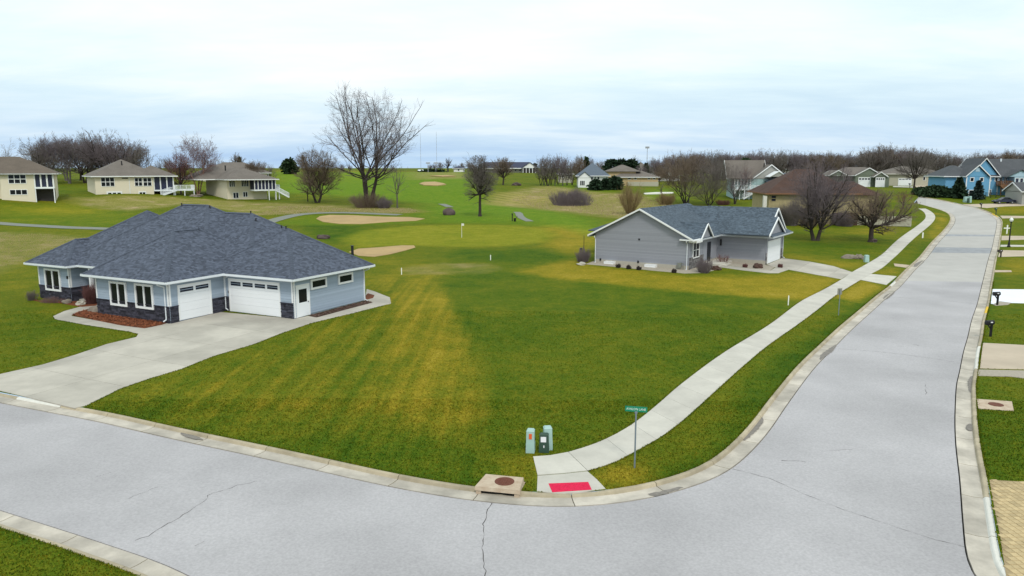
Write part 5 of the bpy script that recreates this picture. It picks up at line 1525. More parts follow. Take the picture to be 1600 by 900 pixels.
# --- H8: cream hipped house with cars
h = Far('ranch_house', 'low khaki house with wide taupe hipped roof and vehicles parked in front', 1387, 290, -6)
ze = h.fx(1430,271.5)[1]; x2 = h.fx(1472,286)[0]; 
h.body([(0,x2,0,13,-1.5,ze-.1)], 'khaki_wall'); h.roof([(-.9,x2+.9,-.9,13.9,ze,.36)], m='roof_taupe', trim='curb_white')
xx = h.fx(1452,280)[0]; mb = MB(); mb.box(xx,xx+.6,-.15,0,0,ze-.12); h.add('stone_pillar', mb, 'tan_brick')
h.win(1442,276,1446,282,1,1); h.win(1454,276,1460,283,1,1); h.win(1462,276.5,1470,283.5,2,1,pane='pane_dark',m='under_dark')
w_ = h.wall((-60,0),(60,0)); r = w_.rect(1404,275,1424,289); garage_door(h, w_, (r[0],r[1],0,2.4), 4, 4)
# --- H9: the big blue house
h = Far('blue_house', 'bright blue two storey gabled house with white trim at the right edge', 1508, 306, -7)
ze = h.fx(1520,275.5)[1]; xc, zr = h.fx(1529,257.5); x1 = h.fx(1545,300)[0]; hw = xc+.5; sl = (zr-ze)/hw*1.0
h.body([(0,x1,0,9,-1.5,ze-.05)], 'sky_blue_siding')
g1 = (-.5,2*xc+.5,-.5,9,ze,(zr-ze)/(xc+.5),'y'); 
xl = h.fx(1472,298,5)[0]
h.body([(xl,.01,3.5,14,-1.5,ze-.07)], 'sky_blue_siding', 'wing_wall')
xc2, zr2 = h.fx(1539,247,5); hw2 = (h.fx(1561,275,5)[0]-xc2); 
g2_ = (xc2-hw2,xc2+hw2,4,15,ze,(zr2-ze)/hw2,'y')
x9 = h.fx(1720,290,4)[0]
h.body([(x1-.01,x9,4.6,15,-1.5,ze-.09)], 'sky_blue_siding', 'main_wall')
h.roof([(xl-.8,xc+2,2.8,14.8,ze,.62)], [g1, g2_, (xc2,x9,4,15.5,ze-.02,(zr2-ze)/5.75*.97,'x')], m='roof_dark')
h.gable_tri(g1, 'sky_blue_siding', .45); h.gable_tri(g2_, 'sky_blue_siding', .45)
mb = MB(); a, z = h.fx(1527.5,265); mb.lathe([(.45,0),(.45,.1)], (0,0,0), 10); 
mb = MB(); mb.box(a-.5,a+.5,-.12,0,z-.5,z+.5); h.add('gable_vent', mb, 'pale_blue_siding')
for q in ((1515.5,277,1522,284),(1530.5,277,1537,284),(1513,296.5,1522,307)): h.win(*q, m='white_trim', fr=.14)
h.win(1530,297,1536,303,fr=.14)
for q in ((1544,277,1549,283.5),(1554,277,1559.5,283.5),(1561.5,277,1566,283.5),(1542.5,295.5,1548.5,306)): h.win(*q, y=4.6, m='white_trim', fr=.13)
h.win(1494,277,1501,284,y=3.5,fr=.14)
for xx_, yy in ((0,0),(x1,0)): mb = MB(); mb.box(xx_-.1,xx_+.12,yy-.06,yy+.1,-1,ze-.2); h.add('corner_board', mb, 'white_trim')
mb = MB(); xb = h.fx(1558.5,290,4.6)[0]; mb.box(xb-.12,xb+.12,4.5,4.6,-1,ze-.1); h.add('corner_board', mb, 'white_trim')
# sunroom wing with its own gable
xa = h.fx(1584,290,1.5)[0]; xg, zg_ = h.fx(1596,264,1.5); zfl = h.fx(1590,290,1.5)[1]
h.body([(xa,x9,1.5,4.61,zfl-.6,ze-.2)], 'pale_blue_siding', 'sunroom_wall')
g3 = (xg-3.4,xg+3.4,1.0,6,ze-.1,(zg_-ze)/3.4,'y'); 
h.add('sunroom_roof', (lambda m_: (solid_roof(m_, gable_planes(*g3)[0], .16), m_)[1])(MB()), 'roof_dark'); h.gable_tri(g3, 'pale_blue_siding', .4)
for q in ((1586,278,1592,287.5),(1593,278,1599,287.5)): h.win(*q, y=1.5, m='white_trim', fr=.12, pane='pane_screen')
for q in ((1568,277.5,1573.5,287),(1575,277.5,1582,287)): h.win(*q, 2, 1, y=4.6, m='white_trim', fr=.12, pane='pane_screen')
mb = MB(); mb.box(xa,x9,1.6,4.6,-1.5,zfl-.6); h.add('lower_wall', mb, 'grey_siding_far')
for q in ((1585,296,1592,303),): h.win(*q, y=1.6, m='white_trim')
h.deck(h.fx(1561,288,3)[0], xa, 2.0, 4.5, h.fx(1565,289,2.5)[1], 3, m='wood_brown')
h.stairs((h.fx(1563,288,1.6)[0],1.6,h.fx(1563,289,1.6)[1]),(h.fx(1580,304,1.0)[0],1.0,h.fx(1580,304,1)[1]),1.3,12,m='wood_brown')
for (u, v) in ((1555,262),(1564,250)):
    a, z = h.fx(u, v, 9); h.chimney(a, 9, z-1.0, z+.3, .15, 'gutter_white')
# black fence in front of the blue house
fnc = thing('metal_fence', 'thin black metal fence in front of the blue house', 'fence', G(1508,309), math.radians(-5))
def fence_len(u, v, O, th):
    n = np.array([-math.sin(th), math.cos(th), 0]); q = ray_plane(O, n, u, v)-np.array(O); return float(q[0]*math.cos(th)+q[1]*math.sin(th))
Lf = fence_len(1572, 309, G(1508,309), math.radians(-5))
n = 8
for k in range(n+1):
    mb = MB(); mb.box(Lf*k/n-.05,Lf*k/n+.05,-.05,.05,-.5,1.35); mb.build('post', 'dark_metal', fnc)
for z in (.2, 1.2): mb = MB(); mb.box(0,Lf,-.02,.02,z,z+.05); mb.build('rail', 'dark_metal', fnc)
mb = MB()
for k in range(int(Lf/.15)): mb.box(k*.15-.012,k*.15+.012,-.012,.012,.1,1.3)
mb.build('pickets', 'dark_metal', fnc, kind='stuff')

# --- middle distance
def simple(name, label, u, v, th, u2, eave_v, depth, m, rm, hips=True, sl=.5, gab='x', wins=(), base=-2.0, O=None, trim='white_trim'):
    h = Far(name, label, u, v, th, O=O); x2 = h.fx(u2, v)[0]; ze = h.fx((u+u2)/2, eave_v)[1]
    h.body([(0,x2,0,depth,base,ze-.08)], m)
    if hips: h.roof([(-.7,x2+.7,-.7,depth+.7,ze,sl)], m=rm, trim=trim)
    else:
        q = (-.7,x2+.7,-.7,depth+.7,ze,sl,gab); h.roof([], [q], m=rm, trim=trim); h.gable_tri(q, m)
    for wq in wins: h.win(*wq, fr=.12)
    return h, x2, ze
h, x2, ze = simple('tan_ranch_house', 'long low tan house with brown grey roof behind dark evergreens', 960, 290, -3, 1028, 276.5, 10, 'tan_wall', 'roof_taupe', True, .36, wins=((981,277.5,986,280.5),(990,277.5,995,280.5),(1012,277.5,1016,280.5),(1020,277.5,1024,280.5)))
mb = MB(); mb.box(-2,x2*.5,2.5,12,ze-.2,ze+1.9); h.add('upper_wall', mb, 'tan_wall'); h.add('upper_roof', (lambda m_: (solid_roof(m_, hip_planes(-2.8,x2*.62,1.8,13,ze+1.9,.4)[0], .12), m_)[1])(MB()), 'roof_taupe')
mb = MB(); mb.box(x2*.3,x2,-1.2,-.2,-1,1.3); h.add('terrace_wall', mb, 'khaki_wall')
h, x2, ze = simple('white_house', 'white house with slate blue roof and white steps among bare trees', 903, 292.5, -3, 950, 274.5, 10, 'white_trim', 'roof_bluegrey', True, .75, wins=((923,276,927,281),(928.5,276,931.5,281),(933,276,937,281)))
g_ = (-.4,4.4,-2.2,5,ze-.6,.8,'y'); h.add('front_gable_roof', (lambda m_: (solid_roof(m_, gable_planes(*g_)[0], .14), m_)[1])(MB()), 'roof_bluegrey'); h.gable_tri(g_, 'white_trim', .3); h.body([(0,4.0,-1.8,.1,-2,ze-.65)], 'white_trim', 'front_wall')
h.win(906,282,914,290,3,1,y=-1.8)
h, x2, ze = simple('khaki_house', 'khaki single storey house behind a clump of upright bare trees', 873, 285.5, -2, 895, 271.5, 10, 'khaki_wall', 'roof_brown', True, .5, wins=((877,273.5,881,278),(884,273.5,893,275.5)))
h, x2, ze = simple('white_gabled_house', 'small white gabled house with grey brown roof right of the tan ranch', 1024, 283, -4, 1062, 274, 10, 'white_trim', 'roof_taupe', True, .5, wins=((1045,276,1049,280),))
for (u, v) in ((1021,265.5),(1047,266)):
    xc, zr = h.fx(u, v, -1); g_ = (xc-2.6,xc+2.6,-1.4,6,ze,max(.5,(zr-ze)/2.6),'y'); h.add('gable_roof', (lambda m_: (solid_roof(m_, gable_planes(*g_)[0], .12), m_)[1])(MB()), 'roof_taupe'); h.gable_tri(g_, 'white_trim', .25)
simple('far_house', 'house with orange brown roof showing above the bare thicket', 1108, 272, -4, 1128, 264, 9, 'tan_wall', 'roof_red', True, .55)
simple('far_house', 'house with wide grey brown roof between the deck house and the wood', 1222, 275, -4, 1247, 264, 10, 'grey_siding_far', 'roof_brown', True, .5)
simple('far_house', 'tall pale roofed house just behind the dark round evergreen', 985, 276, -4, 1020, 268, 12, 'khaki_wall', 'roof_taupe', True, .75)
# clubhouse on the hill
h = Far('clubhouse', 'long dark roofed clubhouse on the golf hill with white gable end', 757, 269.3, -3); h.root['category'] = 'building'
x2 = h.fx(838,269)[0]; ze = h.fx(800,262.3)[1]
h.body([(0,x2*.82,0,14,-2,ze-.1)], 'khaki_wall'); xc, zr = h.fx(826,253,-1)
rb = MB(); solid_roof(rb, gable_planes(-1,x2*.86,-2,16,ze,(zr-ze)/9,'x')[0], .2); h.add('roof', rb, 'roof_navy')
g_ = (x2*.72,x2+1,-4,14,ze,(zr-ze)/(x2*.14+.5)*.95,'y'); rb = MB(); solid_roof(rb, gable_planes(*g_)[0], .25); h.add('porch_roof', rb, 'roof_navy'); h.gable_tri(g_, 'white_trim', .4)
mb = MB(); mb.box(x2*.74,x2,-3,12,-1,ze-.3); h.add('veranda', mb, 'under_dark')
mb = MB(); mb.box(-1,x2*.72,-2.2,-1.9,ze-.5,ze-.05); h.add('fascia', mb, 'white_trim')
for u0 in (797,804,811): h.win(u0,264.5,u0+3.5,267.5)
for k in range(5): mb = MB(); x = x2*(.75+.06*k); mb.box(x-.15,x+.15,-3.8,-3.5,-1,ze-.1); h.add('post', mb, 'white_trim')
h, x2, ze = simple('white_shed', 'small white building on the skyline left of the clubhouse', 709, 268.5, -2, 724, 262.8, 8, 'white_trim', 'roof_navy', True, .35, wins=((715,264,718,267),)); h.root['category'] = 'building'
h, x2, ze = simple('white_shed', 'low white hut near the dark hedge on the skyline', 655, 268.6, 0, 662, 266.6, 4, 'white_trim', 'gutter_white', False, .2, wins=()); h.root['category'] = 'hut'
# grey garage at the very right edge
h = Far('garage', 'grey garage corner with dark door at the right edge beside the parked saloon', 1596, 320, -5); h.root['category'] = 'garage'
ze = h.fx(1598,299)[1]; h.body([(0,9,0,7,-1,ze-.1)], 'grey_siding_far'); h.roof([], [(-.5,9.5,-.5,7.5,ze,.5,'x')], m='roof_dark'); h.gable_tri((-.5,9.5,-.5,7.5,ze,.5,'x'), 'grey_siding_far')
w_ = h.wall((-20,0),(20,0)); garage_door(h, w_, (20.7,25.5,0,2.3), 4, 4, m='pane_screen')

# turf blades over the near lawns, kept off everything paved
polys = avoid+[drv, pvp, P_([(1536,536),(1600,539.5),(1720,545),(1720,588),(1600,577.5),(1531,576)]), P_([(1550.5,452),(1600,452.5),(1720,453),(1720,476),(1548,475)]),
  P_([(112,493),(124,487.5),(160,479),(163,488),(262,504.5),(253,508),(226,513.5),(190,509),(150,501)]), P_([(482,494),(495,496.5),(582,473.2),(571,470.5)]),
  P_([(1526,624),(1581,628),(1584,642.5),(1528.5,639)]), P_([(1529,578),(1600,579.5),(1720,590),(1720,603),(1600,591.5),(1580,589),(1527.5,587.5)])]
_foot = np.array([B1.l2w((x,y,0))[:2] for x, y in ((-26,-2.9),(-21.8,-2.9),(-21.8,-1),(-15.1,-1),(-15.1,-5.1),(-7,-5.1),(-7,0),(0,0),(0,8.3),(-4,11.4),(-26,11.4))])
polys.append(_foot)
q = lawn_only(np.vstack([scatter(150000, 17, 36), scatter(90000, 34, 58)]), polys)
blades('turf_blades', q, .055, .045, .05, 1, 'short mown turf of the near lawns')
def fringe(L, n_per_m, sd_, seed, y1=75):
    d = np.r_[0, np.cumsum(np.linalg.norm(np.diff(L, axis=0), axis=1))]; n = int(d[-1]*n_per_m); s_ = rg0.uniform(0, d[-1], n)
    P = np.c_[np.interp(s_, d, L[:,0]), np.interp(s_, d, L[:,1])]; t = np.c_[np.interp(s_+.1, d, L[:,0]), np.interp(s_+.1, d, L[:,1])]-P
    t /= np.linalg.norm(t, axis=1)[:,None]+1e-9; P = P+np.c_[-t[:,1], t[:,0]]*sd_*(0.0+np.abs(rg0.normal(0, .05, n)))[:,None]; return P[(P[:,1] < y1) & (P[:,1] > 12)]
closed = lambda P: resample(np.vstack([P, P[:1]]), .3)
fr = np.vstack([fringe(INL, 70, 1, 1), fringe(OUTL, 70, -1, 2), fringe(wl, 60, 1, 3), fringe(wr, 60, -1, 4)])
ed = fringe(closed(drv if area(drv) > 0 else drv[::-1]), 50, -1, 5, 60); ed = ed[~inside(CORR, ed)]
ed = lawn_only(ed, [_foot])
fr = np.vstack([fr, ed]); _rc = np.array(G(895, 768)[:2]); fr = fr[np.hypot(*(fr-_rc).T) > 1.45]; fr = fr[sdist(pvp, fr) < -.15]; fr = fr[~((np.abs(sdist(CORR, fr)) < .3) & (sdist(drv, fr) > -.25))]
blades('edge_grass', fr, .055, .035, .05, 2, 'longer grass fringe along kerbs, pavement and driveway edges')
# stains and damp patches in the gutters
mat('stain', (0.25, 0.225, 0.20), 0.8, 0.4, 6.0)
def stain(pix, dz, m='stain', name='stain'):
    P = P_(pix); P = catmull(P, .12, True); P = P+rg0.normal(0, .018, P.shape); sheet(name, P, dz, [m], parent=road, kind=None)
stain([(1168,668),(1180,655),(1190,648),(1193,655),(1182,670),(1170,680),(1162,684)], ROAD_DZ+.018)
stain([(1283,552),(1296,542),(1307,536),(1303,544),(1292,553),(1282,560)], ROAD_DZ+.018)
stain([(283,672),(300,676),(316,682),(318,684),(300,682),(285,677)], ROAD_DZ+.02)
stain([(1013,768),(1030,764),(1060,757),(1068,757),(1045,766),(1024,771)], ROAD_DZ+.02)
stain([(1511,660),(1520,659),(1523,664),(1518,670),(1511,667)], ROAD_DZ+.02)
stain([(1514,590),(1521,585),(1524,597),(1519,612),(1513,603)], ROAD_DZ+.02)
stain([(1382,461),(1392,456),(1398,452),(1397,457),(1387,465),(1381,466)], ROAD_DZ+.02)
stain([(1430,411),(1441,406),(1443,409),(1434,415),(1428,415)], ROAD_DZ+.02)

for (u, v) in ((1396,384.5),(1389,389.5),(1393,392.5),(1383,395),(1377,400),(1380,409),(1386,411)):
    p = np.array(G(u, v)[:2]); a = rg0.random(7)*.12; P = np.array([p+np.array([math.cos(t)*(.42+a[i]), math.sin(t)*(.10+a[i]*.4)]) for i, t in enumerate(np.linspace(0, 2*PI, 7, endpoint=False))])
    sheet('stain', P, .034, ['stain'], parent=walk, kind=None)

def chips(pix, n, m, seed):
    P = P_(pix); rg = np.random.default_rng(seed); lo, hi = P.min(0), P.max(0); q = rg.uniform(lo, hi, (n*3, 2)); q = q[inside(P, q)][:n]; z = TT(q)+.055
    mb = MB()
    for (x, y), zz in zip(q, z):
        a = rg.uniform(0, 6.28); l, w_ = rg.uniform(.04, .10), rg.uniform(.012, .03); c, s_ = math.cos(a), math.sin(a); t1, t2 = rg.normal(0, .02, 2)
        mb.add([(x-c*l-s_*w_, y-s_*l+c*w_, zz+t1), (x-c*l+s_*w_, y-s_*l-c*w_, zz+t1), (x+c*l+s_*w_, y+s_*l-c*w_, zz+t2+.02), (x+c*l-s_*w_, y+s_*l+c*w_, zz+t2+.03)], [(0,1,2,3)], 0, rg.random())
    o = mb.build('wood_chips', m, kind='stuff'); o['category'] = 'mulch'; return o
mat('chips', (0.30, 0.10, 0.045), 0.95, 0.3, 5.0, attr=0.75); mat('chips_dark', (0.16, 0.10, 0.08), 0.95, 0.3, 5.0, attr=0.6)
chips([(112,493),(124,487.5),(160,479),(163,488),(262,504.5),(253,508),(226,513.5),(190,509),(150,501)], 5000, 'chips', 1)['label'] = 'red brown bark chips in the front bed of the blue grey house'
chips([(482,494),(495,496.5),(582,473.2),(571,470.5)], 1600, 'chips_dark', 2)['label'] = 'dark bark chips along the side wall of the blue grey house'

# ================================================================== TREES AND SHRUBS
mat('bark_dark', (0.055, 0.043, 0.038), 0.95, 0.3, 3.0, 0.02, 12); mat('bark_grey', (0.13, 0.115, 0.105), 0.95, 0.3, 3.0, 0.02, 12)
mat('twig_mauve', (0.19, 0.155, 0.165), 0.95, 0.25, 0.8); mat('twig_brown', (0.20, 0.15, 0.11), 0.95, 0.25, 0.8); mat('twig_grey', (0.18, 0.155, 0.14), 0.95, 0.25, 0.8)
mat('twig_red', (0.17, 0.075, 0.07), 0.95, 0.25, 0.8); mat('birch_bark', (0.42, 0.26, 0.20), 0.9, 0.35, 3.0, col2=(0.16, 0.08, 0.06)); mat('twig_birch', (0.22, 0.13, 0.125), 0.95, 0.25, 0.8)
mat('twig_ochre', (0.28, 0.20, 0.10), 0.95, 0.25, 0.8); mat('needle', (0.022, 0.050, 0.022), 0.9, 0.5, 1.2); mat('needle_blue', (0.030, 0.055, 0.045), 0.9, 0.4, 1.2)
mat('juniper', (0.030, 0.060, 0.022), 0.9, 0.5, 1.0); mat('dry_grass', (0.62, 0.50, 0.27), 0.95, 0.2, 1.0, attr=0.3)

def tubes_mesh(name, groups, mats, smooth=True):
    """groups: (P0, P1, R0, R1, sides, material index); all as numpy arrays"""
    V = []; F = []; MI = []; off = 0
    for P0, P1, R0, R1, n, mi in groups:
        if len(P0) == 0: continue
        d = P1-P0; L = np.linalg.norm(d, axis=1)[:,None]; d = d/(L+1e-9)
        up = np.where(np.abs(d[:,2:3]) < 0.9, np.array([[0,0,1.0]]), np.array([[1.0,0,0]]))
        a = np.cross(d, up); a /= np.linalg.norm(a, axis=1)[:,None]+1e-9; b = np.cross(d, a)
        th = np.arange(n)*2*PI/n
        ring = a[:,None,:]*np.cos(th)[None,:,None]+b[:,None,:]*np.sin(th)[None,:,None]
        v0 = P0[:,None,:]+ring*R0[:,None,None]; v1 = P1[:,None,:]+ring*R1[:,None,None]
        V.append(np.concatenate([v0, v1], 1).reshape(-1, 3))
        m = len(P0); base = off+np.arange(m)[:,None]*(2*n)
        i = np.arange(n)[None,:]; j = (np.arange(n)[None,:]+1) % n
        F.append(np.stack([base+i, base+n+i, base+n+j, base+j], -1).reshape(-1, 4)); MI.append(np.full(m*n, mi))
        off += m*2*n
    V = np.concatenate(V); F = np.concatenate(F); MI = np.concatenate(MI)
    me = bpy.data.meshes.new(name)
    me.vertices.add(len(V)); me.vertices.foreach_set('co', V.astype(np.float32).ravel())
    me.loops.add(F.size); me.loops.foreach_set('vertex_index', F.ravel().astype(np.int32))
    me.polygons.add(len(F)); me.polygons.foreach_set('loop_start', np.arange(0, F.size, 4, dtype=np.int32)); me.polygons.foreach_set('loop_total', np.full(len(F), 4, np.int32))
    for m in mats: me.materials.append(MATS[m])
    me.polygons.foreach_set('material_index', MI.astype(np.int32)); me.polygons.foreach_set('use_smooth', np.full(len(F), smooth))
    me.update(calc_edges=True); me.validate()
    return me
def grow(seed, H, R, th, prim=12, dens=1.0, base_r=0.3, stems=1, spread=0.0, bottom=None, squash=1.0, twig_r=0.016, droop=0.0, up=0.045, lo_ang=78, hi_ang=8, levels=4, zig=0.16, cx=0.0, egg=0.0, split=1.0, **_):
    """bare tree: stems, limbs leaving them at rising angles, three further orders of branches, all kept inside an egg shaped outline"""
    rn = random.Random(seed); zb = bottom if bottom is not None else th*0.7; zc = (zb+H)/2; hz = (H-zb)/2
    S = {0: [], 1: [], 2: []}
    C = Vector((cx*.5, 0, zc))
    def env(p):
        z = (p.z-zc)/hz; w_ = R*(1+egg*z*.5)
        return ((p.x-C.x)/w_)**2+((p.y)/(w_*squash))**2+z*z
    def reach(p, d, mx):
        t = 0; q = p
        while t < mx and (env(q) < 1.0 or t < mx*.12): t += mx/24; q = p+d*t
        return t
    def perp(d):
        a = Vector((rn.gauss(0,1), rn.gauss(0,1), rn.gauss(0,1))); a -= d*a.dot(d); return a.normalized()
    def branch(p, d, L, r, lv):
        n = max(2, min(9, int(L/(0.55 if lv < 3 else .4)))) if lv < levels else 2
        st = L/n; rr = r
        for i in range(n):
            f = (i+1)/n
            bend = (up if lv < 3 else up*.6)-droop*(lv/levels)*1.2
            d = (d+Vector((0,0,1))*bend*(.5+.5*(i > 0))+perp(d)*rn.gauss(0, zig)).normalized()
            q = p+d*st; r1 = max(twig_r*.5, r*(1-f*.72))
            S[1 if rr > 0.045 else 2].append((p, q, rr, r1))
            p, rr = q, r1
            if lv < 3 and env(p) > 1.06:
                for _ in range(4):
                    dd = (d+perp(d)*rn.uniform(.2, .7)).normalized(); branch(p, dd, rn.uniform(.05, .10)*H, rr*.75, levels)
                break
            if lv < levels and f > (.22 if lv == 1 else .10):
                k = dens*(1.25 if lv < levels-1 else 1.6)*split
                m = int(k)+(rn.random() < k-int(k))
                for _ in range(m):
                    a = math.radians(rn.uniform(22, 58)); dd = (d*math.cos(a)+perp(d)*math.sin(a)).normalized()
                    if dd.z < -.25-droop: dd.z = abs(dd.z)*.3
                    ln = L*rn.uniform(.30, .62)*(1.05-f*.45); ln = max(.25*st, min(ln, reach(p, dd.normalized(), ln)))
                    if env(p) > 1.08 and lv > 1: continue
                    branch(p, dd.normalized(), ln, max(twig_r*.75, rr*rn.uniform(.45, .70)), lv+1)
    for s in range(stems):
        a0 = s*2*PI/stems+rn.uniform(-.4, .4)
        p = Vector((math.cos(a0), math.sin(a0), 0))*(base_r*.75 if stems > 1 else 0); rs = base_r*(.80 if stems > 1 else 1); k = max(4, int(th/.7)); d = Vector((0,0,1))
        for i in range(k):
            d = (Vector((math.cos(a0)*spread/max(th,.1), math.sin(a0)*spread/max(th,.1), 1))+Vector((rn.gauss(0,.05), rn.gauss(0,.05), 0))).normalized()
            q = p+d*(th/k); r1 = rs*(1-.05); S[0].append((p, q, rs*(1.35 if i == 0 else 1), r1)); p, rs = q, r1
            # low limbs
            if i >= k*.5 and rn.random() < .55*dens:
                az = rn.uniform(0, 2*PI); el = math.radians(rn.uniform(58, lo_ang)); dd = Vector((math.cos(az)*math.sin(el), math.sin(az)*math.sin(el), math.cos(el)))
                branch(p, dd, reach(p, dd, H*.7)*rn.uniform(.7,1), rs*rn.uniform(.25,.4), 2)
        n_ = max(2, prim//stems)
        for j in range(n_):
            az = a0+(j+.5)/n_*2*PI*(1.0 if stems == 1 else .75)-(0 if stems == 1 else PI*.75)+rn.uniform(-.5, .5)
            el = math.radians(hi_ang+(lo_ang-hi_ang)*((j*0.618+s*.37) % 1.0)**1.2)
            dd = Vector((math.cos(az)*math.sin(el), math.sin(az)*math.sin(el), math.cos(el)))
            L = reach(p, (dd+Vector((0,0,up*2))).normalized(), H*1.3)*rn.uniform(.88, 1.06)
            branch(p, dd, L, rs*rn.uniform(.42, .68), 1)
    def arr(l):
        if not l: return (np.zeros((0,3)), np.zeros((0,3)), np.zeros(0), np.zeros(0))
        return (np.array([x[0] for x in l]), np.array([x[1] for x in l]), np.array([x[2] for x in l]), np.array([x[3] for x in l]))
    e = arr([])
    return dict(trunk=arr(S[0]), limbs=arr(S[1]), thin=arr(S[2]), twig=e)
def tree_parts(g, bark, twigm):
    trunk = tubes_mesh('trunk', [(*g['trunk'], 9, 0)], [bark])
    crown = tubes_mesh('crown', [(*g['limbs'], 6, 0), (*g['thin'], 3, 1), (*g['twig'], 3, 1)], [bark, twigm])
    return trunk, crown
def px_size(u, v):
    p = G(u, v); d = (p[1]*_c-(p[2]-CAM_H)*_s); return p, d/F_PX
def hero(name, label, u, vb, vt, halfw, seed, bark='bark_dark', twigm='twig_mauve', cat='tree', group=None, th=None, scale_r=1.0, base_r=None, rz=0, **kw):
    p, k = px_size(u, vb); H = (vb-vt)*k; R = halfw*k
    th_ = (th if th is not None else 0.22)*H
    g = grow(seed, H, R, th_, base_r=base_r or H*0.018, **kw)
    a, b = tree_parts(g, bark, twigm)
    r = thing(name, label, cat, p-np.array([0,0,.12]), rz, group)
    mobj('trunk', a, r); mobj('crown', b, r)
    return r, H
def at(u, v): return G(u, v)
hero('cottonwood_tree', 'tallest bare tree, spreading from several trunks above a brush thicket', 576, 323, 134, 82, 31, th=0.24, prim=21, stems=3, spread=1.6, dens=.88, bottom=4.5, twig_r=0.021, base_r=0.62, up=.035, zig=.14, lo_ang=82, hi_ang=4, egg=.1, squash=.85)
hero('bare_tree', 'bushy low branched bare tree left of the tallest tree', 496, 317, 234, 44, 12, th=0.16, prim=14, stems=2, spread=.8, dens=1.6, bottom=1.2, twig_r=.019, base_r=.36, twigm='twig_brown', lo_ang=80)
hero('bare_tree', 'small slender bare tree just right of the tallest tree', 621, 325, 252, 18, 13, th=0.30, prim=7, dens=.8, levels=3, base_r=.17, twig_r=.02, twigm='twig_grey', bark='bark_grey', lo_ang=55)
hero('bare_tree', 'dark bare tree with straight trunk and drooping twigs beside the putting green', 750, 338, 242, 31, 14, th=0.36, prim=15, dens=2.1, bottom=2.4, droop=.15, base_r=.30, twig_r=.016, twigm='twig_grey', lo_ang=95, up=.06)
hero('bare_tree', 'round bare tree in front of the clubhouse roof', 786, 289, 246, 22, 15, th=0.26, prim=14, dens=1.5, twig_r=.026, base_r=.3, twigm='twig_brown', lo_ang=85)
hero('bare_tree', 'larger bare lawn tree forking low in front of the brick house', 1274, 376, 243, 58, 16, th=0.14, prim=16, stems=2, spread=.4, dens=1.66, bottom=1.6, twig_r=.0115, base_r=.36, twigm='twig_mauve', squash=.9, lo_ang=72)
hero('bare_tree', 'gnarled wide bare lawn tree nearest the pavement', 1360, 378, 294, 60, 17, th=0.28, prim=12, dens=1.9, bottom=1.4, twig_r=.0115, base_r=.36, twigm='twig_brown', zig=.28, squash=.9, cx=1.2, lo_ang=98, up=.07)
hero('birch_tree', 'slender birch with pinkish bark beside the white deck', 310, 305, 214, 34, 18, th=0.25, prim=12, stems=3, spread=1.2, dens=1.4, bottom=4.0, twig_r=.020, base_r=.22, bark='birch_bark', twigm='twig_birch', egg=.3, lo_ang=55)
hero('bare_tree', 'russet bare tree behind the deck, left of the birch', 283, 303, 240, 24, 19, th=.2, prim=14, dens=1.3, twig_r=.022, base_r=.22, twigm='twig_red', bottom=1.5)
hero('bare_tree', 'tall multi stemmed bare tree at the left of the thicket behind the grey house', 1071, 319, 238, 50, 20, th=.16, prim=16, stems=4, spread=1.0, dens=1.12, bottom=1.6, twig_r=.018, base_r=.24, twigm='twig_brown', lo_ang=60)
hero('bare_tree', 'dense rounded bare tree in the middle of the thicket behind the grey house', 1108, 321, 250, 54, 21, th=.10, prim=20, stems=5, spread=1.0, dens=1.08, bottom=.6, twig_r=.016, base_r=.17, twigm='twig_grey', lo_ang=62, zig=.1)
hero('bare_tree', 'dark bare tree left of the white deck staircase', 1148, 319, 258, 34, 22, th=.20, prim=12, stems=3, spread=.5, dens=1.12, bottom=1.2, twig_r=.017, base_r=.18, twigm='twig_mauve', lo_ang=60)
hero('bare_tree', 'thin reddish conifer shaped tree against the roof of the deck house', 1164, 312, 258, 12, 23, th=.5, prim=10, dens=1.2, bottom=1.2, twig_r=.018, base_r=.14, twigm='twig_red', egg=-1.2, lo_ang=90)
hero('bare_tree', 'bare street tree before the khaki house with parked vehicles', 1428, 294, 237, 30, 24, th=.26, prim=15, dens=1.25, twig_r=.022, base_r=.28, twigm='twig_grey', lo_ang=78)
hero('bare_tree', 'small reddish bare tree where the pavement bends', 1411, 326, 298, 20, 25, th=.22, prim=10, dens=1.6, twig_r=.014, base_r=.14, twigm='twig_red', lo_ang=80)
hero('bare_tree', 'brown leafless tree in front of the white house', 907, 291, 246, 12, 26, th=.18, prim=12, dens=1.5, twig_r=.026, base_r=.2, twigm='twig_brown', lo_ang=50)
hero('bare_tree', 'small bare tree above the roof of the left edge house', 17, 300, 219, 9, 27, th=.5, prim=8, dens=1.0, twig_r=.020, base_r=.16, twigm='twig_grey')
hero('bare_tree', 'squat bare tree standing by the pale sand patch', 1033, 303, 287, 8, 28, th=.35, prim=6, dens=1.0, levels=3, twig_r=.022, base_r=.18, twigm='twig_grey')
hero('bare_tree', 'lone gnarled tree on the skyline left of the clubhouse', 700, 268.5, 247.5, 9, 29, th=.3, prim=8, dens=.9, levels=3, twig_r=.06, base_r=.5, twigm='twig_mauve')
hero('bare_tree', 'tall oak shaped bare tree behind the roofs of the cream houses', 374, 275, 240.5, 21, 30, th=.3, prim=10, dens=.9, twig_r=.045, base_r=.4, twigm='twig_brown', squash=.7)
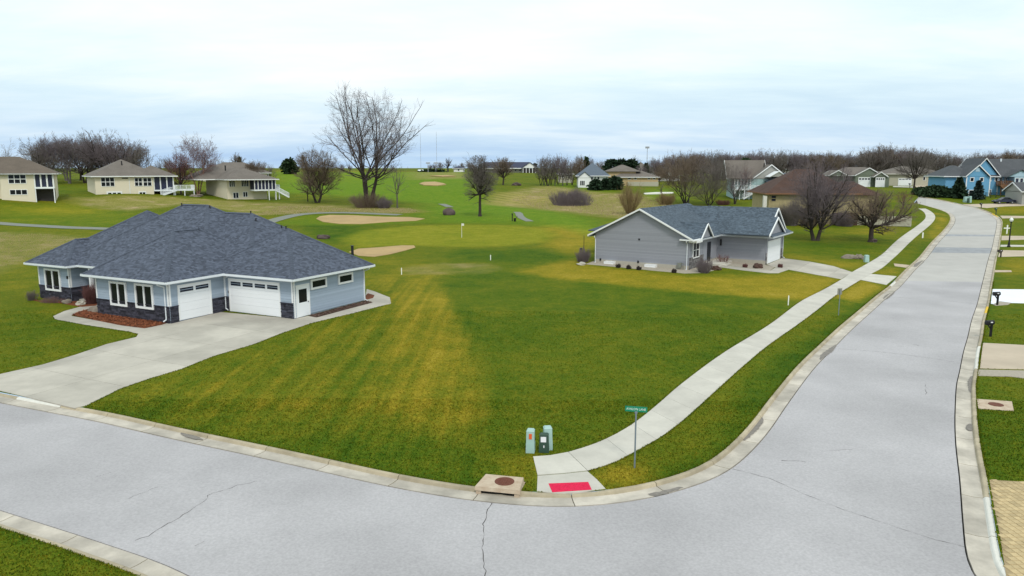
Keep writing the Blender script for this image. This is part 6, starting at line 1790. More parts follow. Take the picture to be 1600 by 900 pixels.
# prototypes for the wood
protos = []
for k, (H, R, n, st, bm, tm, tb) in enumerate(((13,5.5,420,1,'bark_dark','twig_mauve',.1),(14,5.0,420,2,'bark_dark','twig_grey',.2),(12,6.0,460,1,'bark_dark','twig_brown',0),(14,4.2,380,2,'bark_grey','twig_mauve',.3),(11,5.5,420,3,'bark_dark','twig_grey',.1))):
    g = grow(100+k, H, R, H*.22, prim=13, dens=1.05, base_r=.28, stems=st, spread=.8*(st > 1), twig_r=.036, egg=tb, bottom=H*.14, zig=.18, lo_ang=76, up=.05)
    protos.append((*tree_parts(g, bm, tm), H, R))
def proto_tree(k, x, y, H, label, group, rz, name='bare_tree', wsc=1.0):
    a, b, h0, r0 = protos[k]; s = H/h0
    r = thing(name, label, 'tree', (x, y, T(x, y)-.2), rz, group); r.scale = (s*wsc, s*wsc, s)
    o = mobj('trunk', a, r); o2 = mobj('crown', b, r); return r
rn = random.Random(77)
tops = [(1020,247),(1040,243),(1062,240),(1090,238),(1125,237),(1165,237),(1200,237),(1250,239),(1300,239),(1345,236),(1385,229),(1420,233),(1460,238),(1500,243),(1540,236),(1590,238),(1640,240)]
LBL = 'bare tree in the wood along the right hand skyline'; GRP = 'bare trees of the wood on the skyline'
for row, (D, step) in enumerate(((300, 13), (318, 14), (338, 15))):
    u = 1022 + row*4
    while u < 1690:
        uu = u+rn.uniform(-4, 4); x = (uu-800)/F_PX*(D*_c+1.5); y = D+rn.uniform(-6, 6)
        vt = float(np.interp(uu, [a for a, b in tops], [b for a, b in tops]))+rn.uniform(-2.5, 4)+row*0.5
        z = T(x, y); H = (CAM_H-z)+(HOR-vt)/F_PX*y
        if H > 4: proto_tree(rn.randrange(5), x, y, min(H, 19), LBL, GRP, rn.uniform(0, 6.28), wsc=rn.uniform(.9, 1.2))
        u += step*rn.uniform(.75, 1.25)
LBL2 = 'bare tree in the row behind the two left cream houses'; GRP2 = 'bare trees behind the left cream houses'
for row, (D, st) in enumerate(((205, 13), (222, 15))):
    u = 58+row*6
    while u < 238:
        uu = u+rn.uniform(-3, 3); y = D+rn.uniform(-5, 5); x = (uu-800)/F_PX*(y*_c+1); vt = 210+rn.uniform(-2, 8)+(8 if uu < 75 or uu > 215 else 0)
        z = T(x, y); H = (CAM_H-z)+(HOR-vt)/F_PX*y
        proto_tree(rn.choice((0,1,3,4)), x, y, H, LBL2, GRP2, rn.uniform(0, 6.28), wsc=rn.uniform(.95, 1.2)); u += st*rn.uniform(1.2, 1.7)
def skyline(us, D, vts, label, group, ks=(0,1,2,3,4), w=1.0):
    ordr = sorted(us); ORD = ('leftmost','second from the left','third from the left','fourth from the left','fifth from the left','sixth from the left','seventh from the left','eighth from the left','ninth from the left','tenth from the left','eleventh from the left','twelfth from the left')
    for uu, vt in zip(us, vts):
        y = D+rn.uniform(-8, 8); x = (uu-800)/F_PX*(y*_c+1); z = T(x, y); H = (CAM_H-z)+(HOR-vt)/F_PX*y
        r_ = ordr.index(uu); lab = ('rightmost' if r_ == len(us)-1 else ORD[r_])+' '+label
        proto_tree(rn.choice(ks), x, y, max(2.5, H), lab, group, rn.uniform(0, 6.28), wsc=w)
skyline([845,850,856,861,867,872,879,886,894], 256, [246,242,244,247,240,243,242,247,252], 'of the upright bare trees clumped before the khaki house', 'upright bare trees in the clump', (3,1,4), .8)
skyline([893,905,918,926,938,948,965,990], 330, [250,243,244,250,251,250,248,245], 'of the bare trees behind the distant white and tan houses', 'bare trees behind the distant houses', (0,2,4), .8)
skyline([672,680,688,712,722,735,742], 470, [256,255,253,256,254,253,256], 'of the low skyline trees by the small white building', 'low trees on the golf skyline', (0,2,4), 1.0)
skyline([255,268,330,342,395,402,412,425,392], 250, [246,243,250,247,254,250,252,258,252], 'of the bare trees above the roofs right of the birch', 'bare trees over the left roofs', (0,2,4), .8)
skyline([1000,1012,1030,1045,1052,1118,1130,1240,1262,1300,1320,1352], 275, [256,254,256,254,258,256,258,256,254,258,257,257], 'of the bare garden trees among the distant right hand roofs', 'bare garden trees among the distant roofs', (0,2,4), .75)
skyline([458,520,535,548,612], 420, [256,252,255,257,256], 'of the far skyline trees behind the tallest tree', 'far trees behind the tallest tree', (0,2,4), .9)

# thickets and shrubs: fans of stems
def shrub(name, label, u, v, halfw, vt, seed, m='twig_brown', n=240, depth=None, r=.014, cat='shrub', lean=.35, twig=3, group=None, flat=.7, O=None):
    p, k = px_size(u, v) if O is None else (O, (O[1])/F_PX); H = (v-vt)*k; R = halfw*k; dp = (depth if depth is not None else R)
    rg = np.random.default_rng(seed); a = rg.random(n)*2*PI; q = np.sqrt(rg.random(n))
    x = np.cos(a)*q; y = np.sin(a)*q
    B = np.c_[x*R*(1-lean), y*dp*(1-lean), np.full(n, -.15)]
    lob = 1+.16*np.sin(a*3+seed)+.10*np.sin(a*5+seed*2)
    hh = H*np.sqrt(np.clip(1-(q*flat)**2, .05, 1))*rg.uniform(.55, 1.08, n)*(1+.14*np.sin(x*5+seed)+.08*np.sin(x*11))
    x = x*lob; y = y*lob
    E = np.c_[x*R, y*dp, hh]; M = B*.45+E*.55+rg.normal(size=B.shape)*[[R*.03, dp*.03, 0]]
    P0 = [B, M]; P1 = [M, E]; r0 = np.full(n, r); R0 = [r0*1.4, r0]; R1 = [r0, r0*.5]
    for _ in range(twig):
        f = rg.uniform(.2, 1, n)[:,None]; S = M*(1-f)+E*f; D = (E-M); D /= np.linalg.norm(D, axis=1)[:,None]; D = D+rg.normal(size=D.shape)*.5
        P0.append(S); P1.append(S+D*H*.16*rg.uniform(.5, 1.3, n)[:,None]); R0.append(r0*.7); R1.append(r0*.4)
    me = tubes_mesh('stems', [(np.vstack(P0), np.vstack(P1), np.concatenate(R0), np.concatenate(R1), 3, 0)], [m])
    t = thing(name, label, cat, p, 0, group); mobj('stems', me, t); return t
shrub('shrub', 'wide oval leafless hedge clump in the tan meadow', 893, 321, 31, 297, 201, 'twig_mauve', 900, depth=3.5, r=.022, flat=.85, lean=.08, twig=4)
shrub('thicket', 'brown brush thicket around the foot of the tallest tree', 576, 324, 34, 302, 202, 'twig_brown', 420, depth=4, r=.022, twig=4, lean=.5)
shrub('thicket', 'low brush between the tallest tree and the slender tree', 600, 325, 14, 310, 203, 'twig_mauve', 260, depth=2.5, r=.02, lean=.5)
shrub('shrub', 'fan shaped ochre twiggy shrub behind the grey gable', 984, 335, 20, 291, 204, 'twig_ochre', 260, depth=3, r=.018, lean=.8, twig=5, flat=.6)
shrub('shrub', 'brown twiggy shrub between the ochre shrub and the thicket trees', 1040, 320, 16, 303, 205, 'twig_ochre', 380, depth=2.5, r=.02, lean=.5, twig=4)
shrub('shrub', 'low red brown shrub at the foot of the dark bare tree', 1130, 320, 12, 312, 206, 'twig_red', 260, depth=2, r=.02)
shrub('shrub', 'dark twiggy shrub at the left corner of the brick house', 1233, 352, 18, 320, 207, 'twig_grey', 700, depth=2, r=.014, twig=5)
shrub('shrub', 'wide brown shrub before the brick house windows', 1264, 353, 16, 325, 208, 'twig_brown', 600, depth=2, r=.014, twig=5)
shrub('shrub', 'twiggy shrub in front of the red brown planter', 1318, 353, 18, 333, 209, 'twig_mauve', 500, depth=2, r=.014, twig=5)
shrub('shrub', 'bare grey shrub at the left corner of the grey house', 911, 409, 12, 389, 210, 'twig_mauve', 300, depth=1.2, r=.010, lean=.4)
shrub('shrub', 'bare shrub in front of the stone base of the grey house', 1100, 426, 13, 404, 211, 'twig_mauve', 220, depth=.9, r=.012, lean=.5)
shrub('shrub', 'thin bare shrub in the gravel bed below the porch wall', 1130, 412, 12, 398, 212, 'twig_red', 60, depth=.8, r=.012, lean=.6)
shrub('shrub', 'red brown leafless shrub in the entry corner of the blue grey house', 146, 474, 14, 446, 213, 'twig_red', 420, depth=.9, r=.008, lean=.45, twig=5)
shrub('shrub', 'small dark shrub at the left end of the blue grey house', 50, 469, 8, 455, 214, 'twig_grey', 140, depth=.6, r=.008, lean=.5, twig=5)
shrub('shrub', 'pale dry grasses below the left window of the blue grey house', 84, 473, 22, 464, 215, 'twig_birch', 300, depth=.4, r=.006, lean=.2)
for k, (u, v) in enumerate(((966,418),(982,420),(998,421.5),(1053,426),(1219,418),(1164,418))):
    lab = ('dark low shrub left of three along the grey gable wall','dark low shrub, middle of three along the grey gable wall','dark low shrub right of three along the grey gable wall','small clipped shrub near the gas meter','small brown shrub beside the garage door of the grey house','dark little plant in the gravel by the porch wall')[k]
    shrub('shrub', lab, u, v, 3.8, v-5.5, 220+k, 'twig_red' if k > 3 else 'bark_dark', 220, depth=.35, r=.010, lean=.15, twig=4)
# cones of foliage: leaf clumps through the volume
def leafy(name, label, u, v, halfw, vt, seed, m='needle', n=2600, shape='cone', cat='evergreen tree', trunk=True, size=.22, depth=None, group=None, lumps=0):
    p, k = px_size(u, v); H = (v-vt)*k; R = halfw*k; dp = depth or R
    rg = np.random.default_rng(seed); t = thing(name, label, cat, p, 0, group)
    a = rg.random(n)*2*PI; z = rg.random(n)**(1.25 if shape == 'cone' else 1)
    if shape == 'cone':
        tier = (z*7+.25*np.sin(a*4+seed)) % 1.0; rr = (1-z)*(.50+.62*(1-tier))+.03; zz = .06+.94*z
    else:
        zz = z; rr = np.sqrt(np.clip(1-(2*z-1 if shape == 'ball' else z)**2, 0, 1))
    lum = 1+.20*np.sin(a*3+seed+z*4)+.16*np.sin(a*7+z*9)+.10*np.sin(a*13+z*23)
    q = rg.random(n)**.42*rr*lum*rg.uniform(.8, 1.15, n)
    C = np.c_[np.cos(a)*q*R, np.sin(a)*q*dp, zz*H*(1-.12*q*(shape == 'cone'))]
    o = np.c_[np.cos(a), np.sin(a), rg.normal(0, .3, n)-.15]+rg.normal(size=(n,3))*.35; o /= np.linalg.norm(o, axis=1)[:,None]
    s = np.cross(o, rg.normal(size=(n,3))); s /= np.linalg.norm(s, axis=1)[:,None]
    sz = size*rg.uniform(.6, 1.4, n)[:,None]
    V = np.stack([C-s*sz*.5, C+s*sz*.5, C+s*sz*.25+o*sz*1.3, C-s*sz*.25+o*sz*1.1], 1).reshape(-1, 3)
    mb = MB(); mb.v = [tuple(x) for x in V]; mb.f = [(4*i,4*i+1,4*i+2,4*i+3) for i in range(n)]; mb.m = [0]*n; mb.r = list(rg.random(n))
    mb.build('foliage', m, t)
    if trunk: tm = MB(); tm.tube((0,0,-.2),(0,0,H*.9),H*.022,H*.005,7); tm.build('trunk', 'bark_dark', t)
    return t
leafy('spruce_tree', 'broader dark spruce in front of the blue house, left of the pair', 1497, 309.5, 14, 278.5, 301, n=2600, size=.42)
leafy('spruce_tree', 'narrower dark spruce in front of the blue house, right of the pair', 1527, 311.5, 9.5, 283.5, 302, 'needle_blue', n=1600, size=.36)
leafy('juniper', 'low spreading dark juniper mass left of the blue house', 1462, 307, 24, 291, 303, 'juniper', 3400, 'dome', 'shrub', False, .46, depth=3.5)
leafy('juniper', 'low juniper at the bend, left part beside the street', 1440, 304, 13, 293, 304, 'juniper', 2500, 'dome', 'shrub', False, .3, depth=2.5)
leafy('yew_bush', 'round dark green bush before the white house', 931, 297, 9, 281, 305, 'needle', 1500, 'dome', 'shrub', False, .5)
leafy('yew_bush', 'middle dark bush beside the round bush', 946, 296.5, 8, 280, 306, 'needle', 1300, 'dome', 'shrub', False, .5)
leafy('yew_bush', 'widest dark bush of the row below the tan ranch', 961, 296, 11, 277, 307, 'needle', 1700, 'dome', 'shrub', False, .55)
leafy('spruce_tree', 'round evergreen in front of the pale tall roof', 1009, 285, 9, 256, 308, 'needle', 2400, 'cone', size=.5)
for k, (u, lab) in enumerate(((956,'left of three dark pines behind the tan ranch roof'),(971,'middle of three dark pines behind the tan ranch roof'),(985,'right of three dark pines behind the tan ranch roof'))):
    leafy('pine_tree', lab, u, 279, 9, 250, 310+k, 'needle', 900, 'ball', size=.9, group='dark pines behind the tan ranch')
leafy('pine_tree', 'dark round pine on the skyline left of the bushy bare tree', 453, 272, 9, 250, 315, 'juniper', 900, 'ball', size=1.0)
leafy('spruce_tree', 'small dark conifer above the roofs of the cream houses', 375, 272, 4, 246, 316, 'needle', 700, 'cone', size=.6)
leafy('spruce_tree', 'dark conifer at the right end of the clubhouse', 836, 269, 4, 255.5, 317, 'needle', 500, 'cone', size=.8)
leafy('cedar_tree', 'brown green cedar among the bare trees right of the golf hill', 916, 284, 8, 247, 318, 'juniper', 900, 'cone', size=.7)
leafy('hedge', 'dark clipped hedge on the skyline beside the white hut', 676, 268.9, 20, 265, 319, 'needle', 900, 'dome', 'hedge', False, .7, depth=3)
leafy('holly_bush', 'green bush in the wood behind the deck house', 1163, 288, 9, 248, 320, 'juniper', 1200, 'ball', 'tree', True, .7)
# dry meadow grass: clumps nobody could count
def tufts(name, pix, n, seed, hmax, m='dry_grass', r=.02):
    P = P_(pix); rg = np.random.default_rng(seed); lo, hi = P.min(0), P.max(0); q = rg.uniform(lo, hi, (n*3, 2)); q = q[inside(P, q)][:n]
    z = TT(q); B = np.c_[q, z]; B = np.repeat(B, 3, 0); d = rg.normal(size=B.shape)*[[.3,.3,0]]; d[:,2] = 1; h = rg.uniform(.4, 1, len(B))[:,None]*hmax
    me = tubes_mesh(name, [(B-[0,0,.05], B+d*h, np.full(len(B), r), np.full(len(B), r*.3), 3, 0)], [m]); o = mobj(name, me); tag(o, None, None, None, 'stuff')
    o['label'] = 'dry tan meadow grass'; o['category'] = 'grass'; return o
t_ = tufts('meadow_grass', [(800,312),(850,296),(930,303),(1000,306),(1060,322),(1010,343),(935,336),(840,326)], 3800, 1, .34, r=.03); t_['label'] = 'tan dry meadow grass around the oval hedge clump'
t_ = tufts('meadow_grass', [(400,336),(440,322),(560,327),(640,326),(658,331),(640,333),(520,331.5),(440,336)], 2200, 2, .25, r=.02); t_['label'] = 'pale dry grass strip below the tallest tree'
t_ = tufts('rough_grass', [(0,366),(60,366),(140,374),(110,385),(40,405),(0,420),(-60,430),(-60,366)], 3000, 3, .16, r=.010); t_['label'] = 'yellowish rough grass left of the blue grey house'

# ================================================================== SMALL THINGS
mat('pedestal_green', (0.36, 0.52, 0.49), 0.6, 0.08); mat('pedestal_dark', (0.035, 0.075, 0.055), 0.6, 0.1); mat('sign_green', (0.0, 0.22, 0.12), 0.5, 0.05); mat('sign_text', (0.75, 0.85, 0.78), 0.5, 0.02)
mat('galv', (0.22, 0.27, 0.31), 0.55, 0.15, metallic=0.3); mat('inlet_concrete', (0.56, 0.47, 0.36), 0.9, 0.2, 3.0, 0.004, 50, col2=(0.36, 0.25, 0.17)); mat('black_hole', (0.01, 0.01, 0.01), 0.9)
mat('orange_label', (0.75, 0.12, 0.03), 0.6); mat('white_label', (0.8, 0.8, 0.85), 0.6); mat('mailbox_black', (0.012, 0.012, 0.014), 0.45, 0.1); mat('rock', (0.26, 0.22, 0.18), 0.95, 0.4, 3.0, 0.04, 6)
mat('rock_dark', (0.12, 0.09, 0.085), 0.95, 0.4, 1.5, 0.06, 4); mat('car_navy', (0.012, 0.016, 0.045), 0.25, 0.0, spec=.5); mat('car_black', (0.012, 0.012, 0.014), 0.25, 0.0, spec=.5); mat('car_blue', (0.02, 0.035, 0.10), 0.3, 0.0, spec=.5)
mat('car_white', (0.7, 0.72, 0.75), 0.3, 0.0, spec=.5); mat('tyre', (0.015, 0.015, 0.016), 0.9); mat('rim', (0.35, 0.36, 0.38), 0.4, metallic=.6); mat('lamp_red', (0.35, 0.01, 0.01), 0.4); mat('lamp_globe', (0.82, 0.84, 0.82), 0.35)
mat('stake_white', (0.85, 0.85, 0.8), 0.6); mat('mast', (0.35, 0.36, 0.40), 0.8); mat('sign_back', (0.30, 0.29, 0.24), 0.6, 0.15, metallic=.3)

# storm drain inlet at the corner
c0 = G(787, 759); t0 = G(725,758); t1 = G(860,771); ang = math.atan2((t1-t0)[1], (t1-t0)[0])
i0 = nearest_i(INL, G(787, 768)[:2]); tg = INL[i0+2]-INL[i0-2]; ang = math.atan2(tg[1], tg[0])
pC = INL[i0]+np.array([-tg[1], tg[0]])/np.linalg.norm(tg)*0.30
inl = thing('drain_inlet', 'concrete drain inlet box with round rusty manhole cover beside the kerb ramp', 'drain inlet', (pC[0], pC[1], T(*pC)), ang)
mb = MB(); mb.hull8([(-.84,-.62,.02),(.84,-.62,.02),(.74,.55,.02),(-.74,.55,.02)],[(-.82,-.60,.17),(.82,-.60,.17),(.72,.53,.17),(-.72,.53,.17)]); mb.build('lid', 'inlet_concrete', inl)
mb = MB(); mb.box(-.80,-.62,-.58,.5,-.3,.018); mb.box(.62,.80,-.58,.5,-.3,.018); mb.box(-.619,.619,.1,.5,-.3,.018); mb.build('box', 'inlet_concrete', inl)
mb = MB(); mb.box(-.615,.615,-.50,-.46,-.25,.016); mb.build('opening', 'black_hole', inl)
mb = MB(); mb.lathe([(.36,0),(.36,.022),(.345,.026),(.33,.022)], (.12,.02,.165), 32); cv = mb.build('manhole_cover', 'rust', inl)
mb = MB()
for i in range(-3,4):
    for j in range(-3,4):
        if i*i+j*j < 10: mb.box(.12+i*.09-.025,.12+i*.09+.025,.02+j*.09-.025,.02+j*.09+.025,.187,.194)
mb.build('stud', 'rust', cv, kind='stuff')
# flat inlets along the street on the right and left
def flat_inlet(label, pix, cu, cv_, r, covers=True, dz=.03):
    P = P_(pix); c = P.mean(0); o = sheet('inlet_slab', P-c, 0, ['inlet_concrete'], kind=None, skirt=.08, surf=lambda q: TT(q+c)+dz)
    t = thing('drain_inlet', label, 'drain inlet', (c[0], c[1], 0)); o.parent = t; o.name = 'slab'
    if covers:
        q = G(cu, cv_); mb = MB(); mb.lathe([(r,0),(r,.02),(r*.9,.024)], (q[0]-c[0], q[1]-c[1], q[2]+dz-.002), 24); mb.build('manhole_cover', 'rust', t)
    return t
flat_inlet('flat concrete drain slab with rusty cover in the right hand lawn', [(1526,624),(1581,628),(1584,642.5),(1528.5,639)], 1556, 633, .33)
flat_inlet('narrow concrete drain slab crossing the grass strip near the grey house driveway', [(1396.5,412),(1421,414.5),(1416,418.5),(1398,416)], 1408, 415, .2, False)
flat_inlet('short thin concrete slab at the kerb above the white driveway', [(1554.5,422.3),(1580,422.8),(1581,425.2),(1554,425.4)], 1570, 424, .2, False)

# utility pedestals
def pedestal(name, label, u, v, w_, d_, h_, rz, body, capm, extra):
    p = G(u, v); t = thing(name, label, 'utility box', p, rz)
    mb = MB(); mb.hull8([(-w_/2,-d_/2,-.1),(w_/2,-d_/2,-.1),(w_/2,d_/2,-.1),(-w_/2,d_/2,-.1)],[(-w_/2*.96,-d_/2*.96,h_*.42)for _ in [0]]+[(w_/2*.96,-d_/2*.96,h_*.42),(w_/2*.96,d_/2*.96,h_*.42),(-w_/2*.96,d_/2*.96,h_*.42)]); mb.build('base', body, t)
    a, b = w_/2*.92, d_/2*.92
    mb = MB(); mb.hull8([(-a,-b,h_*.421),(a,-b,h_*.421),(a,b,h_*.421),(-a,b,h_*.421)],[(-a*.94,-b*.94,h_*.93),(a*.94,-b*.94,h_*.93),(a*.94,b*.94,h_*.93),(-a*.94,b*.94,h_*.93)]); mb.build('housing', body, t)
    mb = MB(); mb.hull8([(-a,-b,h_*.931),(a,-b,h_*.931),(a,b,h_*.931),(-a,b,h_*.931)],[(-a*.7,-b*.7,h_),(a*.7,-b*.7,h_),(a*.7,b*.7,h_),(-a*.7,b*.7,h_)]); mb.build('cap', capm, t)
    for nm, m_, x0,x1,z0,z1 in extra:
        mb = MB(); mb.box(x0,x1,-d_/2*.93-.012,-d_/2*.93+.04,z0,z1); mb.build(nm, m_, t)
    return t
pedestal('utility_pedestal', 'pale green utility pedestal with orange label by the pavement corner', 829, 706, .36, .34, .98, -.15, 'pedestal_green', 'pedestal_green', [('label_plate','orange_label',-.05,.07,.60,.82)])
pedestal('utility_pedestal', 'pale green pedestal with white cap directly behind the dark box', 855.5, 701.5, .38, .36, .98, .1, 'pedestal_green', 'pedestal_green', [])
pedestal('utility_pedestal', 'dark green utility box with white label on its front', 850, 706, .42, .26, .80, -.1, 'pedestal_dark', 'pedestal_dark', [('label_plate','white_label',-.13,.09,.46,.68),('tag','white_label',-.02,.02,.22,.32)])
# street name sign
p = G(991.5, 731); k = px_size(991.5, 731)[1]; sg = thing('street_sign', 'green street name sign on a grey post in the corner grass', 'street sign', p, 0)
hs = (731-646)*k/ math.cos(PITCH)*1.03
mb = MB(); mb.tube((0,0,-.2),(0,0,hs),.033,.033,10); mb.build('post', 'galv', sg)
mb = MB(); mb.box(-.05,.05,-.03,.03,hs,hs+.09); mb.build('bracket', 'galv', sg)
mb = MB(); mb.box(-.42,.42,-.012,.012,hs+.06,hs+.27)
bl = mb.build('name_blade', 'sign_green', sg); bl.rotation_euler = (0, 0, -.22)
def text(s_, size, parent, loc, rot, m, name='lettering', width=None):
    c = bpy.data.curves.new(name, 'FONT'); c.body = s_; c.size = size; c.extrude = 0.002; c.align_x = 'CENTER'; c.align_y = 'CENTER'; c.resolution_u = 2
    o = bpy.data.objects.new(name, c); COL.objects.link(o)
    dg = bpy.context.evaluated_depsgraph_get(); dg.update(); me = bpy.data.meshes.new_from_object(o.evaluated_get(dg)); bpy.data.objects.remove(o)
    me.materials.clear(); me.materials.append(MATS[m])
    o = bpy.data.objects.new(name, me); COL.objects.link(o)
    o.parent = parent; o.location = loc; o.rotation_euler = rot
    if width:
        xs = [v.co.x for v in me.vertices]; f = width/(max(xs)-min(xs))
        for v in me.vertices: v.co.x *= f
    return o
text('AVALON LANE', .13, bl, (0,-.0145,hs+.165), (PI/2,0,0), 'sign_text', width=.74)
# sign seen from behind by the driveway apron
p = G(1310, 493); k = px_size(1310, 493)[1]; sg = thing('street_sign', 'square grey sign seen from behind on a thin post near the grass strip', 'sign', p, .2)
mb = MB(); mb.tube((0,0,-.2),(0,0,(493-451)*k),.03,.03,8); mb.build('post', 'galv', sg)
mb = MB(); h0 = (493-460)*k; mb.box(-.2,.2,.03,.045,h0,h0+.5); mb.build('plate', 'sign_back', sg)
mb = MB(); p = G(1440.5, 376)
# small white marker
def stake(label, u, vb, vt, w_=.05, name='survey_stake', m='stake_white', cat='marker stake'):
    p, k = px_size(u, vb); h_ = (vb-vt)*k; t = thing(name, label, cat, p, .3)
    mb = MB(); mb.hull8([(-w_/2,-.02,-.2),(w_/2,-.02,-.2),(w_/2,.02,-.2),(-w_/2,.02,-.2)],[(-w_/2,-.02,h_*.92),(w_/2,-.02,h_*.92),(w_/2,.02,h_*.92),(-w_/2,.02,h_*.92)]); mb.build('shaft', m, t)
    mb = MB(); mb.add([(-w_/2,-.02,h_*.921),(w_/2,-.02,h_*.921),(w_/2,.02,h_*.921),(-w_/2,.02,h_*.921),(0,0,h_)],[(0,1,4),(1,2,4),(2,3,4),(3,0,4),(3,2,1,0)]); mb.build('tip', m, t); return t
stake('white marker stake in the lot between the grey house and the pavement', 1231.5, 477, 461, .08)
stake('white marker stake right of the rear corner of the blue grey house', 627.5, 429, 418, .09)
stake('white marker stake in the grass below the putting green flag', 766.5, 406.5, 398, .10)
stake('small pale marker at the pavement edge far up the street', 1441.5, 372, 363, .25)
# golf flag
p, k = px_size(721.5, 371); t = thing('golf_flag', 'white golf flag on a thin pole standing on the putting green', 'golf flag', p, 0)
hf_ = (371-349)*k; mb = MB(); mb.tube((0,0,0),(0,0,hf_),.030,.022,8); mb.build('pole', 'stake_white', t)
mb = MB(); n = 6; vs = []
for i in range(n+1): x = .02+.34*i/n; y = .05*math.sin(i*1.1); vs += [(x,y,hf_-.02-.02*i/n),(x,y+.01,hf_-.36+.03*i/n),(x,y+.012,hf_-.02-.02*i/n),(x,y+.022,hf_-.36+.03*i/n)]
mb.add(vs, [f for i in range(n) for f in ((4*i,4*i+1,4*i+5,4*i+4),(4*i+2,4*i+6,4*i+7,4*i+3))]); mb.build('flag', 'stake_white', t)
# ball washer and bin by the cart path
p, k = px_size(800.5, 345.5); t = thing('tee_post', 'black post standing at the cart path near the middle bare tree', 'post', p, 0)
mb = MB(); mb.box(-.09,.09,-.09,.09,0,1.15); mb.build('post', 'dark_metal', t); mb = MB(); mb.lathe([(.10,1.15),(.14,1.2),(.14,1.35),(.06,1.42)], (0,0,0), 10); mb.build('head', 'dark_metal', t)
p, k = px_size(804.5, 346); t = thing('litter_bin', 'low dark bin right of the black post at the cart path', 'bin', p, 0)
mb = MB(); mb.lathe([(.18,0),(.22,.55),(.24,.6)], (0,0,0), 12); mb.build('body', 'mailbox_black', t); mb = MB(); mb.beam((.2,0,.5),(.45,0,1.0),.06,.06); mb.build('handle', 'mailbox_black', t)
p, k = px_size(912, 406); t = thing('bird_feeder_pole', 'thin dark feeder pole by the left corner of the grey house', 'pole', p, 0)
mb = MB(); mb.tube((0,0,0),(0,0,(406-368)*k),.035,.03,7); mb.build('pole', 'dark_metal', t); mb = MB(); mb.box(-.45,-.2,-.1,.1,1.15,1.4); mb.beam((-.3,0,1.15),(0,0,1.0),.04,.04); mb.build('feeder', 'dark_metal', t)
stake('dark thin post under the bushy bare tree', 481, 315, 295, .25, 'post', 'bark_dark', 'post')
# mailboxes
def mailbox(label, u, v, vt, rz, m='mailbox_black', style=0):
    p, k = px_size(u, v); H = (v-vt)*k; t = thing('mailbox', label, 'mailbox', p, rz)
    mb = MB(); mb.box(-.06,.06,-.06,.06,-.1,H*.72); mb.build('post', m, t)
    mb = MB(); mb.beam((0,0,H*.42),(-.26,0,H*.68),.07,.07,up=(0,1,0)); mb.box(-.44,.10,-.07,.07,H*.70,H*.74); mb.build('bracket', m, t)
    n = 8; prof = [(-.13,H*.745),(.13,H*.745),(.13,H*.86)]+[(.13*math.cos(a), H*.86+.14*math.sin(a)) for a in (PI*i/n for i in range(1,n))]+[(-.13,H*.86)]
    mb = MB(); nn = len(prof); mb.add([(-.46,y,z) for y, z in prof]+[(.12,y,z) for y, z in prof], [tuple(range(nn))[::-1], tuple(range(nn,2*nn))]+[(i,(i+1)%nn,nn+(i+1)%nn,nn+i) for i in range(nn)]); mb.build('box', m, t)
    mb = MB(); mb.box(-.20,-.04,-.150,-.132,H*.84,H*.90); mb.build('number_plate', 'white_label', t)
    mb = MB(); mb.box(-.465,-.455,-.03,.03,H*.87,H*.90); mb.build('handle', 'galv', t)
    return t
mailbox('black mailbox on a post in the lawn below the yellow kerb', 1547.5, 526, 499, .15)
mailbox('black mailbox on a post beside the white driveway', 1558, 477, 455, .15)
mailbox('brown black mailbox at the kerb left of the street lamp foot', 1563.5, 402, 390, .15, 'bark_dark')
mailbox('dark green mailbox beside the yellow kerb at the bend', 1556, 336, 324, .3, 'pedestal_dark')
mailbox('black mailbox at the mouth of the driveway with the parked saloon', 1533, 325.5, 317, .3)
mailbox('dark mailbox across the street below the khaki house', 1421.5, 293.5, 286, .3)
# pedestals near the spruces, by the rocks
pedestal('utility_pedestal', 'left of two pale utility boxes on the grass below the spruces', 1510, 316, 1.3, .8, 1.3, 0, 'pedestal_green', 'pedestal_green', [])
pedestal('utility_pedestal', 'right slimmer pale utility box on the grass below the spruces', 1515.5, 316.5, .5, .5, 1.5, 0, 'pedestal_green', 'pedestal_green', [])
pedestal('utility_pedestal', 'dark utility box between the two pale ones below the spruces', 1512.7, 317, .45, .4, 1.1, 0, 'pedestal_dark', 'pedestal_dark', [])
pedestal('utility_pedestal', 'small pale green utility box beside the rocks near the pavement', 1353.5, 409.5, .5, .45, .85, 0, 'pedestal_green', 'pedestal_green', [])
# street lamp
p, k = px_size(1576, 386); H = (386-341)*k; t = thing('street_lamp', 'black street lamp with white acorn globe on the right lawn', 'street lamp', p, 0)
mb = MB(); mb.lathe([(.22,-.1),(.22,.15),(.15,.25),(.13,.6),(.09,.75),(.08,H*.5),(.065,H*.84),(.11,H*.86),(.13,H*.88)], (0,0,0), 12); mb.build('post', 'mailbox_black', t)
mb = MB(); mb.lathe([(.12,H*.881),(.22,H*.92),(.24,H*.95),(.18,H*.985),(.06,H*1.02),(.03,H*1.05)], (0,0,0), 14); mb.build('globe', 'lamp_globe', t)
# white cross
p, k = px_size(1573, 365.5); H = (365.5-351.5)*k; t = thing('yard_cross', 'plain white cross standing in the lawn left of the street lamp', 'cross', p, -.15)
mb = MB(); mb.box(-.09,.09,-.05,.05,-.1,H); mb.build('upright', 'stake_white', t); mb = MB(); mb.box(-.52,.52,-.056,.056,H*.58,H*.70); mb.build('crossbar', 'stake_white', t)
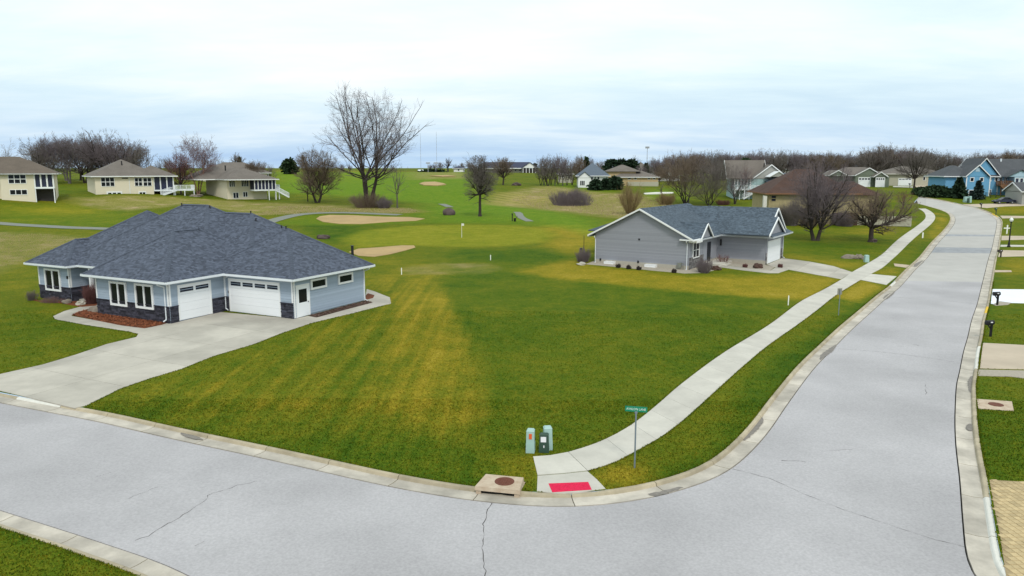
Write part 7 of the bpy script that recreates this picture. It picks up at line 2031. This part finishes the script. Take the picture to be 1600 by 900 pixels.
# rocks
def rock(label, u, v, w_, h_, seed, m='rock', d_=None, cat='rock', dz=0.0):
    p, k = px_size(u, v); rg = np.random.default_rng(seed); bm = bmesh.new(); bmesh.ops.create_icosphere(bm, subdivisions=3, radius=1)
    ph = rg.normal(size=(6,3))*1.6; am = rg.uniform(.05, .16, 6)
    for vv in bm.verts:
        c = np.array(vv.co); s = 1+sum(a*math.sin(float(c@q)*2.0) for a, q in zip(am, ph)); c = c*s
        vv.co = (c[0]*w_/2, c[1]*(d_ or w_)/2, max(-.4, c[2])*h_*.72+h_*.25)
    me = bpy.data.meshes.new('rock'); bm.to_mesh(me); bm.free(); me.materials.append(MATS[m])
    me.polygons.foreach_set('use_smooth', [False]*len(me.polygons))
    o = mobj('rock' if cat == 'rock' else 'boulder', me); o.location = (p[0], p[1], p[2]+dz); tag(o, label, cat); return o
rock('large dark boulder beside the fairway in front of the middle tree', 700.5, 336, 2.5, 1.35, 1, 'rock_dark', 1.8, 'boulder')
rock('flat brown rock under the gnarled tree lawn, left in its group', 1330, 404, 1.9, .55, 2, 'rock', 1.0)
rock('grey rock right of the flat brown rock near the pavement', 1343, 404.5, 1.2, .6, 3, 'rock', .9)
rock('small rock at the foot of the gnarled tree', 1364, 378, 1.1, .5, 4, 'rock_dark')
rock('flat grey rock at the left tip of the front mulch bed', 152, 487, 1.3, .42, 5, 'rock', .8)
rock('pale rock in the mulch of the entry bed', 127, 476, .75, .35, 6, 'foundation')
rock('brown rock before the stone skirting of the left wing', 105, 474, .7, .4, 7, 'rock')
rock('red brown rock in front of the porch bed of the grey house', 1118, 421.5, 1.0, .45, 8, 'roof_red')
rock('round reddish rock in the gravel near the grey garage corner', 1183, 419, .95, .55, 9, 'roof_red')
rock('pale stones beside the left downspout of the grey house', 908, 413.5, 1.0, .3, 10, 'foundation')
rock('low rocks by the cart path above the roof of the blue grey house', 503, 373, 1.8, .7, 11, 'rock_dark', 1.0)
rock('dark stump shaped rock in the golf meadow behind the round tree', 807, 290, 3.0, .9, 12, 'rock_dark', 1.5)
# stone ring under the birch
rock('pale flat rocks ringing the birch foot', 306, 307.5, 3.0, .5, 13, 'rock', 1.5)
# cars
def car(name, label, cat, u, v, rz, body, kind='saloon', L_=4.6, W_=1.8, H_=1.45):
    p = G(u, v); t = thing(name, label, cat, p, rz); a = L_/2
    if kind == 'saloon': low = [(-a,.42),(-a,.78),(-a+.25,.92),(-a+1.0,.97),(a-1.15,.95),(a-.2,.80),(a,.62),(a,.38)]; cab = [(-a+.75,.96),(-a+1.45,H_-.04),(a-2.1,H_),(a-1.25,.96)]
    elif kind == 'suv': low = [(-a,.45),(-a,.95),(-a+.1,1.02),(a-1.1,1.02),(a-.15,.92),(a,.7),(a,.42)]; cab = [(-a+.08,1.02),(-a+.4,H_),(a-2.0,H_),(a-1.15,1.02)]
    else: low = [(-a,.55),(-a,1.0),(-a+.05,1.05),(a-1.2,1.05),(a-.15,.98),(a,.75),(a,.5)]; cab = [(-a+2.0,1.05),(-a+2.2,H_),(a-2.1,H_),(a-1.3,1.05)]
    def slab(prof, w0, w1, name_, m_, par):
        n = len(prof); mb = MB()
        z0, z1 = min(q[1] for q in prof), max(q[1] for q in prof)
        wd = lambda z: w0+(w1-w0)*(z-z0)/(z1-z0+1e-6)
        mb.add([(x,-wd(z)/2,z) for x, z in prof]+[(x,wd(z)/2,z) for x, z in prof], [tuple(range(n))[::-1] if False else tuple(range(n)), tuple(range(n,2*n))[::-1]]+[(i,n+i,n+(i+1)%n,(i+1)%n) for i in range(n)])
        return mb.build(name_, m_, par)
    b = slab(low, W_*.98, W_*.94, 'body', body, t)
    bv = b.modifiers.new('bevel', 'BEVEL'); bv.width = .06; bv.segments = 2
    slab(cab, W_*.90, W_*.72, 'windows', 'pane_dark', t)
    x0, x1 = cab[1][0], cab[2][0]; mb = MB(); mb.hull8([(x0-.02,-W_*.37,H_-.03),(x1+.02,-W_*.37,H_-.03),(x1+.02,W_*.37,H_-.03),(x0-.02,W_*.37,H_-.03)],[(x0+.06,-W_*.34,H_+.03),(x1-.06,-W_*.34,H_+.03),(x1-.06,W_*.34,H_+.03),(x0+.06,W_*.34,H_+.03)]); mb.build('roof', body, t)
    for x in (-a+.85, a-.85):
        for s in (-1, 1):
            mb = MB(); mb.tube((x,s*(W_/2-.2),.33),(x,s*(W_/2+.01),.33),.33,.33,16); wh = mb.build('wheel', 'tyre', t)
            mb = MB(); mb.tube((x,s*(W_/2+.011),.33),(x,s*(W_/2+.025),.33),.2,.18,12); mb.build('rim', 'rim', wh)
    for s in (-1, 1):
        mb = MB(); mb.box(a-.08,a+.012,s*W_*.36-.16,s*W_*.36+.16,.62,.76); mb.build('headlight', 'rim', t)
        mb = MB(); mb.box(-a-.012,-a+.06,s*W_*.36-.16,s*W_*.36+.16,.72,.86); mb.build('tail_light', 'lamp_red', t)
        mb = MB(); mb.box(a-1.55,a-1.4,s*(W_*.47+.08)-.08,s*(W_*.47+.08)+.08,.98,1.1); mb.build('mirror', body, t)
    return t
car('parked_car', 'dark navy saloon parked on the drive below the blue house', 'car', 1568, 318.3, PI-.05, 'car_navy')
car('pickup_truck', 'blue pickup parked left in front of the khaki house', 'pickup', 1415, 289.5, PI+.1, 'car_blue', 'pickup', 5.6, 1.95, 1.85)
car('parked_car', 'dark grey vehicle parked right in front of the khaki house', 'car', 1449, 289.0, .1, 'car_black', 'suv', 4.9, 1.9, 1.75)
car('parked_car', 'white car partly hidden behind the juniper by the blue house', 'car', 1469, 294, .6, 'car_white', 'saloon')
# radio masts on the horizon
def mast(label, u, vt, D, r, ar=False):
    x = (u-800)/F_PX*D; z = T(x, D); h_ = (CAM_H-z)+(HOR-vt)/F_PX*D; t = thing('radio_mast', label, 'radio mast', (x, D, z-1))
    mb = MB(); mb.tube((0,0,0),(0,0,h_),r,r*.7,6); mb.build('shaft', 'mast', t)
    mb = MB()
    for k in range(int(h_/6)): mb.box(-r*1.6,r*1.6,-r*1.6,r*1.6,k*6,k*6+.5)
    mb.build('collar', 'mast', t, kind='stuff')
    if ar: mb = MB(); mb.box(-1.6,1.6,-1.6,1.6,h_,h_+1.6); mb.build('head', 'mast', t)
mast('left of two thin radio masts rising beyond the golf hill', 659.5, 209, 1500, .30); mast('right and slightly taller of two thin radio masts beyond the golf hill', 684, 207, 1500, .30)
mast('single lattice tower with wide head beyond the tan ranch', 1008, 231, 700, .28, True)
for u, lab in ((669,'left of two small poles on the golf skyline'),(681,'right of two small poles on the golf skyline')):
    p, k = px_size(u, 269); t = thing('light_pole', lab, 'pole', p); h_ = 13*k; mb = MB(); mb.tube((0,0,0),(0,0,h_),.18,.14,6); mb.build('pole', 'mast', t); mb = MB(); mb.box(-1.1,1.1,-.2,.2,h_,h_+.7); mb.build('crossarm', 'mast', t)
# leaf and grit at the gutter joints, wet stains are surface marks
